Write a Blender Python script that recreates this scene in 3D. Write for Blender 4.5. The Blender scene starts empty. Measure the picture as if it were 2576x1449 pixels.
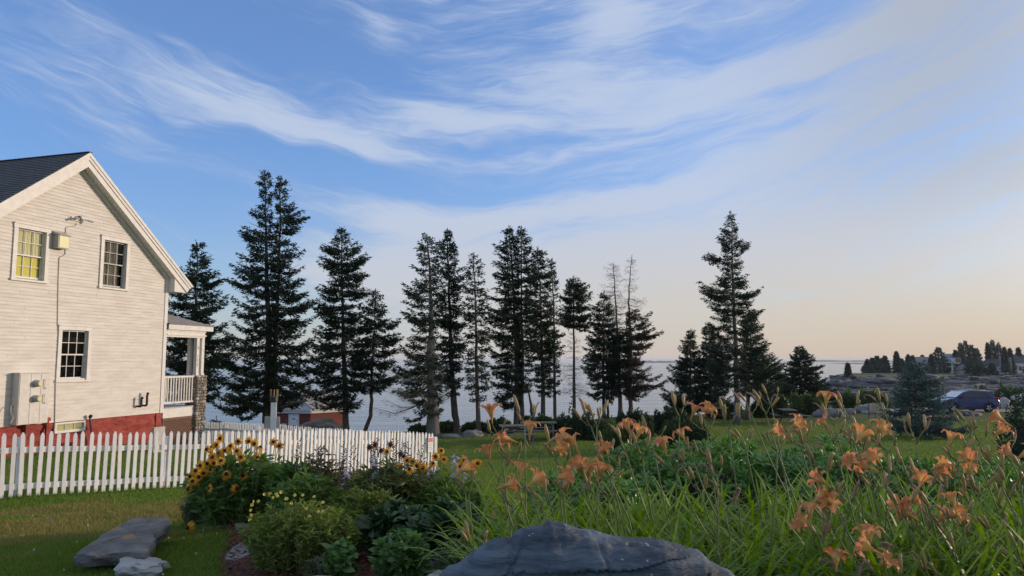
import bpy, math, random
import numpy as np
from mathutils import Vector, Matrix, Euler
from math import sin, cos, pi, radians, sqrt, atan2

SC = bpy.context.scene
COL = SC.collection
random.seed(7)
RNG = np.random.default_rng(11)

# ------------------------------------------------------------------ camera, sky, sun, exposure
PITCH = math.atan(72.0 / 739.6)
FPX = 739.6
cam = bpy.data.cameras.new("camera")
cam.sensor_width = 36.0
cam.lens = 26.0
cam.clip_start = 0.05
cam.clip_end = 60000.0
cam_o = bpy.data.objects.new("camera", cam)
COL.objects.link(cam_o)
cam_o.location = (0, 0, 0)                       # heights below are measured from the eye
cam_o.rotation_euler = (pi / 2 + PITCH, 0, 0)
SC.camera = cam_o

SUN_EL = radians(9.0)
SUN_AZ = radians(72.0)                           # clockwise from the view direction
sun_dir = Vector((sin(SUN_AZ) * cos(SUN_EL), cos(SUN_AZ) * cos(SUN_EL), sin(SUN_EL)))
sun = bpy.data.lights.new("sun", 'SUN')
sun.energy = 2.35
sun.angle = radians(1.5)
sun.color = (1.0, 0.76, 0.56)
sun_o = bpy.data.objects.new("sun", sun)
COL.objects.link(sun_o)
sun_o.rotation_euler = sun_dir.to_track_quat('Z', 'Y').to_euler()

SC.view_settings.view_transform = 'Standard'
SC.view_settings.look = 'None'
SC.view_settings.gamma = 1.0
SC.view_settings.exposure = 0.38
SC.view_settings.use_curve_mapping = False
SC.cycles.max_bounces = 6
SC.cycles.transparent_max_bounces = 8
SC.cycles.caustics_reflective = False
SC.cycles.caustics_refractive = False


class NT:
    """small helper for writing node trees as expressions"""
    def __init__(s, tree):
        s.t = tree
        s.n = tree.nodes
        s.l = tree.links

    def new(s, typ, **kw):
        nd = s.n.new(typ)
        for k, v in kw.items():
            setattr(nd, k, v)
        return nd

    def put(s, sock, v):
        if hasattr(v, 'is_output'):
            s.l.new(v, sock)
        else:
            sock.default_value = v

    def m(s, op, a, b=0.0, c=0.0, clamp=False):
        nd = s.new('ShaderNodeMath', operation=op)
        nd.use_clamp = clamp
        s.put(nd.inputs[0], a)
        s.put(nd.inputs[1], b)
        s.put(nd.inputs[2], c)
        return nd.outputs[0]

    def vec(s, x, y, z=0.0):
        nd = s.new('ShaderNodeCombineXYZ')
        for i, v in enumerate((x, y, z)):
            s.put(nd.inputs[i], v)
        return nd.outputs[0]

    def noise(s, v, scale, detail=4.0, rough=0.55, dist=0.0, lac=2.0):
        nd = s.new('ShaderNodeTexNoise')
        s.put(nd.inputs['Vector'], v)
        s.put(nd.inputs['Scale'], scale)
        s.put(nd.inputs['Detail'], detail)
        s.put(nd.inputs['Roughness'], rough)
        s.put(nd.inputs['Distortion'], dist)
        s.put(nd.inputs['Lacunarity'], lac)
        return nd.outputs[0]

    def mix(s, f, a, b):
        nd = s.new('ShaderNodeMix', data_type='RGBA')
        s.put(nd.inputs[0], f)
        s.put(nd.inputs[6], a if hasattr(a, 'is_output') else (*a[:3], 1))
        s.put(nd.inputs[7], b if hasattr(b, 'is_output') else (*b[:3], 1))
        return nd.outputs[2]

    def sstep(s, x, lo, hi, a=0.0, b=1.0):
        nd = s.new('ShaderNodeMapRange', interpolation_type='SMOOTHSTEP')
        s.put(nd.inputs[0], x)
        for i, v in enumerate((lo, hi, a, b)):
            s.put(nd.inputs[i + 1], v)
        return nd.outputs[0]

    def gauss(s, x, cx, sx, y, cy, sy):
        a = s.m('DIVIDE', s.m('SUBTRACT', x, cx), sx)
        b = s.m('DIVIDE', s.m('SUBTRACT', y, cy), sy)
        q = s.m('ADD', s.m('MULTIPLY', a, a), s.m('MULTIPLY', b, b))
        return s.m('EXPONENT', s.m('MULTIPLY', q, -1.0))


def az_of(U):
    return math.atan((U / 2.5156 - 512) / 739.6)


def el_of(V):
    return (905 - V) / 2.5156 / 739.6


def build_world():
    w = bpy.data.worlds.new("World")
    SC.world = w
    w.use_nodes = True
    t = NT(w.node_tree)
    t.n.clear()
    out = t.new('ShaderNodeOutputWorld')
    tc = t.new('ShaderNodeTexCoord')
    sep = t.new('ShaderNodeSeparateXYZ')
    t.l.new(tc.outputs['Generated'], sep.inputs[0])
    X, Y, Z = sep.outputs
    az = t.m('ARCTAN2', X, Y)
    el = t.m('ARCSINE', Z)
    sky = t.new('ShaderNodeTexSky', sky_type='NISHITA')
    sky.sun_disc = False
    sky.sun_elevation = SUN_EL
    sky.sun_rotation = SUN_AZ
    sky.altitude = 0
    sky.air_density = 1.0
    sky.dust_density = 0.6
    sky.ozone_density = 2.5
    gain = t.new('ShaderNodeMix', data_type='RGBA', blend_type='MULTIPLY')
    gain.inputs[0].default_value = 1.0
    t.l.new(sky.outputs[0], gain.inputs[6])
    gain.inputs[7].default_value = SKY_GAIN
    b1 = t.new('ShaderNodeBackground')
    t.l.new(gain.outputs[2], b1.inputs[0])
    b1.inputs[1].default_value = SKY_STR
    # cirrus: fibres follow arcs that sag in the middle of the view
    g = t.m('ADD', t.m('MULTIPLY', az, 0.02), t.m('MULTIPLY', t.m('MULTIPLY', az, az), 0.33))
    wv = t.m('SUBTRACT', el, g)
    warp = t.m('SUBTRACT', t.noise(t.vec(t.m('MULTIPLY', az, 3.0), t.m('MULTIPLY', wv, 7.0), 3.1), 1.0, 3.0), 0.5)
    w2 = t.m('ADD', wv, t.m('MULTIPLY', warp, 0.11))
    big = t.noise(t.vec(t.m('MULTIPLY', az, 2.6), t.m('MULTIPLY', w2, 13.0), 0.7), 1.0, 5.0, 0.55, 0.4)
    mid = t.noise(t.vec(t.m('MULTIPLY', az, 7.0), t.m('MULTIPLY', w2, 42.0), 5.2), 1.0, 5.0, 0.6, 0.5)
    fib = t.noise(t.vec(t.m('MULTIPLY', az, 16.0), t.m('MULTIPLY', w2, 150.0), 9.2), 1.0, 4.0, 0.65, 0.6)
    n = t.m('ADD', t.m('ADD', t.m('MULTIPLY', big, 0.40), t.m('MULTIPLY', mid, 0.39)), t.m('MULTIPLY', fib, 0.21))
    # where cloud lies thick or thin
    cov = t.m('ADD', t.m('MULTIPLY', t.m('SINE', az), 0.09), CLOUD_BASE)
    cov = t.m('ADD', cov, t.sstep(el, 0.44, 0.72, 0.0, 0.50))  # extra unseen cloud overhead, added to lift the ambient light
    cov = t.m('ADD', cov, t.m('MULTIPLY', t.sstep(el, 0.0, 0.26, 1.0, 0.0), t.sstep(az, -0.35, 0.12, 0.0, 0.11)))
    for (U, V, sa, sw, amp) in CLOUD_BLOBS:
        ca, ce = az_of(U), el_of(V)
        cw = ce - (0.02 * ca + 0.33 * ca * ca)
        cov = t.m('ADD', cov, t.m('MULTIPLY', t.gauss(az, ca, sa, w2, cw, sw), amp))
    cov = t.m('MAXIMUM', t.m('MINIMUM', cov, 0.6), -0.35)
    dens = t.sstep(t.m('ADD', n, cov), 0.43, 0.82)
    floor = t.sstep(az, -0.1, 0.5, 0.22, 0.38)
    dens = t.m('ADD', t.m('MULTIPLY', dens, t.m('SUBTRACT', 0.86, floor)), floor)
    # cloud colour: lilac white high up, cream towards the low sun and the horizon
    warm = t.m('MULTIPLY', t.sstep(el, 0.0, 0.27, 1.0, 0.0), t.sstep(az, -0.45, 0.40, 0.35, 1.0))
    ccol = t.mix(t.sstep(dens, 0.15, 0.8), CL_THIN, CL_HIGH)
    ccol = t.mix(t.m('MULTIPLY', t.sstep(az, 0.22, 0.62), t.sstep(el, 0.06, 0.24)), ccol, CL_GREY)
    ccol = t.mix(warm, ccol, CL_LOW)
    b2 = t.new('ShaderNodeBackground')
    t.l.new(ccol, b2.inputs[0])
    # cloud brightened around the out-of-frame low sun, added for soft light from the right
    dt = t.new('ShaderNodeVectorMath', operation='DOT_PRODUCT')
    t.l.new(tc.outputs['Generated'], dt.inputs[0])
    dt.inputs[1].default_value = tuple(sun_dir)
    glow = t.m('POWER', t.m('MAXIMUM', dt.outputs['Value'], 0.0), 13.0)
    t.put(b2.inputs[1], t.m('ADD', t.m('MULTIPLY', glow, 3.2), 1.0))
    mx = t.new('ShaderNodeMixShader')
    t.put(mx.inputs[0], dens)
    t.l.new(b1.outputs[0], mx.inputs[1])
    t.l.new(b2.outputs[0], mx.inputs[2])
    # dusty veil low over the sea
    b3 = t.new('ShaderNodeBackground')
    hcol = t.mix(t.sstep(az, -0.2, 0.7), VEIL_L, VEIL_R)
    t.l.new(hcol, b3.inputs[0])
    b3.inputs[1].default_value = 1.0
    mx2 = t.new('ShaderNodeMixShader')
    veil = t.m('MULTIPLY', t.m('EXPONENT', t.m('MULTIPLY', t.m('ABSOLUTE', el), -11.0)), t.sstep(az, -0.9, 0.3, 0.55, 0.95))
    t.put(mx2.inputs[0], veil)
    t.l.new(mx.outputs[0], mx2.inputs[1])
    t.l.new(b3.outputs[0], mx2.inputs[2])
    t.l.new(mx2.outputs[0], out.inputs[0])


SKY_GAIN = (0.76, 1.19, 1.78, 1)
SKY_STR = 0.12
CLOUD_BASE = 0.085
CL_HIGH = (0.42, 0.485, 0.61)
CL_THIN = (0.275, 0.355, 0.545)
CL_GREY = (0.335, 0.345, 0.36)
CL_LOW = (0.545, 0.485, 0.40)
VEIL_L = (0.48, 0.44, 0.43)
VEIL_R = (0.50, 0.385, 0.29)
CLOUD_BLOBS = [
    (600, 330, 0.10, 0.018, 0.186), (800, 365, 0.10, 0.016, 0.155), (300, 290, 0.15, 0.05, 0.100),
    (1090, 310, 0.06, 0.014, 0.198), (1250, 335, 0.09, 0.012, 0.220), (1560, 90, 0.05, 0.03, 0.220),
    (950, 110, 0.03, 0.03, 0.120), (1450, 250, 0.14, 0.03, 0.140),
    (1830, 215, 0.09, 0.02, 0.200), (2150, 190, 0.20, 0.030, 0.170), (2380, 120, 0.10, 0.02, 0.120), (2350, 330, 0.2, 0.05, 0.080),
    (1500, 525, 0.25, 0.016, 0.280), (1100, 555, 0.10, 0.02, 0.220), (980, 640, 0.06, 0.02, 0.120), (560, 250, 0.12, 0.02, 0.120), (900, 400, 0.1, 0.01, 0.160), (1250, 405, 0.16, 0.008, 0.160), (1700, 300, 0.16, 0.014, 0.160), (1700, 650, 0.15, 0.04, 0.200),
    (1300, 700, 0.3, 0.05, 0.220), (850, 690, 0.08, 0.03, 0.140), (2200, 640, 0.25, 0.04, 0.140),
    (450, 560, 0.22, 0.07, -0.160), (800, 450, 0.15, 0.03, -0.160), (700, 190, 0.28, 0.05, -0.120),
    (1250, 430, 0.12, 0.025, -0.100), (1950, 130, 0.16, 0.03, -0.160), (1200, 200, 0.16, 0.04, -0.050),
    (30, 80, 0.2, 0.1, -0.100),
]
build_world()


# ------------------------------------------------------------------ helpers
def W(U, V, d):
    """point at distance d ahead that a 2576 px wide picture shows at (U, V)"""
    a = (U / 2.5156 - 512) / FPX
    b = (288 - V / 2.5156) / FPX
    v = Vector((a, cos(PITCH) - b * sin(PITCH), sin(PITCH) + b * cos(PITCH)))
    return v * (d / v.y)


def Wd(U, d):
    return (U / 2.5156 - 512) / FPX * d


def link(o, parent=None):
    COL.objects.link(o)
    if parent is not None:
        o.parent = parent
    return o


def tag(o, label=None, cat=None, group=None, kind=None):
    if label: o['label'] = label
    if cat: o['category'] = cat
    if group: o['group'] = group
    if kind: o['kind'] = kind
    return o


def thing(name, label, cat, loc=(0, 0, 0), rz=0.0, group=None):
    o = bpy.data.objects.new(name, None)
    o.empty_display_size = 0.1
    COL.objects.link(o)
    o.location = loc
    o.rotation_euler = (0, 0, rz)
    return tag(o, label, cat, group)


def inst(name, mesh, parent, loc=(0, 0, 0), rot=(0, 0, 0), scale=1.0):
    o = bpy.data.objects.new(name, mesh)
    COL.objects.link(o)
    o.parent = parent
    o.location = loc
    o.rotation_euler = rot
    o.scale = (scale, scale, scale) if not hasattr(scale, '__len__') else scale
    return o


def np_mesh(name, V, F, mat=None, smooth=False):
    """F is an (n,3) or (n,4) array"""
    V = np.ascontiguousarray(V, dtype=np.float32).reshape(-1, 3)
    F = np.ascontiguousarray(F, dtype=np.int32)
    k = F.shape[1]
    me = bpy.data.meshes.new(name)
    me.vertices.add(len(V))
    me.vertices.foreach_set('co', V.ravel())
    me.loops.add(F.size)
    me.loops.foreach_set('vertex_index', F.ravel())
    me.polygons.add(len(F))
    me.polygons.foreach_set('loop_start', np.arange(0, F.size, k, dtype=np.int32))
    try:
        me.polygons.foreach_set('loop_total', np.full(len(F), k, dtype=np.int32))
    except Exception:
        pass
    if smooth:
        me.polygons.foreach_set('use_smooth', np.ones(len(F), dtype=bool))
    me.update(calc_edges=True)
    if mat: me.materials.append(mat)
    return me


class MB:
    def __init__(s):
        s.v = []
        s.f = []

    def add(s, V, F):
        o = len(s.v)
        s.v.extend([tuple(p) for p in V])
        s.f.extend([tuple(i + o for i in f) for f in F])
        return s

    def box(s, x0, x1, y0, y1, z0, z1, M=None):
        V = [(x, y, z) for z in (z0, z1) for y in (y0, y1) for x in (x0, x1)]
        if M is not None: V = [M @ Vector(p) for p in V]
        return s.add(V, [(0, 2, 3, 1), (4, 5, 7, 6), (0, 1, 5, 4), (2, 6, 7, 3), (0, 4, 6, 2), (1, 3, 7, 5)])

    def bar(s, a, b, w, h, up=(0, 0, 1)):
        """box beam from a to b, w wide, h high"""
        a = Vector(a); b = Vector(b)
        d = (b - a); L = d.length; d.normalize()
        sd = d.cross(Vector(up)).normalized()
        u = sd.cross(d)
        M = Matrix((( *sd, ), ( *d, ), ( *u, ))).transposed().to_4x4()
        M.translation = a
        return s.box(-w / 2, w / 2, 0, L, -h / 2, h / 2, M)

    def prism(s, poly, y0, y1, M=None):
        """poly in x,z extruded along y"""
        n = len(poly)
        V = [(p[0], y0, p[1]) for p in poly] + [(p[0], y1, p[1]) for p in poly]
        if M is not None: V = [M @ Vector(p) for p in V]
        F = [tuple(range(n - 1, -1, -1)), tuple(range(n, 2 * n))]
        F = [tuple(range(n)), tuple(range(2 * n - 1, n - 1, -1))]
        for i in range(n):
            j = (i + 1) % n
            F.append((i, i + n, j + n, j))
        return s.add(V, F)

    def tube(s, pts, rad, n=6, cap=True):
        pts = [Vector(p) for p in pts]
        m = len(pts)
        if not hasattr(rad, '__len__'): rad = [rad] * m
        V = []
        ref = Vector((0.31, 0.2, 0.93))
        for i, p in enumerate(pts):
            d = (pts[min(i + 1, m - 1)] - pts[max(i - 1, 0)])
            if d.length < 1e-9: d = Vector((0, 0, 1))
            d.normalize()
            a = d.cross(ref)
            if a.length < 1e-3: a = d.cross(Vector((1, 0, 0)))
            a.normalize()
            b = d.cross(a)
            for k in range(n):
                t = 2 * pi * k / n
                V.append(p + (a * cos(t) + b * sin(t)) * rad[i])
        F = []
        for i in range(m - 1):
            for k in range(n):
                k2 = (k + 1) % n
                F.append((i * n + k, i * n + k2, (i + 1) * n + k2, (i + 1) * n + k))
        if cap:
            F.append(tuple(range(n - 1, -1, -1)))
            F.append(tuple((m - 1) * n + k for k in range(n)))
        return s.add(V, F)

    def lathe(s, prof, n=12, M=None):
        """prof: (r, z)"""
        V = []
        for r, z in prof:
            for k in range(n):
                t = 2 * pi * k / n
                V.append((r * cos(t), r * sin(t), z))
        if M is not None: V = [M @ Vector(p) for p in V]
        F = []
        for i in range(len(prof) - 1):
            for k in range(n):
                k2 = (k + 1) % n
                F.append((i * n + k, i * n + k2, (i + 1) * n + k2, (i + 1) * n + k))
        F.append(tuple(range(n - 1, -1, -1)))
        F.append(tuple((len(prof) - 1) * n + k for k in range(n)))
        return s.add(V, F)

    def mesh(s, name, mat=None, smooth=False):
        me = bpy.data.meshes.new(name)
        me.from_pydata(s.v, [], s.f)
        if smooth:
            me.polygons.foreach_set('use_smooth', [True] * len(me.polygons))
        me.update()
        if mat: me.materials.append(mat)
        return me

    def build(s, name, mat=None, parent=None, smooth=False, loc=None):
        o = bpy.data.objects.new(name, s.mesh(name, mat, smooth))
        link(o, parent)
        if loc is not None: o.location = loc
        return o


def rot_to(v, roll=0.0):
    """euler that turns local +Z to v"""
    q = Vector(v).to_track_quat('Z', 'Y')
    return (q.to_matrix() @ Matrix.Rotation(roll, 3, 'Z')).to_euler()


# numpy lattice noise
def _h(ix, iy, iz):
    n = (ix * 374761393 + iy * 668265263 + iz * 2147483647) & 0xFFFFFFFF
    n = ((n ^ (n >> 13)) * 1274126177) & 0xFFFFFFFF
    return ((n ^ (n >> 16)) & 0xFFFF) / 65535.0


def vnoise(x, y, z):
    x, y, z = np.broadcast_arrays(np.asarray(x, float), np.asarray(y, float), np.asarray(z, float))
    xi, yi, zi = (np.floor(a).astype(np.int64) for a in (x, y, z))
    xf, yf, zf = x - xi, y - yi, z - zi
    u, v, w = (a * a * (3 - 2 * a) for a in (xf, yf, zf))
    r = 0
    for dx in (0, 1):
        for dy in (0, 1):
            for dz in (0, 1):
                wt = (u if dx else 1 - u) * (v if dy else 1 - v) * (w if dz else 1 - w)
                r = r + wt * _h(xi + dx, yi + dy, zi + dz)
    return r * 2 - 1


def fbm(x, y, z=0.0, oct=4, lac=2.1, g=0.5):
    r = 0; a = 1.0; f = 1.0
    for i in range(oct):
        r = r + a * vnoise(np.asarray(x) * f + 17.3 * i, np.asarray(y) * f - 9.1 * i, np.asarray(z) * f + 4.7 * i)
        a *= g; f *= lac
    return r


# ------------------------------------------------------------------ materials
MATS = {}


def pmat(name, c1, c2=None, scale=3.0, rough=0.7, bump=0.0, bscale=None, bdist=0.02, metal=0.0, spec=0.4,
         trans=0.0, island=0.0, detail=4.0, stretch=(1, 1, 1), c3=None, c3lo=0.6, c3hi=0.7, c3scale=None, coat=0.0, lohi=(0.35, 0.65)):
    """principled material: c1/c2 mixed by noise, optional third colour in blotches, bump, translucency, island variation"""
    m = bpy.data.materials.new(name)
    m.use_nodes = True
    t = NT(m.node_tree)
    p = t.n['Principled BSDF']
    out = t.n['Material Output']
    tc = t.new('ShaderNodeTexCoord')
    mp = t.new('ShaderNodeMapping')
    t.l.new(tc.outputs['Object'], mp.inputs[0])
    mp.inputs['Scale'].default_value = stretch
    vec = mp.outputs[0]
    col = None
    if c2 is not None:
        f = t.sstep(t.noise(vec, scale, detail, 0.6), lohi[0], lohi[1])
        if island:
            geo = t.new('ShaderNodeNewGeometry')
            f = t.m('ADD', t.m('MULTIPLY', f, 1 - island), t.m('MULTIPLY', geo.outputs['Random Per Island'], island), clamp=True)
        col = t.mix(f, c1, c2)
        if c3 is not None:
            f3 = t.sstep(t.noise(vec, c3scale or scale * 2.3, 5.0, 0.6), c3lo, c3hi)
            col = t.mix(f3, col, c3)
        t.l.new(col, p.inputs['Base Color'])
    else:
        p.inputs['Base Color'].default_value = (*c1, 1)
    p.inputs['Roughness'].default_value = rough
    p.inputs['Metallic'].default_value = metal
    p.inputs['Specular IOR Level'].default_value = spec
    if coat:
        p.inputs['Coat Weight'].default_value = coat
        p.inputs['Coat Roughness'].default_value = 0.05
    if bump:
        b = t.new('ShaderNodeBump')
        b.inputs['Strength'].default_value = bump
        b.inputs['Distance'].default_value = bdist
        t.put(b.inputs['Height'], t.noise(vec, bscale or scale * 4, 5.0, 0.65))
        t.l.new(b.outputs[0], p.inputs['Normal'])
    if trans:
        tr = t.new('ShaderNodeBsdfTranslucent')
        if col is not None:
            hs = t.new('ShaderNodeHueSaturation')
            hs.inputs['Saturation'].default_value = 1.15
            hs.inputs['Value'].default_value = 1.5
            t.l.new(col, hs.inputs['Color'])
            t.l.new(hs.outputs[0], tr.inputs[0])
        else:
            tr.inputs[0].default_value = (*c1, 1)
        mx = t.new('ShaderNodeMixShader')
        mx.inputs[0].default_value = trans
        t.l.new(p.outputs[0], mx.inputs[1])
        t.l.new(tr.outputs[0], mx.inputs[2])
        t.l.new(mx.outputs[0], out.inputs[0])
    MATS[name] = m
    return m


M_white = pmat('painted_wood', (0.68, 0.665, 0.64), (0.60, 0.585, 0.565), 6, 0.55, 0.15, 60, 0.004, c3=(0.48, 0.46, 0.43), c3lo=0.70, c3hi=0.80, c3scale=18)
M_board = pmat('clapboard_paint', (0.63, 0.60, 0.555), (0.53, 0.505, 0.465), 1.3, 0.6, 0.2, 30, 0.004, stretch=(1, 1, 6), c3=(0.38, 0.36, 0.33), c3lo=0.66, c3hi=0.76, c3scale=7)
M_fence = pmat('fence_paint', (0.80, 0.795, 0.79), (0.72, 0.715, 0.71), 5, 0.5, 0.1, 60, 0.003, c3=(0.5, 0.47, 0.42), c3lo=0.74, c3hi=0.84, c3scale=13)
M_shingle = pmat('asphalt_shingle', (0.06, 0.065, 0.075), (0.115, 0.12, 0.13), 8, 0.85, 0.4, 120, 0.004, c3=(0.19, 0.19, 0.2), c3lo=0.60, c3hi=0.72, c3scale=150, island=0.6)
M_porch_shingle = pmat('porch_shingle', (0.19, 0.19, 0.195), (0.28, 0.275, 0.27), 5, 0.85, 0.4, 120, 0.004, c3=(0.36, 0.22, 0.08), c3lo=0.60, c3hi=0.70, c3scale=2.2, island=0.5)
M_red = pmat('red_foundation', (0.25, 0.036, 0.028), (0.36, 0.066, 0.05), 2.2, 0.75, 0.9, 7, 0.05, c3=(0.10, 0.016, 0.014), c3lo=0.58, c3hi=0.68, stretch=(1, 1, 2.6))
M_dark = pmat('dark_interior', (0.01, 0.011, 0.013), rough=0.9)  # near-black stands in for missing light indoors and under the porch
M_black = pmat('black_iron', (0.016, 0.016, 0.017), (0.03, 0.03, 0.03), 20, 0.5, 0.1)
M_grey_metal = pmat('grey_painted_metal', (0.42, 0.41, 0.40), (0.36, 0.35, 0.34), 5, 0.5, 0.1, 30, 0.003)
M_offwhite = pmat('cabinet_paint', (0.60, 0.58, 0.55), (0.52, 0.5, 0.475), 6, 0.5, 0.1, 20, 0.002)
M_curtain = pmat('curtain_cloth', (0.84, 0.74, 0.36), (0.72, 0.62, 0.3), 9, 0.9, stretch=(6, 1, 1))
M_curtain_dim = pmat('dim_curtain_cloth', (0.22, 0.19, 0.14), (0.13, 0.115, 0.085), 5, 0.9, stretch=(6, 1, 1))
M_blind = pmat('blind_reflection_yellow', (0.92, 0.76, 0.10), (0.86, 0.68, 0.08), 3, 0.8)  # sunset reflected in the panes is put into this yellow
M_vent = pmat('vent_panel', (0.80, 0.78, 0.50), (0.74, 0.71, 0.42), 3, 0.6)
M_lattice = pmat('brown_lattice', (0.15, 0.075, 0.05), (0.2, 0.10, 0.07), 8, 0.7, 0.2, 40, 0.003)
M_stone = [pmat('cobble_tan', (0.33, 0.29, 0.24), (0.24, 0.21, 0.18), 9, 0.8, 0.3, 40, 0.006),
           pmat('cobble_grey', (0.24, 0.235, 0.225), (0.16, 0.16, 0.155), 9, 0.8, 0.3, 40, 0.006),
           pmat('cobble_brown', (0.19, 0.145, 0.11), (0.25, 0.2, 0.15), 9, 0.8, 0.3, 40, 0.006),
           pmat('cobble_pale', (0.46, 0.44, 0.40), (0.36, 0.34, 0.31), 9, 0.8, 0.3, 40, 0.006)]
M_mortar = pmat('mortar', (0.10, 0.092, 0.082), (0.07, 0.065, 0.06), 20, 0.95)


def glass_mat(name='window_glass', k=0.7):
    m = bpy.data.materials.new(name)
    m.use_nodes = True
    t = NT(m.node_tree)
    t.n.remove(t.n['Principled BSDF'])
    out = t.n['Material Output']
    tr = t.new('ShaderNodeBsdfTransparent')
    tr.inputs[0].default_value = (0.88, 0.9, 0.9, 1)
    gl = t.new('ShaderNodeBsdfGlossy')
    gl.inputs['Roughness'].default_value = 0.03
    fr = t.new('ShaderNodeFresnel')
    fr.inputs[0].default_value = 1.5
    mx = t.new('ShaderNodeMixShader')
    geo = t.new('ShaderNodeNewGeometry')
    t.put(mx.inputs[0], t.m('MULTIPLY', t.m('MULTIPLY', fr.outputs[0], k), t.m('SUBTRACT', 1.0, geo.outputs['Backfacing'])))
    t.l.new(tr.outputs[0], mx.inputs[1])
    t.l.new(gl.outputs[0], mx.inputs[2])
    t.l.new(mx.outputs[0], out.inputs[0])
    return m


M_glass = glass_mat()
M_glass_dull = glass_mat('weak_reflection_glass', 0.22)  # same glass, reflection turned down so these panes stay dark

# ------------------------------------------------------------------ ground
CTRL = np.array([
    (-4, 3, -1.62), (0, 3, -1.52), (3, 3.6, -1.48), (6, 4, -1.45), (0, 5.5, -1.62), (-3.5, 5.7, -1.66), (-8, 6, -1.8), (-2, 7.8, -1.64),
    (2, 7, -1.58), (8, 8, -1.75), (-12, 9, -2.05), (-5, 9, -1.9),
    (-9.6, 10.6, -2.12), (-7.97, 11.5, -2.15), (-5.6, 14.2, -2.34), (-4.88, 15.2, -2.42), (-2.91, 18.8, -2.785), (-2.14, 19.9, -3.0), (-6.9, 24.4, -3.15), (-9.4, 26.6, -3.27), (-11.9, 28.8, -3.4), (-0.5, 27, -3.4),
    (-11.7, 25, -2.74), (-13.4, 19.4, -2.52), (-16, 26, -2.8), (-20, 16, -2.5), (-9, 20.5, -2.75),
    (-8.8, 31, -3.6), (1.5, 15, -2.55), (8, 17, -2.6), (6, 12, -2.2), (-1, 12, -2.15),
    (5, 25, -3.3), (0, 36, -3.58), (6, 36, -3.58), (12, 36, -3.5), (11, 43, -3.6), (4, 46, -3.62), (24, 44, -3.62),
    (20, 33, -3.42), (28, 33, -3.42), (20, 24, -3.0), (40, 62, -4.1), (30, 60, -4.1), (20, 60, -4.2), (60, 62, -4.0), (60, 20, -2.5), (60, 0, -1.5),
    (-40, 30, -3), (-40, 0, -2), (-20, 45, -4), (0, 44, -3.9), (110, 60, -4), (110, 0, -2), (0, -14, -1.2), (-40, -14, -1.5), (60, -14, -1.2),
    (-60, 50, -4), (90, 75, -4.2), (30, 75, -4.6)], float)


def _tps(r2):
    return r2 * np.log(r2 + 1e-9) * 0.5


def _fit():
    n = len(CTRL)
    P = CTRL[:, :2]
    r2 = ((P[:, None] - P[None]) ** 2).sum(-1)
    K = _tps(r2) + np.eye(n) * 2.0
    A = np.zeros((n + 3, n + 3))
    A[:n, :n] = K
    A[:n, n] = 1; A[:n, n + 1:] = P
    A[n, :n] = 1; A[n + 1:, :n] = P.T
    b = np.zeros(n + 3); b[:n] = CTRL[:, 2]
    return np.linalg.solve(A, b)


_TPS = _fit()


def edge_y(x):
    """where the lawn ends above the shore"""
    x = np.asarray(x, float)
    e = np.interp(x, [-70, -6, 0, 3, 8, 14, 19, 26, 130], [40, 41, 41, 43, 50, 55, 66, 72, 76])
    return e + 1.2 * vnoise(x * 0.35, 0.5, 0.2)


def H(x, y):
    x = np.asarray(x, float); y = np.asarray(y, float)
    shp = np.broadcast(x, y).shape
    xx, yy = (a.ravel() for a in np.broadcast_arrays(x, y))
    out = np.empty(len(xx))
    n = len(CTRL)
    for i in range(0, len(xx), 20000):
        s = slice(i, i + 20000)
        r2 = (xx[s, None] - CTRL[None, :, 0]) ** 2 + (yy[s, None] - CTRL[None, :, 1]) ** 2
        out[s] = _tps(r2) @ _TPS[:n] + _TPS[n] + _TPS[n + 1] * xx[s] + _TPS[n + 2] * yy[s]
    out += 0.03 * vnoise(xx * 0.5, yy * 0.5, 0.3) + 0.012 * vnoise(xx * 1.7, yy * 1.7, 0.9)
    t = np.clip((yy - edge_y(xx)) / 7.0, 0, 1)
    t = t * t * (3 - 2 * t)
    # a lower terrace carries the little brick house, everything else falls into the sea
    terr = np.clip((-1.0 - xx) / 3.0, 0, 1) * np.clip((xx + 26.0) / 4.0, 0, 1)
    low = np.where(yy < 69, -6.5 * terr + -17.0 * (1 - terr), -17.0)
    out = out * (1 - t) + np.minimum(low, out) * t
    return out.reshape(shp)


def Hs(x, y):
    return float(H(np.array([x]), np.array([y]))[0])


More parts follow.
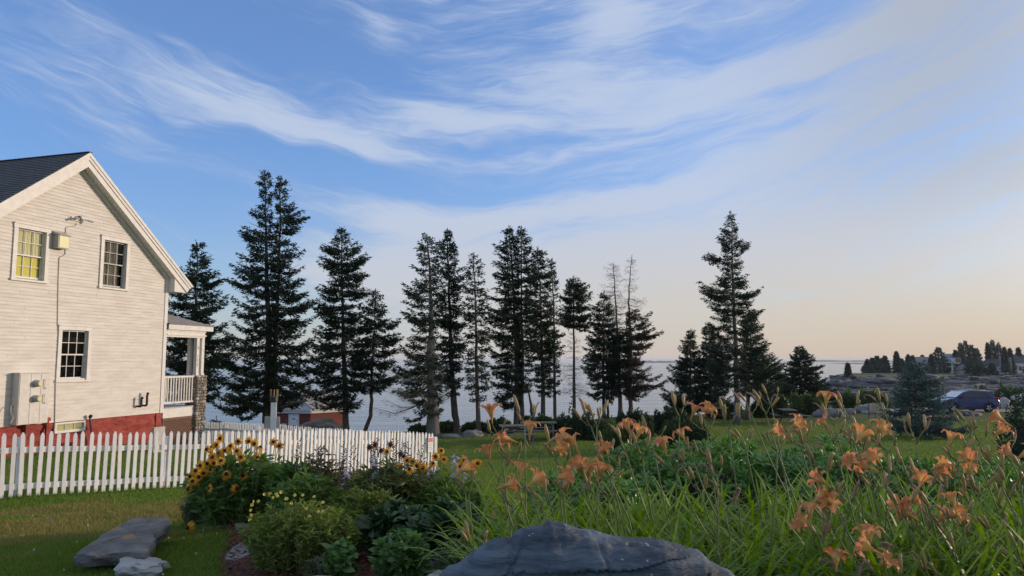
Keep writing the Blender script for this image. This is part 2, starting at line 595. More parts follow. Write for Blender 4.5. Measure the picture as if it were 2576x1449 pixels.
def lawn_material():
    m = bpy.data.materials.new('lawn')
    m.use_nodes = True
    t = NT(m.node_tree)
    p = t.n['Principled BSDF']
    tc = t.new('ShaderNodeTexCoord')
    v = tc.outputs['Object']
    sep = t.new('ShaderNodeSeparateXYZ')
    t.l.new(v, sep.inputs[0])
    x, y, z = sep.outputs
    f1 = t.sstep(t.noise(v, 0.45, 5.0, 0.6), 0.36, 0.64)
    f2 = t.sstep(t.noise(v, 22.0, 5.0, 0.7), 0.3, 0.7)
    col = t.mix(f1, (0.110, 0.175, 0.024), (0.150, 0.185, 0.036))
    col = t.mix(t.m('MULTIPLY', f2, 0.55), col, (0.07, 0.115, 0.024))
    # worn and dry ground by the fence
    dry = t.sstep(t.m('ADD', t.noise(v, 1.1, 5.0, 0.6), t.m('ADD', t.m('MULTIPLY', t.gauss(x, -4.4, 2.4, y, 9.6, 1.9), 0.30),
                  t.m('MULTIPLY', t.gauss(x, -5.8, 2.2, y, 7.2, 1.4), 0.11))), 0.57, 0.70)
    col = t.mix(dry, col, (0.24, 0.165, 0.075))
    # bare gravel of the parking place
    wob = t.m('MULTIPLY', t.m('SUBTRACT', t.noise(v, 0.25, 4.0), 0.5), 6.0)
    rock = t.m('SUBTRACT', t.m('SUBTRACT', y, wob), 66.0)
    col = t.mix(t.sstep(t.m('SUBTRACT', y, t.m('ADD', 40.0, wob)), 0.0, 3.0), col, t.mix(f2, (0.09, 0.10, 0.035), (0.06, 0.085, 0.025)))
    steep = t.sstep(z, -4.6, -5.6)
    col = t.mix(steep, col, t.mix(f2, (0.12, 0.11, 0.10), (0.05, 0.05, 0.048)))
    t.l.new(col, p.inputs['Base Color'])
    p.inputs['Roughness'].default_value = 0.95
    p.inputs['Specular IOR Level'].default_value = 0.15
    b = t.new('ShaderNodeBump')
    b.inputs['Strength'].default_value = 0.9
    b.inputs['Distance'].default_value = 0.05
    t.put(b.inputs['Height'], t.m('ADD', t.noise(v, 30.0, 4.0, 0.7), t.noise(v, 5.0, 4.0, 0.6)))
    t.l.new(b.outputs[0], p.inputs['Normal'])
    return m


def build_ground():
    xs = np.concatenate([np.arange(-70, -14, 2.0), np.arange(-14, 14, 0.4), np.arange(14, 50, 1.0), np.arange(50, 131, 4.0)])
    ys = np.concatenate([np.arange(-15, 2, 1.5), np.arange(2, 30, 0.4), np.arange(30, 86, 0.8)])
    X, Y = np.meshgrid(xs, ys)
    Z = H(X, Y)
    nx, ny = len(xs), len(ys)
    idx = np.arange(nx * ny).reshape(ny, nx)
    F = np.stack([idx[:-1, :-1], idx[:-1, 1:], idx[1:, 1:], idx[1:, :-1]], -1).reshape(-1, 4)
    me = np_mesh('ground', np.stack([X, Y, Z], -1), F, lawn_material(), True)
    tag(link(bpy.data.objects.new('ground', me)), 'green mown lawn falling towards the sea, dry beside the picket fence', kind='structure')


build_ground()


def build_sea():
    m = bpy.data.materials.new('sea_water')
    m.use_nodes = True
    t = NT(m.node_tree)
    p = t.n['Principled BSDF']
    tc = t.new('ShaderNodeTexCoord')
    mp = t.new('ShaderNodeMapping')
    t.l.new(tc.outputs['Object'], mp.inputs[0])
    mp.inputs['Rotation'].default_value = (0, 0, 0.12)
    mp.inputs['Scale'].default_value = (0.16, 1.0, 1.0)
    v = mp.outputs[0]
    p.inputs['Base Color'].default_value = (0.03, 0.085, 0.14, 1)
    p.inputs['Roughness'].default_value = 0.12
    p.inputs['IOR'].default_value = 1.33
    hgt = t.m('ADD', t.m('MULTIPLY', t.noise(v, 0.11, 3.0, 0.5), 2.6), t.m('MULTIPLY', t.noise(v, 0.5, 5.0, 0.6), 1.0))
    b = t.new('ShaderNodeBump')
    b.inputs['Strength'].default_value = 0.55
    b.inputs['Distance'].default_value = 0.40
    t.put(b.inputs['Height'], hgt)
    t.l.new(b.outputs[0], p.inputs['Normal'])
    r = 26000.0
    me = np_mesh('sea', np.array([(-r, 20, 0), (r, 20, 0), (r, r, 0), (-r, r, 0)]), np.array([[0, 1, 2, 3]]), m)
    o = link(bpy.data.objects.new('sea', me))
    o.location = (0, 0, -14.0)
    tag(o, 'rippled blue grey sea behind the spruces', kind='structure')


build_sea()

def shore_mat():
    m = bpy.data.materials.new('shore_rock')
    m.use_nodes = True
    t = NT(m.node_tree)
    p = t.n['Principled BSDF']
    tc = t.new('ShaderNodeTexCoord')
    v = tc.outputs['Object']
    sep = t.new('ShaderNodeSeparateXYZ')
    t.l.new(v, sep.inputs[0])
    x, y, z = sep.outputs
    mp = t.new('ShaderNodeMapping')
    t.l.new(v, mp.inputs[0])
    mp.inputs['Scale'].default_value = (0.05, 0.16, 0.8)
    mp.inputs['Rotation'].default_value = (0, 0, 0.15)
    f = t.sstep(t.noise(mp.outputs[0], 1.0, 8.0, 0.68, 0.6), 0.40, 0.62)
    col = t.mix(f, (0.04, 0.042, 0.045), (0.15, 0.155, 0.165))
    # weed and wet rock lower down, paler dry rock on top
    low = t.sstep(t.m('ADD', z, t.m('MULTIPLY', t.m('SUBTRACT', t.noise(v, 0.05, 5.0), 0.5), 3.0)), -6.2, -7.6)
    col = t.mix(t.m('MULTIPLY', low, 0.75), col, (0.045, 0.042, 0.036))
    f3 = t.sstep(t.noise(v, 0.5, 6.0, 0.7), 0.56, 0.68)
    col = t.mix(t.m('MULTIPLY', f3, 0.6), col, (0.21, 0.215, 0.22))
    t.l.new(col, p.inputs['Base Color'])
    p.inputs['Roughness'].default_value = 0.9
    bp = t.new('ShaderNodeBump')
    bp.inputs['Strength'].default_value = 1.0
    bp.inputs['Distance'].default_value = 1.0
    t.put(bp.inputs['Height'], t.noise(v, 0.35, 7.0, 0.7))
    t.l.new(bp.outputs[0], p.inputs['Normal'])
    return m


M_shore = shore_mat()
M_heath = pmat('heath', (0.07, 0.10, 0.03), (0.11, 0.12, 0.045), 0.35, 0.95, 0.8, 1.5, 0.3)


def shore_z(x, y):
    r = x / y
    base = np.interp(y, [66, 90, 130, 170, 205, 235, 262, 330], [-6.6, -7.4, -8.2, -7.6, -6.2, -5.1, -4.9, -5.0])
    base = base + np.clip((r - 0.5) * 4.0, 0, 1.4) * np.clip((y - 95) / 60, 0, 1)
    # ledges
    n = fbm(x * 0.045 + y * 0.02, y * 0.11, 0.3, 5, 2.2, 0.55)
    led = fbm(x * 0.03, y * 0.20 + x * 0.05, 3.3, 3)
    rough = np.clip((250 - y) / 60, 0.15, 1)
    z = base + (1.0 * n + 1.0 * np.abs(led) + 0.35 * np.abs(fbm(x * 0.11, y * 0.45, 6.1, 3))) * rough
    z = np.minimum(z, -0.0228 * y + 0.25 * np.clip(n, -1, 1))
    # the left flank and the far end go under water
    lft = np.interp(y, [66, 120, 200, 236, 330], [0.33, 0.36, 0.374, 0.386, 0.43])
    t = np.clip((r - lft + 0.008 * fbm(y * 0.05, x * 0.02, 8.8, 3)) / 0.05, 0, 1)
    t = t ** 0.6
    return z * t + (-16.5) * (1 - t)


def build_shore():
    rs = np.concatenate([np.linspace(0.32, 0.72, 260), np.linspace(0.725, 1.3, 60)])
    ys = np.concatenate([np.linspace(66, 130, 90), np.linspace(131, 250, 200), np.linspace(252, 420, 40)])
    R, Y = np.meshgrid(rs, ys)
    X = R * Y
    Z = shore_z(X, Y)
    nx, ny = len(rs), len(ys)
    idx = np.arange(nx * ny).reshape(ny, nx)
    F = np.stack([idx[:-1, :-1], idx[:-1, 1:], idx[1:, 1:], idx[1:, :-1]], -1).reshape(-1, 4)
    me = np_mesh('rocky_shore', np.stack([X, Y, Z], -1), F, M_shore)
    tag(link(bpy.data.objects.new('rocky_shore', me)), 'grey rock ledges stepping down to the water right of the lawn', kind='structure')
    # broken blocks lying on the ledges
    rng = np.random.default_rng(3)
    k = 520
    y = 90 + 150 * rng.random(k) ** 0.8
    r = rng.uniform(0.42, 0.80, k)
    x = r * y
    z = shore_z(x, y)
    V = []; F = []
    cube = np.array([(sx, sy, sz) for sz in (-1, 1) for sy in (-1, 1) for sx in (-1, 1)], float)
    cf = np.array([(0, 2, 3, 1), (4, 5, 7, 6), (0, 1, 5, 4), (2, 6, 7, 3), (0, 4, 6, 2), (1, 3, 7, 5)])
    for i in range(k):
        if z[i] < -10: continue
        s = rng.uniform(0.3, 1.0) ** 2 * np.array([1.3, 0.9, 0.38]) * (0.5 + y[i] / 200)
        q = cube * s * (1 + rng.normal(0, 0.22, cube.shape))
        a = rng.normal(0.2, 0.9)
        q = np.stack([q[:, 0] * cos(a) - q[:, 1] * sin(a), q[:, 0] * sin(a) + q[:, 1] * cos(a), q[:, 2] + q[:, 0] * rng.normal(0, 0.15)], -1)
        F.append(cf + 8 * len(V)); V.append(q + np.array([x[i], y[i], z[i] + 0.02]))
    tag(link(bpy.data.objects.new('shore_blocks', np_mesh('shore_blocks', np.concatenate(V), np.concatenate(F), M_shore))), 'broken rock blocks strewn over the shore ledges', kind='stuff')
    # green turf on the headland top, a sheet a little above the rock
    rs = np.linspace(0.435, 1.2, 160)
    ys = np.linspace(238, 400, 60)
    R, Y = np.meshgrid(rs, ys)
    X = R * Y
    edge = 246 + 7 * fbm(X * 0.05, 0.1, 0.4, 3) + np.clip((R - 0.52) * 60, 0, 12)
    sz = shore_z(X, Y)
    land = -0.0228 * Y + 0.25 + np.clip((Y - edge + 6) / 22, 0, 1) * 0.0038 * Y + 0.2 * fbm(X * 0.2, Y * 0.2, 0.7, 3)
    Z = np.where(sz < -0.0228 * Y - 1.2, sz, land) - np.clip((edge - Y) * 0.25, 0, 2)
    nx, ny = len(rs), len(ys)
    idx = np.arange(nx * ny).reshape(ny, nx)
    F = np.stack([idx[:-1, :-1], idx[:-1, 1:], idx[1:, 1:], idx[1:, :-1]], -1).reshape(-1, 4)
    me = np_mesh('headland', np.stack([X, Y, Z], -1), F, M_heath, True)
    tag(link(bpy.data.objects.new('headland', me)), 'low green headland behind the rocks, with houses and spruces', kind='structure')


build_shore()

M_isle = pmat('far_island', (0.07, 0.085, 0.095), (0.10, 0.115, 0.125), 0.01, 0.95)


def island(U0, U1, d, hmax, seed, lab):
    x0, x1 = Wd(U0, d), Wd(U1, d)
    n = 60
    V = []; F = []
    for i in range(n + 1):
        t = i / n
        x = x0 + (x1 - x0) * t
        hh = hmax * (0.45 + 0.55 * abs(float(fbm(t * 9 + seed, 0.2, seed, 4)))) * min(1, 7 * t, 7 * (1 - t)) ** 0.6
        for k, (dy, f) in enumerate(((-60, 0), (-20, 0.8), (40, 1.0), (140, 0.6), (240, 0))):
            V.append((x, d + dy * d / 3000, -14.5 + (hh + 0.5) * f))
    for i in range(n):
        for k in range(4):
            a = i * 5 + k
            F.append((a, a + 5, a + 6, a + 1))
    me = np_mesh('island', np.array(V), np.array(F), M_isle, True)
    tag(link(bpy.data.objects.new('island', me)), lab, kind='structure')


island(1600, 1730, 3800, 13, 1.2, 'thin dark island on the sea horizon behind the spruces')
island(1980, 2420, 5200, 19, 2.7, 'long low island on the horizon right of the spruces')
island(2110, 2330, 2600, 5.5, 5.1, 'flat nearer islet below the long island')
island(2350, 3000, 4200, 23, 7.7, 'dark land across the water behind the far spruces')

# ------------------------------------------------------------------ the white house
HB = Vector((-11.69, 25.0, -1.746))               # right front corner, bottom of the boards
HRZ = math.atan2(0.957, 0.289)
HMAT = Matrix.Translation(HB) @ Matrix.Rotation(HRZ, 4, 'Z')
HINV = HMAT.inverted()
HWID, HEAVE, HPEAK, HDEP = 7.48, 4.50, 7.40, 8.0


def HP(U, V):
    """local (x, z) on the gable wall behind a picture point"""
    a = HINV @ Vector((0, 0, 0))
    b = HINV @ W(U, V, 10)
    d = b - a
    t = -a.y / d.y
    p = a + d * t
    return p.x, p.z


house = thing('white_house', 'white clapboard house with steep gable, red foundation and stone-pillared porch', 'house', HB, HRZ)


def gable_x(z):
    """half-open x range of the gable wall at height z"""
    if z <= HEAVE: return -HWID, 0.0
    k = (z - HEAVE) / (HPEAK - HEAVE)
    return -HWID + k * HWID / 2, -k * HWID / 2


WINS = []
for (tl, tr, br, bl) in (((33, 558), (123, 578), (118, 713), (26, 705)), ((252, 592), (325, 605), (320, 732), (248, 726)), ((146, 818), (229, 824), (222, 962), (138, 960))):
    q = [HP(*c) for c in (tl, tr, br, bl)]
    cx = sum(p[0] for p in q) / 4
    w = (q[1][0] + q[2][0] - q[0][0] - q[3][0]) / 2
    z1 = (q[0][1] + q[1][1]) / 2
    z0 = (q[2][1] + q[3][1]) / 2
    WINS.append([cx - w / 2, cx + w / 2, z0, z1])
_q = [HP(*c) for c in ((137, 1056), (213, 1048), (212, 1084), (135, 1090))]
BASEWIN = [(_q[0][0] + _q[3][0]) / 2, (_q[1][0] + _q[2][0]) / 2, (_q[2][1] + _q[3][1]) / 2, -0.02]


def build_house():
    # walls behind the boards
    mb = MB()
    yb = 0.14
    poly = [(-HWID + 0.02, 0.0), (-0.02, 0.0), (-0.02, HEAVE), (-HWID / 2, HPEAK - 0.02), (-HWID + 0.02, HEAVE)]
    mb.prism(poly, HDEP - 0.1, HDEP)
    mb.box(-0.03, -0.0, yb, HDEP, 0, HEAVE)
    mb.box(-HWID, -HWID + 0.03, yb, HDEP, 0, HEAVE)
    mb.build('wall', M_board, house)
    mi = MB()
    mi.prism(poly, 1.4, 1.5)
    mi.box(-HWID + 0.05, -0.05, 0.15, HDEP - 0.2, 2.3, 2.4)
    mi.build('inner_wall', M_dark, house)
    # clapboards, one object per board
    rows = int(HPEAK / 0.1) + 1
    rnd = random.Random(3)
    for i in range(rows):
        z0 = i * 0.1; z1 = min(z0 + 0.112, HPEAK)
        if z0 >= HPEAK - 0.15: break
        xa, xb = gable_x(z0 + 0.02)
        xa += 0.0; xb -= 0.0
        cuts = []
        for (a, b, c, d) in WINS:
            if c + 0.05 < z0 + 0.06 and z0 + 0.05 < d - 0.02:
                cuts.append((a + 0.06, b - 0.06))
        spans = []; cur = xa
        for (a, b) in sorted(cuts):
            if a > cur: spans.append((cur, a))
            cur = max(cur, b)
        if cur < xb - 0.05: spans.append((cur, xb))
        parts = []
        for (a, b) in spans:
            while b - a > 3.0 or (b - a > 2.0 and rnd.random() < 0.35):
                c = a + rnd.uniform(0.7, min(2.6, b - a - 0.5))
                parts.append((a, c - 0.0015)); a = c + 0.0015
            parts.append((a, b))
        for (a, b) in parts:
            m = MB()
            ax0, bx0 = max(a, gable_x(z0)[0]), min(b, gable_x(z0)[1])
            ax1, bx1 = max(a, gable_x(z1)[0]), min(b, gable_x(z1)[1])
            if bx0 - ax0 < 0.05: continue
            if bx1 < ax1: ax1 = bx1 = (ax0 + bx0) / 2
            j = rnd.uniform(-0.0012, 0.0012)
            V = [(ax0, -0.019 + j, z0), (bx0, -0.019 + j, z0), (bx1, -0.004, z1), (ax1, -0.004, z1),
                 (ax0, 0.012, z0), (bx0, 0.012, z0), (bx1, 0.012, z1), (ax1, 0.012, z1)]
            m.add(V, [(0, 1, 2, 3), (4, 7, 6, 5), (0, 4, 5, 1), (2, 6, 7, 3), (0, 3, 7, 4), (1, 5, 6, 2)])
            m.build('clapboard', M_board, house)
    # corner board, frieze along the rakes
    MB().box(-0.13, 0.012, -0.034, 0.0, -0.01, HEAVE + 0.05).box(0.0, 0.03, -0.02, 0.12, -0.01, HEAVE).build('corner_board', M_white, house)
    k = Vector((HWID / 2, 0, HPEAK - HEAVE)).normalized()
    ang = math.atan2(HPEAK - HEAVE, HWID / 2)
    ov, fr = 0.33, 0.60                            # rake overhang and eave overhang
    pk = Vector((-HWID / 2, 0, HPEAK + 0.085))
    for s in (-1, 1):
        e = Vector((s * k.x, 0, -k.z)) * -1
        dn = Vector((s * k.x, 0, -k.z))            # down the slope
        nu = Vector((s * k.z, 0, k.x))             # out of the slope
        L = (HWID / 2 + fr) / k.x
        M = Matrix(((dn.x, 0, nu.x, pk.x), (0, 1, 0, 0), (dn.z, 0, nu.z, pk.z), (0, 0, 0, 1)))
        name = 'roof'
        tn = k.z / k.x

        def mbox(mb, L1, y0, y1, n0, n1, off=0.0):
            V = [M @ Vector(p) for n_ in (n0, n1) for p in ((-n_ * tn + off, y0, n_), (L1, y0, n_), (L1, y1, n_), (-n_ * tn + off, y1, n_))]
            return mb.add(V, [(0, 3, 2, 1), (4, 5, 6, 7), (0, 1, 5, 4), (1, 2, 6, 5), (2, 3, 7, 6), (3, 0, 4, 7)])
        # deck
        mbox(MB(), L, -ov + 0.055, HDEP + 0.3, 0.17, 0.27).build('roof_deck', M_shingle, house)
        # soffit, barge board, crown moulding, frieze
        MB().box(0.03, L - 0.02, -ov + 0.06, 0.0, -0.04, -0.004, M).build('soffit', M_white, house)
        mbox(MB(), L + 0.01, -ov + 0.015, -ov + 0.05, -0.06, 0.15).build('barge_board', M_white, house)
        mbox(mbox(MB(), L + 0.03, -ov - 0.03, -ov + 0.053, 0.19, 0.275), L + 0.015, -ov - 0.01, -ov + 0.014, 0.10, 0.188).build('rake_moulding', M_white, house)
        MB().box(0.10, L - fr / k.x + 0.03, -0.05, -0.021, -0.15, -0.042, M).build('frieze_board', M_white, house)
        # boxed eave return
        ex = pk.x + dn.x * L
        ez = pk.z + dn.z * L
        xw = 0.001 if s > 0 else -HWID - 0.001
        MB().prism([(xw, ez - 0.07), (ex - s * 0.03, ez - 0.07), (ex - s * 0.03, ez + 0.12), (xw, ez + 0.12 + fr * tn)], -ov + 0.052, HDEP).build('eave_box', M_white, house)
    # shingles on the slope that faces the camera side (left)
    s = -1
    dn = Vector((-k.x, 0, -k.z)); nu = Vector((-k.z, 0, k.x))
    L = (HWID / 2 + fr) / k.x
    M = Matrix(((dn.x, 0, nu.x, pk.x), (0, 1, 0, 0), (dn.z, 0, nu.z, pk.z), (0, 0, 0, 1)))
    exp = 0.142
    nr = int((L + 0.22) / exp) + 1
    allp = []
    for r in range(nr):
        off = (r % 2) * 0.15 + rnd.uniform(-0.02, 0.02)
        for c in range(int(7.2 / 0.30)):
            y0 = -ov - 0.015 + c * 0.30 - off
            y1 = y0 + 0.292
            y0 = max(y0, -ov - 0.02)
            if y1 - y0 < 0.05: continue
            a = r * exp - 0.22; b = min(a + exp + 0.02, L + 0.03)
            cen = HMAT @ (M @ Vector(((a + b) / 2, (y0 + y1) / 2, 0.09)))
            pu = 512 + cen.x / cen.y * FPX
            allp.append((pu < 4, r, y0, y1, a, b, rnd.uniform(0, 0.004)))
    allp.sort(key=lambda q: (q[0], q[1]))
    rest = MB()
    for i, (_, r, y0, y1, a, b, j) in enumerate(allp):
        m = MB() if i < 290 else rest
        V = [M @ Vector(p) for p in ((a, y0, 0.277), (a, y1, 0.277), (b, y1, 0.297 + j), (b, y0, 0.297 + j), (a, y0, 0.2755), (a, y1, 0.2755), (b, y1, 0.2775), (b, y0, 0.2775))]
        m.add(V, [(0, 1, 2, 3), (2, 1, 5, 6), (3, 2, 6, 7), (0, 3, 7, 4)])
        if i < 290: m.build('shingle', M_shingle, house)
    tag(rest.build('shingles', M_shingle, house), kind='stuff')
    MB().bar(pk + Vector((0, -ov - 0.035, 0.36)), pk + Vector((0, HDEP, 0.36)), 0.14, 0.02).build('ridge_cap', M_shingle, house)

    # windows
    for wi, (xa, xb, za, zb) in enumerate(WINS):
        fr_ = MB()
        cw = 0.115
        fr_.box(xa, xa + cw, -0.05, 0.01, za + 0.06, zb - cw)
        fr_.box(xb - cw, xb, -0.05, 0.01, za + 0.06, zb - cw)
        fr_.box(xa - 0.012, xb + 0.012, -0.056, 0.01, zb - cw, zb)
        # reveals
        ia, ib, ja, jb = xa + cw, xb - cw, za + 0.09, zb - cw
        fr_.box(ia - 0.02, ia - 0.001, 0.011, 0.13, ja, jb).box(ib + 0.001, ib + 0.02, 0.011, 0.13, ja, jb)
        fr_.box(ia, ib, 0.011, 0.13, jb + 0.001, jb + 0.02)
        win = fr_.build('window', M_white, house)
        MB().box(xa - 0.02, xb + 0.02, -0.075, 0.13, za, za + 0.058).build('sill', M_white, win)
        MB().box(xa - 0.02, xb + 0.02, -0.08, -0.012, zb + 0.001, zb + 0.028).build('drip_cap', M_white, win)
        mid = ja + (jb - ja) * (0.50 if wi != 0 else 0.47)
        lift = 0.0
        for k2, (c0, c1, yy) in enumerate(((mid - 0.02, jb, 0.045), (ja, mid + 0.02, 0.085))):
            sm = MB()
            s1 = 0.042
            sm.box(ia, ia + s1, yy, yy + 0.03, c0, c1).box(ib - s1, ib, yy, yy + 0.03, c0, c1)
            sm.box(ia + s1, ib - s1, yy, yy + 0.03, c0, c0 + (0.05 if k2 else 0.036)).box(ia + s1, ib - s1, yy, yy + 0.03, c1 - 0.036, c1)
            gx0, gx1, gz0, gz1 = ia + s1, ib - s1, c0 + (0.05 if k2 else 0.036), c1 - 0.036
            for c in (1, 2):
                gx = gx0 + (gx1 - gx0) * c / 3
                sm.box(gx - 0.009, gx + 0.009, yy + 0.002, yy + 0.022, gz0, gz1)
            gz = (gz0 + gz1) / 2
            for c in range(3):
                sm.box(gx0 + (gx1 - gx0) * c / 3 + 0.0095, gx0 + (gx1 - gx0) * (c + 1) / 3 - 0.0095, yy + 0.002, yy + 0.022, gz - 0.009, gz + 0.009)
            sm.build('sash', M_white if wi != 1 else M_grey_metal, win)
            for c in range(3):
                for r in range(2):
                    px0 = gx0 + (gx1 - gx0) * c / 3 + 0.010; px1 = gx0 + (gx1 - gx0) * (c + 1) / 3 - 0.010
                    pz0, pz1 = (gz0, gz - 0.010) if r == 0 else (gz + 0.010, gz1)
                    MB().box(px0, px1, yy + 0.010, yy + 0.013, pz0, pz1).build('pane', M_glass if wi == 0 else M_glass_dull, win)
        # what hangs behind the panes
        if wi == 0:  # sunset reflection painted into the yellow of curtain and blind
            ny = 24
            V = []; F = []
            for i in range(ny + 1):
                x = ia + (ib - ia) * i / ny
                yo = 0.10 + 0.006 * sin(i * 1.9)
                V += [(x, yo, mid - 0.02), (x, yo, jb)]
            for i in range(ny):
                F.append((2 * i, 2 * i + 2, 2 * i + 3, 2 * i + 1))
            MB().add(V, F).build('curtain', M_curtain, win)
            MB().box(ia, ib - 0.06, 0.117, 0.121, ja, mid - 0.03).build('blind', M_blind, win)
        elif wi == 1:
            ny = 24
            V = []; F = []
            for i in range(ny + 1):
                x = ia + (ib - ia) * 0.8 * i / ny
                yo = 0.135 + 0.008 * sin(i * 1.7)
                V += [(x, yo, ja), (x, yo, jb)]
            for i in range(ny):
                F.append((2 * i, 2 * i + 2, 2 * i + 3, 2 * i + 1))
            MB().add(V, F).build('curtain', M_curtain_dim, win)
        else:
            MB().box(ia - 0.3, ib + 0.3, 0.7, 0.72, ja - 0.3, jb + 0.3).build('dark_room_sheet', M_dark, win)  # dark sheet put in for the unlit room

    # foundation: rough painted stone as one displaced wall
    xa, xb, za, zb = BASEWIN
    nx, nz = 150, 26
    zs = np.linspace(-1.35, 0.0, nz)
    xs = np.linspace(-HWID + 0.04, -0.05, nx)
    X, Z = np.meshgrid(xs, zs)
    n = fbm(X * 1.6, Z * 5.0, 0.4, 4) * 0.05 + np.abs(fbm(X * 0.9, Z * 3.2, 2.2, 3)) * 0.06
    Y = 0.02 - n
    Y = np.where(Z > -0.03, 0.01, Y)
    Y = np.where((X > xa - 0.02) & (X < xb + 0.02) & (Z > za - 0.04), 0.09, Y)
    idx = np.arange(nx * nz).reshape(nz, nx)
    F = np.stack([idx[:-1, :-1], idx[:-1, 1:], idx[1:, 1:], idx[1:, :-1]], -1).reshape(-1, 4)
    fo = bpy.data.objects.new('foundation', np_mesh('foundation', np.stack([X, Y, Z], -1), F, M_red))
    link(fo, house)
    m = MB()
    m.box(-0.048, -0.008, 0.02, HDEP, -1.35, -0.004)
    m.box(-0.30, -0.052, -0.035, 0.06, -1.35, -0.006)
    m.box(-HWID + 0.02, -HWID + 0.06, 0.03, HDEP, -1.35, -0.004)
    m.build('foundation_quoin', M_red, house)
    # basement window
    m = MB()
    m.box(xa, xb, -0.045, 0.03, za, za + 0.07).box(xa, xb, -0.045, 0.03, zb - 0.05, zb)
    m.box(xa, xa + 0.05, -0.045, 0.03, za + 0.07, zb - 0.05).box(xb - 0.05, xb, -0.045, 0.03, za + 0.07, zb - 0.05)
    bw = m.build('basement_window', M_white, house)
    for c in (1, 2):
        x = xa + 0.05 + (xb - xa - 0.1) * c / 3
        MB().box(x - 0.012, x + 0.012, 0.0, 0.035, za + 0.07, zb - 0.05).build('glazing_bar', M_grey_metal, bw)
    for c in range(3):
        x0 = xa + 0.05 + (xb - xa - 0.1) * c / 3 + 0.013; x1 = xa + 0.05 + (xb - xa - 0.1) * (c + 1) / 3 - 0.013
        MB().box(x0, x1, 0.012, 0.015, za + 0.07, zb - 0.05).build('pane', M_glass, bw)
    MB().box(xa + 0.05, xb - 0.05, 0.017, 0.02, za + 0.07, zb - 0.05).build('cloth_behind_panes', M_curtain, bw)

    # porch -----------------------------------------------------------------
    t1 = 1.95                                       # porch reaches this far past the corner
    zf, zr, zt = -0.05, 1.17, 0.0
    # floor rim and deck
    MB().box(0.033, t1 - 0.42, 0.0, 0.05, -0.20, 0.12).build('porch_rim_board', M_white, house)
    MB().box(0.033, t1 - 0.40, -0.03, 3.0, 0.121, 0.15).build('porch_floor', M_grey_metal, house)
    # railing
    rl = MB().box(0.033, t1 - 0.46, -0.005, 0.05, 1.14, 1.20).build('railing', M_white, house)
    MB().box(0.033, t1 - 0.46, 0.0, 0.045, 0.27, 0.33).build('bottom_rail', M_white, rl)
    nb = 11
    for i in range(nb):
        x = 0.10 + (t1 - 0.66) * i / (nb - 1)
        MB().box(x - 0.019, x + 0.019, 0.005, 0.04, 0.331, 1.139).build('baluster', M_white, rl)
    # second railing on the seaward front, seen through the first
    x = t1 - 0.30
    rl = MB().box(x - 0.03, x + 0.02, 0.45, 3.0, 1.14, 1.20).build('railing', M_white, house)
    MB().box(x - 0.025, x + 0.02, 0.45, 3.0, 0.27, 0.33).build('bottom_rail', M_white, rl)
    for i in range(12):
        y = 0.55 + i * 0.2
        MB().box(x - 0.019, x + 0.019, y - 0.019, y + 0.019, 0.331, 1.139).build('baluster', M_white, rl)
    # beam and fascia
    zb0 = 2.53
    MB().box(0.033, t1 - 0.02, -0.02, 0.16, zb0, zb0 + 0.20).box(0.033, t1 + 0.02, -0.05, 0.18, zb0 + 0.06, zb0 + 0.10).box(0.033, t1, -0.04, 0.17, zb0 + 0.201, zb0 + 0.245).build('porch_beam', M_white, house)
    MB().box(0.033, t1 + 0.30, -0.10, -0.07, zb0 + 0.25, zb0 + 0.42).box(t1 + 0.27, t1 + 0.30, -0.069, 5.0, zb0 + 0.25, zb0 + 0.42).build('porch_fascia', M_white, house)
    MB().box(0.033, t1 + 0.268, -0.068, 5.0, zb0 + 0.246, zb0 + 0.26).build('porch_ceiling', M_white, house)
    # hipped porch roof with its own shingles
    zz = zb0 + 0.425
    e0 = Vector((0.03, -0.12, zz)); e1 = Vector((t1 + 0.33, -0.12, zz))
    run = t1 + 0.30
    slope = 0.37
    top = Vector((0.03, -0.12 + run, zz + run * slope))
    MB().add([e0, e1, top, Vector((t1 + 0.33, 5, zz)), Vector((0.03, 5, zz + run * slope))], [(0, 1, 2), (1, 3, 4, 2)]).build('porch_roof', M_porch_shingle, house)
    nrow = 16
    for r in range(nrow):
        s0 = run * r / nrow; s1 = run * (r + 1) / nrow + 0.02
        xe = t1 + 0.33 - s0
        x = 0.03 - (0.14 if r % 2 else 0.0)
        while x < xe - 0.04:
            xa_, xb_ = max(x, 0.03), min(x + 0.275, xe)
            x += 0.28
            if xb_ - xa_ < 0.03: continue
            xt = min(xb_, t1 + 0.33 - s1)
            if xt < xa_: xt = xa_ + 0.01
            j = rnd.uniform(0, 0.004)
            P = [(xa_, -0.13 + s0, zz + s0 * slope + 0.016 + j), (xb_, -0.13 + s0, zz + s0 * slope + 0.016 + j),
                 (xt, -0.12 + s1, zz + s1 * slope + 0.006), (xa_, -0.12 + s1, zz + s1 * slope + 0.006),
                 (xa_, -0.13 + s0, zz + s0 * slope + 0.003), (xb_, -0.13 + s0, zz + s0 * slope + 0.003)]
            MB().add(P, [(0, 1, 2, 3), (4, 5, 1, 0)]).build('porch_shingle', M_porch_shingle, house)
    # column of two square posts with a recessed panel between, on the pier
    cx = t1 - 0.23
    pz = 1.20
    MB().box(cx - 0.20, cx - 0.07, -0.02, 0.12, pz, zb0 - 0.001).build('column_post', M_white, house)
    MB().box(cx + 0.06, cx + 0.19, -0.02, 0.12, pz, zb0 - 0.001).build('column_post', M_white, house)
    MB().box(cx - 0.069, cx + 0.059, 0.05, 0.12, pz, zb0 - 0.001).build('column_panel', M_white, house)
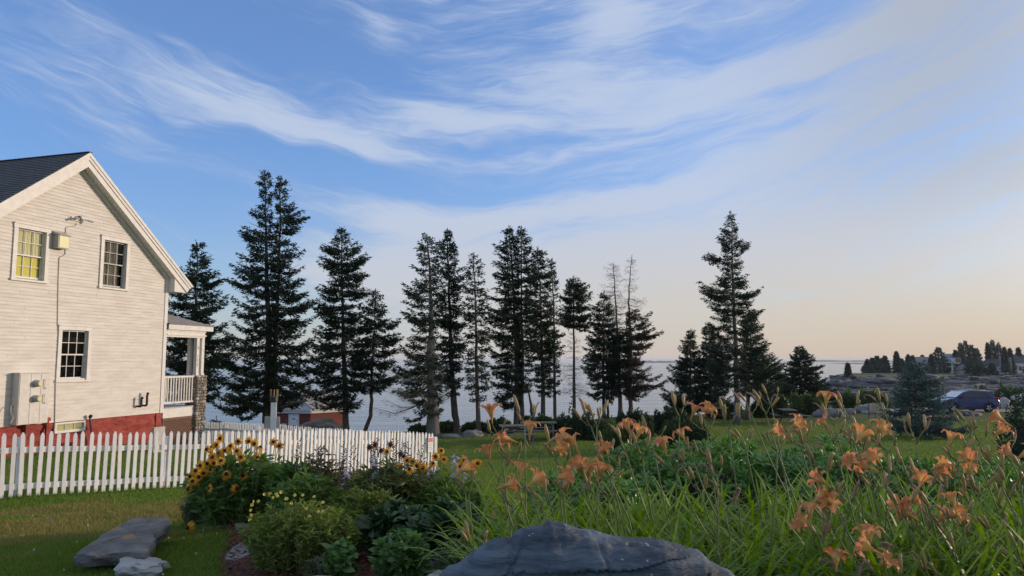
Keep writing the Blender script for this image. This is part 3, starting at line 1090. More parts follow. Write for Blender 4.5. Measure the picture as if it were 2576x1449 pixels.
    MB().box(cx - 0.22, cx - 0.06, -0.035, 0.13, pz - 0.001, pz + 0.07).box(cx + 0.05, cx + 0.21, -0.035, 0.13, pz - 0.001, pz + 0.07).build('column_base', M_white, house)
    MB().box(cx - 0.20, cx - 0.07, 0.26, 0.39, pz, zb0 - 0.001).build('column_post', M_white, house)
    # house number down the post
    for i, (ch, zz2) in enumerate((('3', 2.13), ('1', 1.83), ('1', 1.68), ('5', 1.53))):
        cu = bpy.data.curves.new('house_number', 'FONT')
        cu.body = ch
        cu.size = 0.155
        cu.extrude = 0.006
        cu.align_x = 'CENTER'
        tmp = bpy.data.objects.new('tmp', cu)
        me = bpy.data.meshes.new_from_object(tmp)
        bpy.data.objects.remove(tmp)
        o = link(bpy.data.objects.new('house_number', me), house)
        o.location = (cx - 0.135, -0.027, zz2)
        o.rotation_euler = (pi / 2, 0, 0)
        me.materials.clear(); me.materials.append(M_grey_metal)
    # stone pier
    px0, px1, py0, py1, pz0 = t1 - 0.46, t1 + 0.06, -0.12, 0.42, -1.45
    pier = MB().box(px0 + 0.05, px1 - 0.05, py0 + 0.05, py1 - 0.05, pz0, pz - 0.03).build('stone_pier', M_mortar, house)
    protos = []
    for v in range(8):
        V = []; F = []
        nu_, nv_ = 10, 6
        for j in range(nv_ + 1):
            ph = pi * j / nv_ - pi / 2
            for i in range(nu_):
                th = 2 * pi * i / nu_
                p = Vector((cos(ph) * cos(th), cos(ph) * sin(th), sin(ph)))
                q = Vector([math.copysign(abs(c) ** 0.72, c) for c in p])
                q *= 1 + 0.13 * float(vnoise(p.x * 1.7 + v * 5, p.y * 1.7, p.z * 1.7))
                V.append(q * 0.5)
        for j in range(nv_):
            for i in range(nu_):
                F.append((j * nu_ + i, j * nu_ + (i + 1) % nu_, (j + 1) * nu_ + (i + 1) % nu_, (j + 1) * nu_ + i))
        protos.append(MB().add(V, F).mesh('stone', M_stone[v % 4] if v < 4 else M_stone[(0, 1, 2, 1)[v - 4]], True))
    for face in (0, 1, 2):
        z = pz0 + 0.03
        while z < pz - 0.03:
            h = rnd.choice((0.055, 0.07, 0.09, 0.11, 0.13))
            h = min(h, pz - z)
            if h < 0.03: break
            a, b = (px0, px1) if face == 0 else (py0 + 0.08, py1)
            c = a
            while c < b - 0.02:
                w = min(rnd.uniform(0.10, 0.30) * (0.7 if h > 0.1 else 1.0), b - c)
                if b - c - w < 0.07: w = b - c
                sc = (w * 1.04, rnd.uniform(0.10, 0.15), h * 1.08)
                m = rnd.choice(protos)
                dz = rnd.uniform(-0.006, 0.006)
                if face == 0:
                    inst('stone', m, pier, (c + w / 2, py0 + 0.055 + rnd.uniform(-0.012, 0.012), z + h / 2 + dz), (0, rnd.uniform(-0.08, 0.08), 0), sc)
                elif face == 1:
                    inst('stone', m, pier, (px0 + 0.055, c + w / 2, z + h / 2 + dz), (0, 0, pi / 2), sc)
                else:
                    inst('stone', m, pier, (px1 - 0.055, c + w / 2, z + h / 2 + dz), (0, 0, pi / 2), sc)
                c += w
            z += h
    # lattice skirt
    la, lb, lz0, lz1 = 0.04, px0 - 0.02, -1.35, -0.21
    lat = MB().box(la, la + 0.05, -0.002, 0.03, lz0, lz1).box(lb - 0.05, lb, -0.002, 0.03, lz0, lz1).box(la + 0.05, lb - 0.05, -0.002, 0.03, lz1 - 0.05, lz1).build('lattice_skirt', M_lattice, house)
    step = 0.105
    for s in (-1, 1):
        i = -14
        while i < 28:
            c = la + i * step
            # line x = c + s*(z-lz0)
            pts = []
            for (z) in (lz0, lz1):
                pts.append((c + (z - lz0) if s > 0 else c + (lz1 - z), z))
            (xA, zA), (xB, zB) = pts
            # clip to la..lb
            def clip(xA, zA, xB, zB):
                t0, t1_ = 0.0, 1.0
                dx = xB - xA
                for (lo, sg) in ((la + 0.05, 1), (lb - 0.05, -1)):
                    va, vb = (xA - lo) * sg, (xB - lo) * sg
                    if va < 0 and vb < 0: return None
                    if va < 0: t0 = max(t0, va / (va - vb))
                    elif vb < 0: t1_ = min(t1_, va / (va - vb))
                if t1_ - t0 < 0.05: return None
                return (xA + dx * t0, zA + (zB - zA) * t0, xA + dx * t1_, zA + (zB - zA) * t1_)
            r = clip(xA, zA, xB, zB)
            if r:
                y = 0.004 if s > 0 else 0.016
                MB().bar((r[0], y, r[1]), (r[2], y, r[3]), 0.010, 0.032, up=(-(r[3] - r[1]), 0, r[2] - r[0])).build('lattice_slat', M_lattice, lat)
            i += 1
    MB().box(la, lb, 0.35, 0.37, lz0, lz1).build('skirt_shade_sheet', M_dark, lat)  # dark sheet painted in for the shade under the porch


build_house()

# ------------------------------------------------------------------ things on the house wall
def on_wall(name, lab, cat, x, z, y=-0.02, group=None):
    p = HMAT @ Vector((x, y, z))
    return thing(name, lab, cat, p, HRZ, group)


def wall_items():
    # meter cabinet
    (x0, z1), (x1, _), (_, z0) = HP(31, 940), HP(108, 940), HP(60, 1066)
    w, h = x1 - x0, z1 - z0
    dp = 0.24
    t = on_wall('meter_cabinet', 'pale grey electric cabinet with two round glass meters on the clapboards', 'cabinet', x0, z0)
    MB().box(0, w, -dp, 0, 0, h).build('body', M_offwhite, t)
    MB().box(-0.02, w + 0.02, -dp - 0.03, 0.0, h + 0.001, h + 0.025).build('top_flange', M_offwhite, t)
    xs = [0.012, w * 0.36, w * 0.70, w - 0.012]
    for i in range(3):
        MB().box(xs[i] + 0.006, xs[i + 1] - 0.006, -dp - 0.012, -dp - 0.001, 0.02, h - 0.02).build('door', M_offwhite, t)
    M_meterface = pmat('meter_face', (0.62, 0.55, 0.26), (0.5, 0.44, 0.2), 30, 0.3)
    for zz in (h * 0.80, h * 0.50):
        cx = w * 0.53
        R = Matrix.Translation((cx, -dp - 0.012, zz)) @ Matrix.Rotation(pi / 2, 4, 'X')
        m = MB().lathe([(0.10, 0.0), (0.10, 0.03), (0.088, 0.035), (0.086, 0.14), (0.07, 0.16)], 20, R).build('meter', M_grey_metal, t, True)
        MB().lathe([(0.066, 0.161), (0.066, 0.166)], 18, R).build('dial', M_meterface, m)
        MB().tube([(w * 0.80, -dp - 0.013, zz + 0.1), (w * 0.80, -dp - 0.05, zz + 0.1), (w * 0.80, -dp - 0.05, zz - 0.1), (w * 0.84, -dp - 0.05, zz - 0.14), (w * 0.84, -dp - 0.013, zz - 0.14)], 0.012, 6).build('handle', M_offwhite, t)
    # white louvre-less vent with a sloping hood
    (x0, z1), (x1, _), (_, z0) = HP(133, 585), HP(163, 592), HP(150, 627)
    w, h = x1 - x0 - 0.02, z1 - z0
    t = on_wall('wall_vent', 'white wall vent with sloping dark hood and pale yellow front', 'vent', x0 - 0.02, z0)
    MB().box(0, w, -0.22, 0, 0, h * 0.85).build('housing', M_grey_metal, t)
    MB().add([(-0.02, -0.27, h * 0.86), (w + 0.02, -0.27, h * 0.86), (w + 0.02, 0, h * 1.1), (-0.02, 0, h * 1.1), (-0.02, -0.27, h * 0.83), (w + 0.02, -0.27, h * 0.83), (w + 0.02, 0, h * 0.87), (-0.02, 0, h * 0.87)],
             [(0, 1, 2, 3), (4, 7, 6, 5), (0, 4, 5, 1), (1, 5, 6, 2), (0, 3, 7, 4)]).build('hood', M_grey_metal, t)
    MB().box(0.03, w - 0.03, -0.232, -0.221, 0.02, h * 0.80).build('front_panel', M_vent, t)
    # camera cluster
    x, z = HP(195, 553)
    t = on_wall('security_camera', 'cluster of two white security cameras and a flood light under the gable', 'camera', x, z)
    MB().box(-0.24, 0.16, -0.03, 0, -0.055, 0.055).build('mounting_plate', M_white, t)
    for xx, dx in ((-0.14, -0.10), (0.06, 0.30)):
        MB().tube([(xx, -0.031, 0.0), (xx, -0.10, 0.01)], 0.04, 8).build('joint', M_grey_metal, t)
        MB().tube([(xx, -0.101, 0.01), (xx + dx * 0.4, -0.16, 0.01), (xx + dx * 0.8, -0.26, -0.03)], [0.025, 0.036, 0.034], 8).build('barrel', M_white, t)
    MB().box(-0.06, 0.01, -0.12, -0.031, 0.03, 0.10).build('sensor', M_black, t)
    # its cable down the wall
    pts = [(190, 562), (188, 568), (170, 571), (164, 572), (162, 640), (147, 648), (145, 700), (143, 818)]
    V = [Vector((*[c for c in (HP(*p)[0], -0.03, HP(*p)[1])],)) for p in pts]
    o = MB().tube([HMAT @ v for v in V], 0.011, 5).build('cable', M_grey_metal)
    tag(o, 'thin grey cable running from the cameras down the clapboards', 'cable')
    pts = [(138, 964), (137, 1010), (136, 1060), (134, 1090)]
    V = [Vector((HP(*p)[0], -0.03, HP(*p)[1])) for p in pts]
    tag(MB().tube([HMAT @ v for v in V], 0.013, 5).build('conduit', M_grey_metal), 'grey conduit from the lower window sill to the ground', 'conduit')
    V = [Vector((HP(*p)[0], -0.05 - 0.06 * i, HP(*p)[1])) for i, p in enumerate([(31, 1040), (24, 1022), (15, 1022), (10, 1036), (12, 1050), (0, 1066)])]
    tag(MB().tube([HMAT @ v for v in V], 0.012, 5).build('cable_loop', M_grey_metal), 'loose loop of grey cable left of the meter cabinet', 'cable')
    # two black vent pipes
    for (a, b, c, lab) in (((332, 1023), (343, 1022), (343, 1003), 'short black elbow pipe low on the clapboard wall'), ((346, 1023), (357, 1020), (357, 992), 'tall black elbow pipe low on the clapboard wall')):
        pa, pb, pc = HP(*a), HP(*b), HP(*c)
        t = on_wall('vent_pipe', lab, 'pipe', pb[0], pb[1], -0.02, 'black vent pipes by the corner')
        hgt = pc[1] - pb[1]
        MB().tube([(0, 0, 0), (0, -0.14, 0), (0, -0.17, 0.03), (0, -0.17, hgt)], 0.035, 8).build('elbow', M_black, t)
        MB().tube([(0, -0.17, hgt + 0.001), (0.03, -0.19, hgt + 0.05)], 0.045, 8).build('cap', M_black, t)
    # fill pipe leaning beside the basement window
    p0, p1 = HP(227, 1092), HP(219, 1050)
    t = on_wall('fill_pipe', 'thin rusty fill pipe with dark cap leaning beside the basement window', 'pipe', p0[0], -1.2, -0.1)
    MB().tube([(0, -0.1, 0), (p1[0] - p0[0], 0.0, p1[1] + 1.2)], 0.026, 6).build('tube', M_black, t)
    MB().tube([(p1[0] - p0[0], 0.0, p1[1] + 1.201), (p1[0] - p0[0], -0.05, p1[1] + 1.26)], 0.05, 8).build('cap', M_black, t)
    # red conduit below the cabinet
    for (U, V0, V1, lab) in ((113, 1050, 1092, 'red painted conduit standing against the red foundation'), (60, 1066, 1100, 'thick red pipe below the meter cabinet')):
        a, b = HP(U, V0), HP(U, V1)
        t = on_wall('red_pipe', lab, 'pipe', a[0], -1.3, -0.06)
        MB().box(-0.035, 0.035, -0.06, 0.0, 0, a[1] + 1.3 - 0.10).build('pipe_body', M_red, t)
        MB().box(-0.06, 0.06, -0.09, 0.0, a[1] + 1.3 - 0.099, a[1] + 1.3).build('pipe_head', M_red, t)
    # small white board leaning behind the fence, and brick edging
    x, z = HP(262, 1085)
    p = HMAT @ Vector((x, -2.0, 0))
    zt = Hs(p.x, p.y)
    t = MB().box(-0.22, 0.22, -0.05, 0.05, 0, 0.75).build('utility_box', M_grey_metal, None, loc=(p.x, p.y, zt - 0.02))
    t.rotation_euler = (0, 0, HRZ)
    tag(t, 'pale green utility box on the grass behind the picket fence', 'box')


wall_items()


# ------------------------------------------------------------------ picket fences
def picket_mesh(h, w=0.058, th=0.02):
    m = MB()
    m.prism([(-w / 2, 0), (w / 2, 0), (w / 2, h - 0.05), (w * 0.18, h), (-w * 0.18, h), (-w / 2, h - 0.05)], -th / 2, th / 2)
    return m.mesh('picket', M_fence)


PICK = [picket_mesh(0.97 + 0.012 * i) for i in range(3)]


def resample(pts, step):
    out = [Vector(pts[0])]
    rem = step
    for a, b in zip(pts[:-1], pts[1:]):
        a = Vector(a); b = Vector(b)
        L = (b - a).length
        pos = rem
        while pos <= L:
            out.append(a + (b - a) * (pos / L))
            pos += step
        rem = pos - L
    return out


def smooth_line(ctrl, n=60):
    """catmull-rom through 2d points"""
    P = [Vector(c) for c in ctrl]
    P = [P[0] * 2 - P[1]] + P + [P[-1] * 2 - P[-2]]
    out = []
    for i in range(1, len(P) - 2):
        for k in range(n // (len(P) - 3)):
            t = k / (n // (len(P) - 3))
            p0, p1, p2, p3 = P[i - 1:i + 3]
            out.append(0.5 * ((2 * p1) + (p2 - p0) * t + (2 * p0 - 5 * p1 + 4 * p2 - p3) * t * t + (3 * p1 - p0 - 3 * p2 + p3) * t ** 3))
    out.append(P[-2])
    return out


def fence(lab, ctrl, front_sign, group=None, rail=(0.18, 0.74), skip=None):
    line = smooth_line([(c[0], c[1]) for c in ctrl])
    pts = resample(line, 0.12)
    n = len(pts)
    t = thing('picket_fence', lab, 'fence', (pts[0].x, pts[0].y, Hs(pts[0].x, pts[0].y)), 0, group)
    o0 = Vector(t.location)
    zs = [Hs(p.x, p.y) for p in pts]
    rnd = random.Random(len(pts))
    for i, p in enumerate(pts):
        a = pts[max(i - 1, 0)]; b = pts[min(i + 1, n - 1)]
        d = (b - a).normalized()
        nrm = Vector((-d.y, d.x)) * front_sign
        ang = math.atan2(d.y, d.x)
        sl = (zs[min(i + 1, n - 1)] - zs[max(i - 1, 0)]) / (b - a).length
        q = p + nrm * 0.032
        o = inst('picket', PICK[rnd.randrange(3)], t, (q.x - o0.x, q.y - o0.y, zs[i] + 0.03 - o0.z))
        o.rotation_euler = (rnd.uniform(-0.012, 0.012), rnd.gauss(0, 0.010) - sl * 0.25, ang + rnd.gauss(0, 0.03))
    # rails, in lengths of about 2.2 m, and posts behind
    seg = 19
    for i in range(0, n - 1, seg):
        j = min(i + seg, n - 1)
        for h in rail:
            m = MB()
            for k in range(i, j):
                A = Vector((pts[k].x, pts[k].y, zs[k] + h)) - o0
                B = Vector((pts[k + 1].x, pts[k + 1].y, zs[k + 1] + h)) - o0
                m.bar(A, B + (B - A) * 0.02, 0.038, 0.085)
            m.build('rail', M_fence, t)
        d = (pts[min(i + 1, n - 1)] - pts[max(i - 1, 0)]).normalized()
        nrm = Vector((-d.y, d.x)) * -front_sign
        p = pts[i] + nrm * 0.078
        z = Hs(p.x, p.y)
        m = MB().box(-0.045, 0.045, -0.045, 0.045, -0.2, 0.93)
        o = m.build('post', M_fence, t)
        o.location = (p.x - o0.x, p.y - o0.y, z - o0.z)
        o.rotation_euler = (0, 0, math.atan2(d.y, d.x))
    return t, pts


FENCE_A = [(-9.6, 10.6), (-7.97, 11.5), (-5.6, 14.15), (-4.88, 15.2), (-2.91, 18.76), (-2.14, 19.9)]
fa, FPTS = fence('near white picket fence curving from the left edge to the lawn', FENCE_A, -1)
FENCE_B = [(-2.12, 20.1), (-4.2, 22.0), (-6.9, 24.4), (-9.4, 26.6), (-11.9, 28.8), (-15, 30.2)]
fb, _ = fence('far white picket fence running behind the stone pillar of the porch', FENCE_B, 1)
# notice on the last pickets
p = FPTS[-1]
t = thing('fence_notice', 'small white notice with red heading on the last pickets of the near fence', 'sign', (p.x - 0.02, p.y - 0.06, Hs(p.x, p.y) + 0.55), math.atan2(1.14, 0.77), None)
MB().box(-0.12, 0.08, -0.062, -0.056, 0, 0.38).build('board', M_fence, t)
MB().box(-0.105, 0.065, -0.0645, -0.063, 0.25, 0.36).build('red_heading', pmat('red_print', (0.5, 0.06, 0.06), (0.65, 0.3, 0.3), 60, 0.6), t)
M_print = pmat('grey_print', (0.25, 0.25, 0.26), rough=0.6)
for k in range(4):
    MB().box(-0.09 + 0.01 * (k % 2), 0.05 - 0.012 * (k % 3), -0.0645, -0.063, 0.20 - k * 0.045, 0.213 - k * 0.045).build('print_line', M_print, t)

# ------------------------------------------------------------------ lamp post in the yard
d = 23.6
pp = W(687, 1080, d)
zb = Hs(pp.x, pp.y)
t = thing('bell_post', 'white square post with dark collar and upright brass rods, boxes on both sides', 'post', (pp.x, pp.y, zb - 0.05), 0.25)
ht = W(687, 1012, d).z - zb + 0.05
MB().box(-0.085, 0.085, -0.085, 0.085, 0, ht).build('shaft', M_fence, t)
MB().lathe([(0.10, ht + 0.001), (0.125, ht + 0.03), (0.125, ht + 0.16), (0.09, ht + 0.22)], 12).build('collar', M_black, t)
M_brass = pmat('weathered_brass', (0.30, 0.24, 0.12), (0.2, 0.17, 0.09), 20, 0.5, metal=0.5)
for k in range(8):
    a = 2 * pi * k / 8
    MB().tube([(0.115 * cos(a), 0.115 * sin(a), ht + 0.165), (0.12 * cos(a), 0.12 * sin(a), ht + 0.40)], 0.011, 5).build('rod', M_brass, t)
zz = W(687, 1073, d).z - zb
MB().box(-0.26, -0.087, -0.06, 0.10, zz, zz + 0.36).build('side_box', M_grey_metal, t)
MB().box(0.087, 0.19, -0.06, 0.10, zz, zz + 0.34).build('side_box', M_grey_metal, t)

# ------------------------------------------------------------------ small brick house by the water
def brick_mat():
    m = bpy.data.materials.new('red_brick')
    m.use_nodes = True
    t = NT(m.node_tree)
    p = t.n['Principled BSDF']
    tc = t.new('ShaderNodeTexCoord')
    mp = t.new('ShaderNodeMapping')
    t.l.new(tc.outputs['Object'], mp.inputs[0])
    f = t.noise(mp.outputs[0], 3.0, 5.0, 0.65)
    col = t.mix(t.sstep(f, 0.35, 0.65), (0.15, 0.035, 0.03), (0.23, 0.065, 0.04))
    t.l.new(col, p.inputs['Base Color'])
    p.inputs['Roughness'].default_value = 0.85
    return m


M_brick = brick_mat()


def brick_house():
    d = 58.0
    c = W(780, 1080, d)                              # near corner
    ZB = -6.45
    ztop = W(780, 1040, d).z
    Hh = ztop - ZB
    rz = -0.16
    t = thing('brick_house', 'little red brick house with white gable and white door near the water', 'house', (c.x, c.y, ZB), rz)
    wid, dep = 3.0, 3.3
    MB().box(-wid, 0, 0, 0.2, 0, Hh).build('wall', M_brick, t)
    # side wall turns away to the right
    skew = 0.95
    sx, sy = cos(skew), sin(skew)
    B = MB()
    L = dep
    V = [(0, 0.0, 0), (L * sx, L * sy, 0), (L * sx - 0.2 * sy, L * sy + 0.2 * sx, 0), (-0.2 * sy, 0.2 * sx, 0)]
    V = V + [(x, y, Hh) for x, y, z in V]
    B.add(V, [(0, 1, 5, 4), (1, 2, 6, 5), (2, 3, 7, 6), (3, 0, 4, 7), (4, 5, 6, 7)]).build('wall', M_brick, t)
    # brick courses on the visible faces, standing a little proud
    rnd = random.Random(5)
    bm1 = MB(); n1 = 0
    protoA = MB().box(0, 0.205, -0.012, 0.0, 0, 0.062).mesh('brick', M_brick)
    rows = int(Hh / 0.075)
    cnt = 0
    rest = MB()
    for r in range(rows - 1, -1, -1):
        z = r * 0.075 + 0.006
        for k in range(int(wid / 0.22)):
            x = -wid + 0.01 + k * 0.22 + (0.0 if r % 2 else 0.005)
            if -1.80 < x + 0.1 < -0.88: continue
            if cnt < 150:
                inst('brick', protoA, t, (x, 0, z)); cnt += 1
            else:
                rest.box(x, x + 0.205, -0.012, 0.0, z, z + 0.062)
    for r in range(rows - 1, -1, -1):
        z = r * 0.075 + 0.006
        for k in range(int(L / 0.22)):
            u = 0.01 + k * 0.22
            if cnt < 295:
                inst('brick', protoA, t, (u * sx, u * sy, z), (0, 0, skew)); cnt += 1
            else:
                M = Matrix.Rotation(skew, 4, 'Z')
                rest.box(u, u + 0.205, -0.012, 0.0, z, z + 0.062, M)
    tag(rest.build('bricks', M_brick, t), kind='stuff')
    # entablature and pediment
    MB().box(-wid - 0.15, 0.10, -0.16, 0.2, Hh + 0.001, Hh + 0.22).box(-wid - 0.25, 0.16, -0.26, 0.2, Hh + 0.222, Hh + 0.40).build('cornice', M_white, t)
    gp = 1.25
    MB().prism([(-wid - 0.2, Hh + 0.402), (0.12, Hh + 0.402), (-wid / 2, Hh + 0.40 + gp)], -0.10, 0.2).build('gable', M_white, t)
    for s in (-1, 1):
        a = Vector((-wid / 2, -0.2, Hh + 0.44 + gp)); b = Vector((-wid / 2 + s * (wid / 2 + 0.28), -0.2, Hh + 0.42))
        MB().bar(a, b, 0.22, 0.10).build('rake_trim', M_white, t)
    # door
    x0, x1 = -1.78, -0.90
    dh = Hh - 0.06
    fr = MB().box(x0, x0 + 0.11, -0.06, 0.0, 0, dh).box(x1 - 0.11, x1, -0.06, 0.0, 0, dh).box(x0, x1, -0.065, 0.0, dh - 0.12, dh + 0.0).build('door_frame', M_white, t)
    dr = MB().box(x0 + 0.112, x1 - 0.112, -0.035, -0.002, 0, dh - 0.125).build('door', M_fence, t)
    MB().box(x0 + 0.32, x1 - 0.34, -0.045, -0.036, dh - 0.42, dh - 0.34).build('number_plate', M_black, dr)
    MB().box(x0 + 0.26, x1 - 0.28, -0.045, -0.036, dh - 0.95, dh - 0.86).build('notice', pmat('dark_red_notice', (0.3, 0.02, 0.03), rough=0.6), dr)
    MB().box(x1 - 0.2, x1 - 0.17, -0.06, -0.036, dh - 0.62, dh - 0.48).build('handle', M_black, dr)
    MB().box(x0 - 0.56, x0 - 0.18, -0.07, -0.013, dh - 0.95, dh - 0.75).build('wall_plate', M_fence, t)
    # side eave and roof
    e = Matrix.Rotation(skew, 4, 'Z')
    MB().box(0.0, L + 0.2, -0.16, 0.0, Hh + 0.003, Hh + 0.21, e).box(0.17, L + 0.25, -0.26, 0.0, Hh + 0.224, Hh + 0.38, e).build('eave_board', M_white, t)
    ax = Vector((sx, sy, 0)) * (L + 0.3)
    ridge0 = Vector((-wid / 2, -0.30, Hh + 0.50 + gp)); ridge1 = ridge0 + ax
    r0 = Vector((0.34, -0.34, Hh + 0.39)); r1 = r0 + ax
    l0 = Vector((-wid - 0.32, -0.30, Hh + 0.43)); l1 = l0 + ax
    MB().add([ridge0, r0, r1, ridge1, l0, l1], [(0, 1, 2, 3), (0, 3, 5, 4)]).build('roof', M_porch_shingle, t)


brick_house()


# ------------------------------------------------------------------ stones
def rock_mat(name, a, b, c, sc=2.0, bump=0.8, c3lo=0.6, c3scale=None, stretch=(1, 1, 1)):
    return pmat(name, a, b, sc, 0.85, bump, sc * 6, 0.02, detail=6.0, c3=c, c3lo=c3lo, c3hi=c3lo + 0.08, c3scale=c3scale or sc * 2.5, stretch=stretch)


M_granite = rock_mat('granite', (0.13, 0.135, 0.135), (0.21, 0.21, 0.205), (0.07, 0.07, 0.07), 1.2)
M_palerock = rock_mat('pale_granite', (0.26, 0.26, 0.255), (0.36, 0.36, 0.35), (0.15, 0.15, 0.15), 1.2)
M_brownrock = rock_mat('brown_rock', (0.16, 0.125, 0.085), (0.24, 0.2, 0.15), (0.30, 0.31, 0.31), 0.6, 0.8, 0.55, 0.8)


def rock_mesh(name, sx, sy, sz, seed, mat, sub=(28, 16), rough=0.28, flat=0.0):
    nu, nv = sub
    th = np.linspace(0, 2 * pi, nu, endpoint=False)
    ph = np.linspace(-pi / 2, pi / 2, nv)
    T, P = np.meshgrid(th, ph)
    x, y, z = np.cos(P) * np.cos(T), np.cos(P) * np.sin(T), np.sin(P)
    pw = 0.75
    x, y, z = (np.sign(a) * np.abs(a) ** pw for a in (x, y, z))
    r = 1 + rough * fbm(x * 1.3 + seed * 3.1, y * 1.3, z * 1.3 + seed, 5, 2.2, 0.55)
    # facets
    f = vnoise(np.round(x * 1.6 + seed), np.round(y * 1.6), np.round(z * 1.6)) * 0.05
    r = r + f
    V = np.stack([x * r * sx, y * r * sy, z * r * sz], -1)
    idx = np.arange(nu * nv).reshape(nv, nu)
    F = np.stack([idx[:-1], np.roll(idx[:-1], -1, 1), np.roll(idx[1:], -1, 1), idx[1:]], -1).reshape(-1, 4)
    return np_mesh(name, V, F, mat, True)


def rock(U0, U1, Vtop, d, lab, mat, seed, group=None, sink=0.3, depth=0.8, zbase=None):
    x0, x1 = Wd(U0, d), Wd(U1, d)
    zt = W((U0 + U1) / 2, Vtop, d).z
    cx = (x0 + x1) / 2
    zb = Hs(cx, d) if zbase is None else zbase
    h = zt - zb
    sz = h * (1 + sink) / 2 * 1.05
    me = rock_mesh('boulder', (x1 - x0) / 2, (x1 - x0) / 2 * depth, sz, seed, mat)
    o = link(bpy.data.objects.new('boulder', me))
    o.location = (cx, d, zt - sz)
    return tag(o, lab, 'boulder', group)


rock(762, 862, 1054, 39.5, 'large brown boulder with pale top in front of the brick house', M_brownrock, 3)
rock(1108, 1162, 1092, 35.5, 'flat grey stone between two trunks at the lawn edge', M_granite, 5, 'stones along the lawn edge')
rock(1163, 1212, 1083, 35.8, 'rounded grey stone right of the thick bare trunk', M_granite, 7, 'stones along the lawn edge')
rock(1208, 1235, 1092, 36.4, 'small grey stone right of the rounded one at the lawn edge', M_granite, 9, 'stones along the lawn edge')
rock(1262, 1302, 1079, 38.6, 'dark stone left of the picnic table under the spruces', M_granite, 11, 'stones along the lawn edge')
rock(2045, 2104, 1027, 50, 'dark grey boulder beyond the lawn left of the pale slab', M_granite, 13)
rock(2104, 2140, 1026, 55, 'low dark stone behind the dark boulder on the lawn', M_granite, 14)
rock(2146, 2216, 1015, 58, 'long pale slab of rock at the far edge of the lawn', M_palerock, 15)
rock(2488, 2524, 1003, 64, 'pale rock right behind the tail of the blue car', M_palerock, 17)
rock(2398, 2450, 1037, 52, 'low flat dark stone at the gravel edge below the blue car', M_granite, 18, sink=0.5)
rock(1884, 1908, 1006, 70, 'white rock seen between the trunks by the far hedge', M_palerock, 19)
rock(2034, 2072, 997, 72, 'white rocks above the far hedge', M_palerock, 20)


# ------------------------------------------------------------------ picnic tables
M_tablewood = pmat('dark_stained_wood', (0.035, 0.03, 0.027), (0.06, 0.052, 0.045), 6, 0.6, 0.3, 40, 0.004)
M_greywood = pmat('grey_weathered_wood', (0.17, 0.165, 0.155), (0.11, 0.105, 0.10), 6, 0.75, 0.3, 40, 0.004)


def picnic_table(U, d, rz, lab, mat, L=1.85, sc=1.0):
    x = Wd(U, d)
    t = thing('picnic_table', lab, 'picnic table', (x, d, Hs(x, d)), rz, 'picnic tables on the lawn')
    for i in range(5):
        y = -0.36 + i * 0.165
        MB().box(-L / 2, L / 2, y, y + 0.155, 0.72, 0.76).build('top_plank', mat, t)
    for s in (-1, 1):
        for i in range(2):
            y = s * 0.72 + (i - 1) * 0.15
            MB().box(-L / 2, L / 2, y, y + 0.14, 0.42, 0.46).build('seat_plank', mat, t)
    for xx in (-L * 0.36, L * 0.36):
        MB().box(xx - 0.02, xx + 0.02, -0.38, 0.45, 0.63, 0.719).build('top_brace', mat, t)
        MB().box(xx - 0.02, xx + 0.02, -0.86, 0.86, 0.33, 0.419).build('seat_brace', mat, t)
        for s in (-1, 1):
            MB().bar((xx + 0.045, s * 0.28, 0.68), (xx + 0.045, s * 0.70, 0.0), 0.04, 0.10, (1, 0, 0)).build('leg', mat, t)
    return t


picnic_table(1975, 43, 1.45, 'dark picnic table end-on on the open lawn right of the tall spruce', M_tablewood)
picnic_table(1808, 45, 1.2, 'small dark picnic table half hidden left of the tall spruce trunk', M_tablewood)
picnic_table(1302, 31.6, 0.06, 'grey picnic table under the dense spruces', M_greywood, 1.55)
picnic_table(1354, 33.6, 0.02, 'second grey picnic table farther back under the dense spruces', M_greywood, 1.6)
# grey slatted bench beside the blue spruce
x = Wd(2204, 47)
t = thing('park_bench', 'grey slatted bench left of the blue spruce', 'bench', (x, 47, Hs(x, 47)), 0.5)
for i in range(4):
    MB().box(-0.75, 0.75, -0.22 + i * 0.115, -0.12 + i * 0.115, 0.42, 0.45).build('seat_slat', M_greywood, t)
for i in range(5):
    MB().box(-0.75, 0.75, 0.24, 0.27, 0.50 + i * 0.10, 0.58 + i * 0.10).build('back_slat', M_greywood, t)
for xx in (-0.68, 0.68):
    MB().box(xx - 0.04, xx + 0.04, -0.22, -0.14, 0, 0.419).build('leg', M_greywood, t)
    MB().box(xx - 0.04, xx + 0.04, 0.271, 0.33, 0, 1.0).build('leg', M_greywood, t)

# ------------------------------------------------------------------ cars
M_blue = pmat('blue_car_paint', (0.004, 0.032, 0.15), (0.005, 0.036, 0.165), 3, 0.35, coat=0.5)
M_whitecar = pmat('white_car_paint', (0.62, 0.62, 0.62), rough=0.25, coat=1.0)
M_rubber = pmat('rubber', (0.012, 0.012, 0.013), (0.02, 0.02, 0.02), 12, 0.85)
M_trim = pmat('black_plastic_trim', (0.022, 0.022, 0.024), (0.03, 0.03, 0.032), 20, 0.6)
M_chrome = pmat('silver_alloy', (0.62, 0.63, 0.65), rough=0.3, metal=0.9)
M_sunshade = pmat('silver_sunshade', (0.70, 0.74, 0.76), (0.6, 0.64, 0.66), 4, 0.4)
M_carglass = pmat('dark_car_glass', (0.012, 0.015, 0.018), rough=0.05, spec=0.8)
M_taillight = pmat('red_tail_light', (0.45, 0.01, 0.02), rough=0.15)


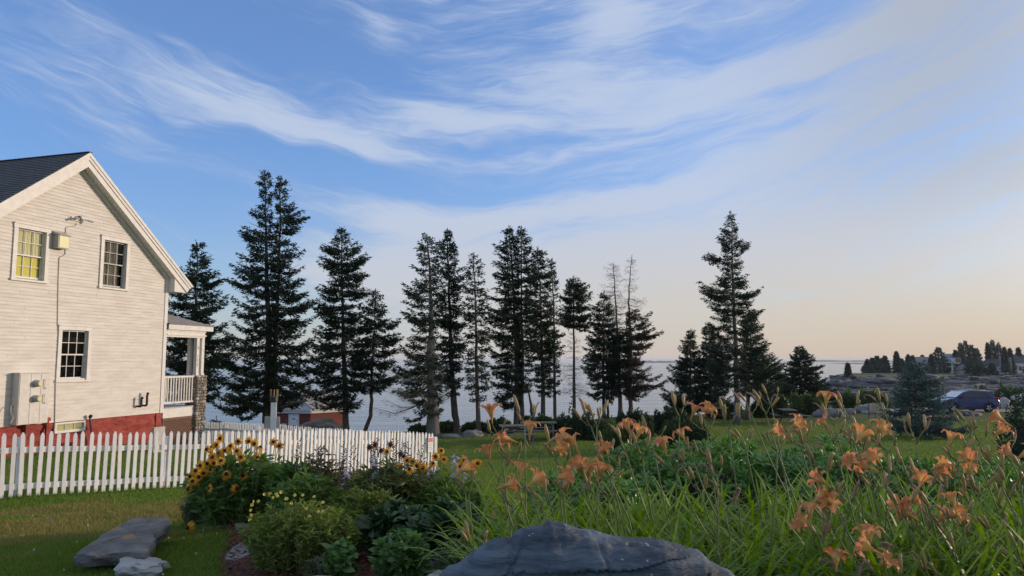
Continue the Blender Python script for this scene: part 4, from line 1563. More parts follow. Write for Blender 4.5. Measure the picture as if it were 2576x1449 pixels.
def car(lab, loc, rz, paint, shade):
    t = thing('parked_car', lab, 'car', loc, rz, 'cars on the gravel beyond the lawn')
    # side outline, x forward, z up; half-widths at each height come from tumblehome
    low = [(2.12, 0.32), (2.22, 0.52), (2.20, 0.72), (2.05, 0.90), (1.15, 1.06)]
    body = [(-2.16, 0.36), (-1.95, 0.26), (1.95, 0.24)] + low + [(-1.75, 1.10), (-2.10, 1.02), (-2.22, 0.80), (-2.22, 0.55)]
    hw = 0.90

    def loft(poly, w0, w1=None):
        n = len(poly)
        V = []
        for s, f in ((-1, 0.93), (-1, 1.0), (1, 1.0), (1, 0.93)):
            for (x, z) in poly:
                k = 0.97 if z > 0.95 else (1.0 if z > 0.4 else 0.96)
                sh = 1.0 if f == 1.0 else 0.965
                V.append((x * (sh if abs(x) > 1.8 else 1), s * (hw * k if f == 1.0 else hw * k + 0.0) * (1.0 if f != 1.0 else 0.93), z if f != 1.0 else z))
        return V, n
    # body: outline at full width with a chamfer towards the sides
    rings = []
    for y, shr in ((-0.90, 0.955), (-0.86, 0.985), (-0.70, 1.0), (0.70, 1.0), (0.86, 0.985), (0.90, 0.955)):
        rings.append([(x * shr, y * (0.97 if z > 0.97 else 1.0), 0.25 + (z - 0.25) * (0.985 if shr < 0.97 else 1.0)) for x, z in body])
    V = [p for r in rings for p in r]
    n = len(body); F = []
    for i in range(len(rings) - 1):
        for k in range(n):
            F.append((i * n + k, i * n + (k + 1) % n, (i + 1) * n + (k + 1) % n, (i + 1) * n + k))
    F.append(tuple(range(n))[::-1]); F.append(tuple((len(rings) - 1) * n + k for k in range(n)))
    MB().add(V, F).build('body', paint, t)
    # cabin
    cab = [(1.12, 1.055, 0.83), (0.30, 1.50, 0.66), (-0.10, 1.585, 0.62), (-1.20, 1.55, 0.62), (-1.55, 1.47, 0.64), (-2.08, 1.03, 0.80)]
    V = []; F = []
    for s in (-1, 1):
        V += [(x, s * y, z) for x, z, y in cab]
    m = len(cab)
    for k in range(m - 1):
        F.append((k, k + 1, m + k + 1, m + k))
    F.append(tuple(range(m))[::-1]); F.append(tuple(m + k for k in range(m)))
    MB().add(V, F).build('cabin', paint, t)
    # glass: wind screen (with silver shade), side glass, rear glass, each a few mm proud
    o1 = 0.012
    ws = MB().add([(1.06, -0.76, 1.095), (1.06, 0.76, 1.095), (0.34, 0.60, 1.487), (0.34, -0.60, 1.487)], [(0, 1, 2, 3)])
    ws.v = [(x + 0.012, y, z + 0.02) for x, y, z in ws.v]
    ws.build('windscreen', M_sunshade if shade else M_carglass, t)
    rw = MB().add([(-1.60, -0.60, 1.46), (-1.60, 0.60, 1.46), (-2.02, 0.72, 1.09), (-2.02, -0.72, 1.09)], [(0, 1, 2, 3)])
    rw.v = [(x - 0.012, y, z + 0.015) for x, y, z in rw.v]
    rw.build('rear_window', M_carglass, t)
    for s in (-1, 1):
        def sp(x, z):                                   # point on the cabin side, 6 mm proud
            y = 0.82 - (z - 1.06) / 0.52 * 0.19
            return (x, s * (y + 0.010), z)
        for q in (((0.86, 1.11), (0.24, 1.45), (-0.32, 1.50), (-0.32, 1.11)), ((-0.38, 1.11), (-0.38, 1.50), (-1.12, 1.48), (-1.30, 1.13)), ((-1.38, 1.16), (-1.18, 1.46), (-1.46, 1.40), (-1.72, 1.17))):
            MB().add([sp(*p) for p in q], [(0, 1, 2, 3), (3, 2, 1, 0)][:1] if s < 0 else [(3, 2, 1, 0)]).build('side_window', M_carglass, t)
        # doors seams as thin recessed dark strips, handles, mirror, sill cladding
        for x0 in (0.95, -0.35, -1.30):
            MB().box(x0 - 0.006, x0 + 0.006, s * 0.903 - 0.002, s * 0.903 + 0.002, 0.40, 1.04).build('door_seam', M_trim, t)
        for x0 in (-0.22, -1.16):
            MB().box(x0, x0 + 0.18, s * 0.905 - 0.012, s * 0.905 + 0.012, 0.90, 0.935).build('door_handle', paint, t)
        MB().box(0.66, 0.86, s * 0.96 - 0.09, s * 0.96 + 0.09, 1.06, 1.19).build('mirror', M_trim, t)
        MB().box(-0.95, 0.95, s * 0.89 - 0.025, s * 0.89 + 0.025, 0.24, 0.40).build('sill_cladding', M_trim, t)
        for xx in (1.36, -1.32):
            arc = MB()
            pts = [(xx + 0.40 * cos(a), s * 0.90, 0.36 + 0.40 * sin(a)) for a in np.linspace(-0.25, pi + 0.25, 12)]
            arc.tube(pts, 0.045, 6)
            arc.build('wheel_arch', M_trim, t)
            R = Matrix.Translation((xx, s * 0.80, 0.34)) @ Matrix.Rotation(-s * pi / 2, 4, 'X')
            wh = MB().lathe([(0.20, -0.10), (0.31, -0.10), (0.34, -0.06), (0.34, 0.07), (0.31, 0.115), (0.235, 0.12), (0.23, 0.09)], 24, R).build('wheel', M_rubber, t)
            MB().lathe([(0.225, 0.085), (0.225, 0.10), (0.05, 0.092)], 20, R).build('hub', M_trim, wh)
            for k in range(5):
                a = 2 * pi * k / 5 + 0.3
                b = a + 0.25
                Q = [R @ Vector(p) for p in ((0.05 * cos(a - 0.6), 0.05 * sin(a - 0.6), 0.112), (0.22 * cos(a - 0.12), 0.22 * sin(a - 0.12), 0.112), (0.22 * cos(b), 0.22 * sin(b), 0.112), (0.06 * cos(a + 0.5), 0.06 * sin(a + 0.5), 0.118))]
                MB().add(Q, [(0, 1, 2, 3)]).build('spoke', M_chrome, wh)
        MB().box(-2.19, -1.80, s * 0.80 - 0.09, s * 0.80 + 0.09, 0.93, 1.07).build('tail_light', M_taillight, t)
        MB().box(1.93, 2.15, s * 0.68 - 0.16, s * 0.68 + 0.16, 0.74, 0.86).build('headlight', M_chrome, t)
        MB().tube([(0.1, s * 0.60, 1.58), (0.0, s * 0.60, 1.64), (-1.3, s * 0.60, 1.62), (-1.45, s * 0.60, 1.54)], 0.02, 5).build('roof_rail', M_chrome, t)
    MB().box(-2.27, -2.0, -0.84, 0.84, 0.30, 0.62).build('rear_bumper', M_trim, t)
    MB().box(2.0, 2.27, -0.82, 0.82, 0.28, 0.48).build('front_bumper', M_trim, t)
    MB().box(-2.10, -1.55, -0.62, 0.62, 1.50, 1.53).build('spoiler', paint, t)
    return t


d = 58.0
x = Wd(2410, d)
BLUE = car('dark blue hatchback with silver windscreen shade, parked behind the blue spruce', (x, d, Hs(x, d) + 0.0), radians(180 + 6), M_blue, True)
BLUE.scale = (1.08, 1.08, 1.05)
x = Wd(2600, 72)
car('white car at the right edge, mostly hidden by the dark bush', (x, 72, Hs(x, 72)), radians(165), M_whitecar, False)
# gravel parking sheet, a little above the lawn
xs = np.linspace(26, 75, 100); ys = np.linspace(53.5, 73, 40)
X, Y = np.meshgrid(xs, ys)
ed = 57.0 - (X - 40) * 0.12 + 1.0 * fbm(X * 0.3, 0.3, 0.7, 3)
Yc = np.maximum(Y, ed)
Z = H(X, Yc) + 0.02
idx = np.arange(X.size).reshape(X.shape)
F = np.stack([idx[:-1, :-1], idx[:-1, 1:], idx[1:, 1:], idx[1:, :-1]], -1).reshape(-1, 4)
M_gravel = pmat('pale_gravel', (0.22, 0.20, 0.18), (0.15, 0.14, 0.125), 3, 0.95, 0.6, 40, 0.02, c3=(0.30, 0.28, 0.25), c3scale=30)
tag(link(bpy.data.objects.new('gravel_drive', np_mesh('gravel_drive', np.stack([X, Yc, Z], -1), F, M_gravel))), 'pale gravel parking place under the blue car', kind='structure')

# ------------------------------------------------------------------ spruces
def leaf_mat(name, c1, c2, rough=0.6, trans=0.25, c3=None, scale=0.6, c3lo=0.58, spec=0.3, island=0.6):
    return pmat(name, c1, c2, scale, rough, 0.0, trans=trans, island=island, c3=c3, c3lo=c3lo, c3hi=c3lo + 0.1, spec=spec, detail=3.0)


M_needles = leaf_mat('spruce_needles', (0.016, 0.034, 0.020), (0.034, 0.058, 0.028), 0.7, 0.12, (0.042, 0.048, 0.020), 0.5, 0.64)
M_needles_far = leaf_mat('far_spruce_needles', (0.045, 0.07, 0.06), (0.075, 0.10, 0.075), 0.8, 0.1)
M_needles_brown = leaf_mat('browning_needles', (0.045, 0.042, 0.025), (0.09, 0.065, 0.04), 0.8, 0.1)
M_needles_blue = leaf_mat('blue_spruce_needles', (0.045, 0.085, 0.078), (0.085, 0.135, 0.125), 0.7, 0.12, (0.05, 0.045, 0.035), 0.8, 0.62)
M_bark = pmat('spruce_bark', (0.075, 0.060, 0.050), (0.13, 0.11, 0.095), 5, 0.9, 0.8, 14, 0.03, stretch=(2, 2, 0.6))
M_barkgrey = pmat('grey_spruce_bark', (0.15, 0.14, 0.13), (0.22, 0.205, 0.19), 5, 0.9, 0.8, 14, 0.03, stretch=(2, 2, 0.6))
M_deadwood = pmat('dead_twigs', (0.13, 0.11, 0.095), (0.2, 0.18, 0.16), 3, 0.9)


def unit(a):
    return a / np.maximum(np.linalg.norm(a, axis=-1, keepdims=True), 1e-9)


def cards(P, D, S, L, Wd_):
    """diamond leaves: base P, direction D, side S"""
    L = np.asarray(L)[:, None]; w = np.asarray(Wd_)[:, None] / 2
    V = np.stack([P, P + D * L * 0.4 + S * w, P + D * L, P + D * L * 0.4 - S * w], 1)
    n = len(P)
    return V.reshape(-1, 3), np.arange(4 * n).reshape(n, 4)


def side_of(D, rng, flat=0.0):
    r = rng.normal(size=D.shape)
    r[:, 2] *= (1 - flat)
    s = np.cross(D, r)
    if flat > 0:
        up = np.array([0, 0, 1.0])
        s2 = np.cross(D, np.broadcast_to(up, D.shape))
        s = unit(s) * (1 - flat) + unit(s2) * flat
    return unit(s)


def path_at(path, z):
    """point of the trunk path at height z"""
    for a, b in zip(path[:-1], path[1:]):
        if (a.z - z) * (b.z - z) <= 0 and abs(b.z - a.z) > 1e-6:
            t = (z - a.z) / (b.z - a.z)
            return a.lerp(b, t)
    return path[0] if z < path[0].z else path[-1]


def spruce_parts(path, prof, rng, dens=2.2, gap=0.31, bare=0.06, leafL=0.18, leafW=0.052, droop=1.0, fill=(0.62, 1.14), tw=1.0, plumes=()):
    """path: trunk points (world); prof: rows (z, left, right).  returns (wood MB, leaf V, leaf F)"""
    prof = sorted(prof, key=lambda r: r[0])
    zz = [r[0] for r in prof]; rl = [r[1] for r in prof]; rr = [r[2] for r in prof]
    z0, z1 = zz[0], zz[-1]
    wood = MB()
    LP = []; LD = []; LL = []; LW = []

    def branch(o, c, s, L, el, zo, t, st, bare_):
        ns = max(3, int(L / 0.095))
        u = np.linspace(0, 1, ns + 1)
        hx = L * np.cos(el) * u
        up = L * (np.sin(el) * u - 0.16 * droop * t * np.sin(u * 3.14) + 0.15 * u ** 3)
        wob = np.cumsum(rng.normal(0, 0.012, ns + 1))
        pts = np.stack([o[0] + c * hx - s * wob, o[1] + s * hx + c * wob, zo + up], -1)
        k = [0, ns // 3, 2 * ns // 3, ns]
        r0 = 0.010 + 0.011 * L
        wood.tube([pts[i] for i in k], [r0, r0 * 0.75, r0 * 0.5, r0 * 0.2], 3, False)
        if bare_:
            return
        m = u > st
        base = pts[m]; uu = u[m]
        if len(base) == 0: return
        ax = np.array([c, s, 0.0]); sd = np.array([-s, c, 0.0])
        nn = len(base)
        for sg in (-1, 1):
            a = rng.normal(0.75, 0.2, nn)
            tl = (0.10 + 0.36 * (1 - uu) * min(L, 2.2) / 1.4 + 0.07 * rng.random(nn)) * tw
            td = unit(ax[None] * np.cos(a)[:, None] + sg * sd[None] * np.sin(a)[:, None] + np.stack([np.zeros(nn), np.zeros(nn), rng.normal(-0.12 * droop, 0.25, nn)], -1))
            kk = np.maximum(1, np.ceil(tl / 0.075 * dens)).astype(int)
            rep = np.repeat(np.arange(nn), kk)
            f = rng.random(len(rep))
            q = base[rep] + td[rep] * (tl[rep] * f)[:, None] + rng.normal(0, 0.03, (len(rep), 3))
            dd = unit(td[rep] * 0.9 + ax[None] * 0.35 + rng.normal(0, 0.42, (len(rep), 3)))
            LP.append(q); LD.append(dd)
            sc_ = min(1.0, 0.5 + 0.5 * L / 0.8)
            LL.append(leafL * sc_ * rng.uniform(0.7, 1.2, len(rep))); LW.append(leafW * rng.uniform(0.7, 1.2, len(rep)))
        # shoots along the branch itself
        q = base + rng.normal(0, 0.02, base.shape)
        dd = unit(ax[None] * 0.8 + rng.normal(0, 0.45, base.shape))
        LP.append(q); LD.append(dd); LL.append(np.full(nn, leafL)); LW.append(np.full(nn, leafW))

    # leader
    top = path_at(path, z1)
    n0 = 16
    t = rng.random(n0)
    P = np.array(top)[None] + np.stack([rng.normal(0, 0.03, n0), rng.normal(0, 0.03, n0), -t * 0.7], -1)
    D = unit(np.stack([rng.normal(0, 0.4, n0), rng.normal(0, 0.4, n0), 0.7 + rng.random(n0)], -1))
    LP.append(P); LD.append(D); LL.append(np.full(n0, leafL * 0.9)); LW.append(np.full(n0, leafW))
    z = z1 - 0.25
    while z > z0:
        t = (z1 - z) / (z1 - z0)
        l = float(np.interp(z, zz, rl)); r = float(np.interp(z, zz, rr))
        nb = int(rng.integers(5, 8) * (0.7 + 0.5 * min(1, t * 2)) * (0.75 + 0.25 * dens))
        o = np.array(path_at(path, z))
        ph0 = rng.random() * 6.28
        wf = rng.choice((0.62, 0.85, 0.98, 1.08, 1.2))
        for b in range(max(nb, 3)):
            ph = ph0 + b * 2 * pi / nb + rng.normal(0, 0.25)
            c, s = cos(ph), sin(ph)
            Rx = max(r if c > 0 else l, 0.12); Ry = max((l + r) / 2, 0.12)
            R = 1 / sqrt((c / Rx) ** 2 + (s / Ry) ** 2)
            clump = 0.5 + 0.5 * float(vnoise(z * 1.1 + 3.3, ph * 0.9, 0.4))
            L = R * wf * (fill[0] + (fill[1] - fill[0]) * (0.45 * rng.random() + 0.55 * clump))
            if rng.random() < 0.14: L = R * 1.18
            el = np.interp(t, [0, 0.12, 0.4, 1], [0.55, 0.30, 0.02, -0.26 * droop]) + rng.normal(0, 0.10)
            if el > 0.05:                       # the tip must stay inside the crown's outline
                ze = z + R * sin(el) * 0.8
                k2 = (np.interp(ze, zz, rr) if c > 0 else np.interp(ze, zz, rl)) / max(Rx, 0.12)
                L *= float(min(1.0, 0.35 + 0.65 * k2))
            if t < 0.10: L *= 0.62 + 3.8 * t
            L = max(L, 0.08)
            zo = z + rng.normal(0, gap * 0.3)
            st = (0.16 if L > 1.0 else 0.05) + 0.22 * t * rng.random()
            branch(o, c, s, L, el, zo, t, st, rng.random() < bare)
        z -= gap * (0.55 + 0.45 * min(1, t * 2.5)) * rng.uniform(0.75, 1.25)
    for (zp, reach) in plumes:                    # single long boughs that stand out of the outline
        o = np.array(path_at(path, zp))
        for q in range(3):
            a = rng.normal(0, 0.12) + (0 if reach > 0 else pi)
            branch(o, cos(a), sin(a), abs(reach) * (1.0 - 0.12 * q), 0.06 + rng.normal(0, 0.05), zp + rng.normal(0, 0.10), 0.5, 0.45, False)
    P = np.concatenate(LP); D = np.concatenate(LD)
    S = side_of(D, rng)
    V, F = cards(P, D, S, np.concatenate(LL), np.concatenate(LW))
    return wood, V, F


def outline(rows, d, path):
    """picture rows (V, Uleft, Uright) to (z, left reach, right reach) about the trunk path"""
    out = []
    for V, a, b in rows:
        z = W((a + b) / 2, V, d).z
        c = path_at(path, z)
        l_, r_ = c.x - Wd(a, d), Wd(b, d) - c.x
        out.append((z, max(l_ - min(0.10, 0.3 * abs(l_)), 0.04), max(r_ - min(0.10, 0.3 * abs(r_)), 0.04)))
    zs_ = [r[0] for r in out]
    lo_, hi_ = min(zs_), max(zs_)
    return [(z, l * (1 + 0.40 * max(0.0, 0.62 - (z - lo_) / (hi_ - lo_))), r * (1 + 0.40 * max(0.0, 0.62 - (z - lo_) / (hi_ - lo_)))) for z, l, r in out]


def tree(lab, d, leaders, rt, mat=M_needles, bark=M_bark, seed=1, group='spruces at the edge of the lawn', dead=None, name='spruce_tree', knots=0, **kw):
    """leaders: list of (trunk path [(U,V)..] from base to top, outline rows)"""
    rng = np.random.default_rng(seed)
    base = leaders[0][0][0]
    x = Wd(base[0], d)
    zb = Hs(x, d)
    t = thing(name, lab, 'tree', (x, d, zb), 0, group)
    o0 = np.array([x, d, zb])
    allV = []; allF = []; nv = 0
    wood = MB()
    for li, (pp, rows) in enumerate(leaders):
        path = [W(U, V, d) for U, V in pp]
        path[0].z = min(path[0].z, Hs(path[0].x, d) - 0.15)
        # subdivide and wobble the trunk
        P = []
        for a, b in zip(path[:-1], path[1:]):
            for k in range(5):
                q = a.lerp(b, k / 5)
                if P: q += Vector((rng.normal(0, 0.018), rng.normal(0, 0.018), 0))
                P.append(q)
        P.append(path[-1])
        zlo, zhi = P[0].z, P[-1].z
        rad = []
        for p in P:
            f = (p.z - zlo) / (zhi - zlo)
            r = rt * (1 if li == 0 else 0.75) * 0.8 * (1 - f) ** 1.05 + 0.012
            r *= 1 + 0.7 * max(0, 1 - (p.z - zlo) / 0.7) ** 2
            if knots: r *= 1 + knots * float(vnoise(p.z * 2.1, li * 3.0, seed))
            rad.append(r)
        MB().tube([Vector(np.array(p) - o0) for p in P], rad, 9).build('trunk', bark, t, True)
        if rows:
            kw2 = dict(kw)
            kw2['plumes'] = [(W(u_, v_, d).z, Wd(u_, d) - path_at(P, W(u_, v_, d).z).x) for u_, v_ in kw.get('plumes', ())] if li == 0 else ()
            w, V, F = spruce_parts(P, outline(rows, d, P), rng, **kw2)
            wood.add([tuple(np.array(v) - o0) for v in w.v], w.f)
            allV.append(V - o0); allF.append(F + nv); nv += len(V)
        if dead and li < len(dead) and dead[li]:
            rows2, opts = dead[li]
            pr = outline(rows2, d, P)
            w, V, F = spruce_parts(P, pr, rng, dens=0.5, gap=opts.get('gap', 0.22), leafL=0.22, leafW=0.014, bare=0.05, fill=(0.6, 1.1), tw=1.2)
            mb = MB()
            mb.add([tuple(np.array(v) - o0) for v in w.v], w.f)
            mb.build('dead_branches', M_deadwood, t)
            link(bpy.data.objects.new('dead_twigs', np_mesh('dead_twigs', V - o0, F, M_deadwood)), t)
    if wood.v:
        wood.build('branches', bark, t)
        link(bpy.data.objects.new('crown', np_mesh('crown', np.concatenate(allV), np.concatenate(allF), mat)), t)
    return t


tree('spruce half hidden behind the white house and its porch', 33.5, [([(487, 1085), (492, 800), (495, 608)],
     [(608, 488, 502), (650, 468, 522), (690, 452, 537), (735, 430, 552), (760, 420, 566), (800, 415, 572), (850, 412, 568), (900, 420, 575), (960, 428, 560), (1005, 440, 540)])], 0.20, seed=21, gap=0.30)
t2 = tree('tallest spruce of all, with two pointed tops and a low spreading limb', 35.5, [
    ([(672, 1085), (676, 900), (672, 700), (665, 430)], [(430, 660, 670), (470, 642, 682), (520, 642, 682), (545, 624, 684), (600, 600, 690), (650, 586, 700), (690, 580, 690), (720, 582, 700), (780, 575, 700), (830, 566, 700), (880, 560, 700), (930, 548, 700), (975, 552, 690), (1020, 590, 720)]),
    ([(680, 1085), (692, 880), (703, 650), (707, 445)], [(445, 702, 712), (480, 694, 730), (520, 694, 738), (535, 692, 748), (548, 692, 766), (600, 690, 752), (660, 680, 765), (700, 690, 758), (740, 690, 780), (780, 690, 790), (830, 690, 785), (880, 690, 800), (940, 690, 790), (990, 690, 775), (1015, 690, 740)])],
    0.27, seed=22, gap=0.32, dens=2.0, plumes=[(760, 545), (626, 545), (640, 470), (598, 600), (580, 690), (790, 780), (798, 880), (550, 930), (556, 975)])
o0 = Vector(t2.location)
m = MB()
for pts in ([(672, 1032), (640, 1030), (610, 1012), (590, 1016), (560, 1005)], [(674, 1040), (700, 1030), (735, 1014), (770, 1008)], [(672, 1010), (650, 1004), (622, 1000), (590, 985)]):
    q = [W(U, V, 35.5 - 0.35 * i) - o0 for i, (U, V) in enumerate(pts)]
    MB().tube(q, list(np.linspace(0.15, 0.05, len(q))), 7).build('limb', M_bark, t2, True)
tree('spruce with one narrow top right of the two-topped spruce', 37.5, [([(872, 1090), (868, 1000), (863, 800), (858, 572)],
     [(572, 855, 862), (620, 826, 893), (634, 815, 905), (665, 806, 915), (700, 802, 922), (740, 797, 926), (790, 785, 905), (830, 778, 930), (880, 772, 925), (940, 775, 922), (1000, 800, 905), (1030, 845, 900)])], 0.20, seed=23, gap=0.34, plumes=[(815, 632), (900, 632), (922, 662), (920, 702), (786, 790), (930, 830)])
tree('short bent spruce with curved trunk left of the bare thick trunk', 37.8, [([(912, 1090), (932, 1045), (935, 980), (940, 850), (945, 728)],
     [(728, 940, 950), (760, 920, 968), (790, 905, 985), (820, 905, 1002), (860, 895, 1006), (900, 900, 1010), (950, 895, 985), (985, 915, 975)])], 0.13, seed=24, gap=0.30, bare=0.2, plumes=[(1004, 822), (1008, 860), (892, 900), (1002, 955)])
tree('spruce with thick knotty bare trunk near the end of the picket fence', 36.0, [([(1090, 1098), (1088, 1020), (1083, 900), (1086, 780), (1079, 660), (1073, 590)],
     [(590, 1062, 1085), (612, 1046, 1100), (650, 1046, 1108), (700, 1030, 1108), (745, 1016, 1108), (800, 1012, 1105), (850, 1022, 1098), (900, 1012, 1110), (950, 1000, 1110), (1000, 1010, 1125), (1030, 1040, 1112)])],
     0.36, bark=M_barkgrey, seed=25, gap=0.30, bare=0.12, dens=1.7, knots=0.25, plumes=[(1012, 800), (1010, 900), (985, 945), (1018, 745), (1104, 622)],
     dead=[([(850, 1040, 1110), (900, 1000, 1120), (960, 960, 1130), (1010, 985, 1130)], {'gap': 0.3})])
tree('dense pointed spruce just right of the thick knotty trunk', 38.0, [([(1154, 1098), (1142, 1030), (1136, 900), (1128, 700), (1125, 573)],
     [(573, 1122, 1128), (620, 1106, 1144), (660, 1100, 1163), (700, 1103, 1170), (750, 1100, 1160), (800, 1098, 1165), (850, 1098, 1172), (900, 1100, 1166), (950, 1105, 1165), (995, 1118, 1158)])], 0.20, seed=26, gap=0.28, knots=0.2)
tree('slender spruce with straight visible trunk left of the two-topped dark group', 37.0, [([(1203, 1096), (1200, 960), (1197, 800), (1192, 640)],
     [(640, 1188, 1196), (670, 1172, 1214), (690, 1166, 1224), (730, 1160, 1222), (780, 1155, 1238), (830, 1162, 1236), (880, 1168, 1232), (930, 1170, 1232), (980, 1172, 1238), (1018, 1188, 1218)])], 0.15, seed=27, gap=0.36, bare=0.14, dens=1.7)
tree('dark spruce with two close tops in the middle of the row', 39.0, [
    ([(1300, 1090), (1300, 950), (1292, 750), (1281, 568)], [(568, 1276, 1286), (605, 1256, 1300), (630, 1240, 1305), (680, 1243, 1305), (720, 1238, 1305), (780, 1230, 1305), (840, 1228, 1310), (900, 1232, 1310), (940, 1226, 1310), (980, 1240, 1310), (1012, 1210, 1305)]),
    ([(1312, 1090), (1314, 950), (1312, 750), (1311, 570)], [(570, 1305, 1316), (610, 1296, 1336), (660, 1298, 1345), (720, 1300, 1350), (800, 1300, 1352), (880, 1300, 1350), (950, 1300, 1345), (990, 1300, 1335)]),
    ([(1346, 1078), (1336, 1020), (1322, 950)], None)], 0.20, seed=28, gap=0.28)
tree('blunt dark spruce right of the two close tops', 42.0, [([(1366, 1072), (1366, 950), (1360, 780), (1352, 623)],
     [(623, 1346, 1360), (650, 1335, 1384), (680, 1330, 1390), (720, 1322, 1394), (760, 1320, 1390), (820, 1320, 1398), (870, 1328, 1394), (930, 1342, 1392), (985, 1348, 1385)])], 0.17, seed=29, gap=0.29)
tree('thin ragged spruce between the blunt one and the flat-topped one', 43.0, [([(1397, 1066), (1395, 950), (1393, 800), (1388, 650)],
     [(650, 1382, 1397), (690, 1378, 1403), (740, 1376, 1406), (800, 1366, 1415), (850, 1370, 1420), (880, 1376, 1414), (940, 1366, 1410), (990, 1372, 1404)])], 0.13, seed=30, gap=0.34, bare=0.2, dens=1.8)
tree('flat-topped spruce with long bare lower trunk', 45.0, [([(1444, 1060), (1443, 900), (1442, 697)],
     [(697, 1430, 1454), (725, 1424, 1480), (750, 1412, 1488), (790, 1410, 1490), (812, 1415, 1486), (825, 1432, 1452)])], 0.15, seed=31, gap=0.20,
     dead=[([(830, 1430, 1458), (880, 1408, 1468), (930, 1408, 1468), (990, 1418, 1472)], {'gap': 0.34})])
tree('broad low dark spruce with two thin trunks', 46.0, [([(1519, 1058), (1518, 950), (1520, 735)],
     [(735, 1514, 1528), (760, 1502, 1540), (790, 1490, 1546), (830, 1480, 1560), (870, 1476, 1570), (920, 1472, 1574), (970, 1472, 1568), (1005, 1482, 1556)]), ([(1528, 1058), (1530, 950), (1534, 850)], None)], 0.12, seed=32, gap=0.28)
tree('half-dead spruce with pale bare forked top', 45.5, [([(1561, 1058), (1557, 900), (1550, 780), (1543, 660)],
     [(820, 1545, 1565), (840, 1530, 1590), (900, 1522, 1600), (980, 1532, 1590)])], 0.17, seed=33, gap=0.26,
     dead=[([(660, 1536, 1552), (680, 1522, 1562), (720, 1518, 1570), (760, 1520, 1574), (815, 1526, 1578)], {'gap': 0.2})])
tree('half-dead spruce with crooked bare spike and brown foliage', 45.0, [([(1586, 1058), (1584, 960), (1588, 860), (1581, 760), (1584, 710), (1590, 640)],
     [(780, 1584, 1606), (800, 1578, 1638), (830, 1578, 1658), (860, 1580, 1654), (900, 1586, 1622), (940, 1576, 1648), (970, 1580, 1664), (1000, 1578, 1610)])], 0.17, M_needles_brown, seed=34, gap=0.26,
     dead=[([(645, 1586, 1596), (680, 1570, 1602), (720, 1570, 1612), (750, 1575, 1624), (785, 1580, 1620)], {'gap': 0.36})])
tree('tall lone spruce with ragged side plumes on the right lawn', 43.0, [([(1856, 1068), (1852, 940), (1846, 760), (1838, 533)],
     [(533, 1831, 1846), (570, 1818, 1856), (605, 1812, 1866), (620, 1812, 1888), (632, 1815, 1862), (652, 1778, 1868), (668, 1812, 1872), (700, 1802, 1884), (722, 1798, 1890), (738, 1762, 1904), (752, 1768, 1900), (780, 1798, 1890), (800, 1795, 1918), (840, 1788, 1912), (880, 1784, 1930), (920, 1780, 1940), (942, 1776, 1962), (960, 1795, 1940), (978, 1830, 1905)])], 0.22, bark=M_barkgrey, seed=35, gap=0.30, dens=1.6, fill=(0.5, 1.05), plumes=[(1776, 652), (1782, 660), (1890, 618), (1886, 626), (1760, 738), (1766, 748), (1904, 745), (1815, 606), (1858, 576), (1920, 800), (1964, 940), (1955, 950), (1782, 880), (1776, 930), (1788, 840), (1930, 880), (1940, 915), (1792, 965), (1780, 905), (1935, 965)])
tree('spruce standing right behind the tall lone spruce', 46.0, [([(1880, 1060), (1884, 940), (1890, 800)],
     [(775, 1884, 1896), (810, 1868, 1912), (860, 1862, 1925), (910, 1860, 1945), (950, 1862, 1952), (985, 1866, 1940)])], 0.18, bark=M_barkgrey, seed=36, gap=0.26)
tree('small dense spruce left of the tall lone spruce', 50.0, [([(1735, 1050), (1738, 828)],
     [(828, 1735, 1741), (870, 1712, 1755), (900, 1704, 1762), (935, 1684, 1772), (960, 1694, 1778), (1000, 1664, 1790), (1025, 1680, 1790)])], 0.14, seed=37, gap=0.24, droop=0.6)
tree('blunt spruce squeezed between the small dense one and the tall lone one', 49.0, [([(1786, 1050), (1785, 812)],
     [(812, 1772, 1798), (850, 1762, 1816), (900, 1756, 1822), (960, 1750, 1832), (1025, 1750, 1832)])], 0.15, seed=38, gap=0.24)
tree('small round-shouldered spruce by the far hedge, right of the tall one', 60.0, [([(2012, 1020), (2012, 870)],
     [(870, 2006, 2019), (895, 1990, 2036), (930, 1974, 2056), (960, 1964, 2068), (995, 1958, 2076), (1010, 1970, 2066)])], 0.14, seed=39, gap=0.26, droop=0.4, leafL=0.24, leafW=0.065)
tree('low dark spruce left of the small round-shouldered one', 58.0, [([(1952, 1020), (1950, 915)],
     [(915, 1945, 1958), (940, 1932, 1972), (970, 1925, 1980), (1005, 1922, 1985)])], 0.12, seed=40, gap=0.26, droop=0.4, leafL=0.24, leafW=0.065)
tree('silvery blue spruce alone on the lawn in front of the blue car', 33.5, [([(2309, 1100), (2305, 1020), (2300, 905)],
     [(903, 2292, 2308), (930, 2274, 2332), (960, 2258, 2345), (985, 2250, 2352), (1010, 2246, 2364), (1040, 2232, 2388), (1058, 2240, 2400), (1072, 2262, 2384)])], 0.12, M_needles_blue, seed=41, gap=0.17, leafL=0.12, leafW=0.055, droop=0.9, group=None, fill=(0.95, 1.3), dens=1.6)
tree('tiny young spruce seen over the far picket fence by the porch', 31.5, [([(543, 1085), (545, 1047)],
     [(1047, 543, 547), (1060, 538, 552), (1075, 534, 556)])], 0.02, seed=42, gap=0.14, leafL=0.12, leafW=0.03, group=None)


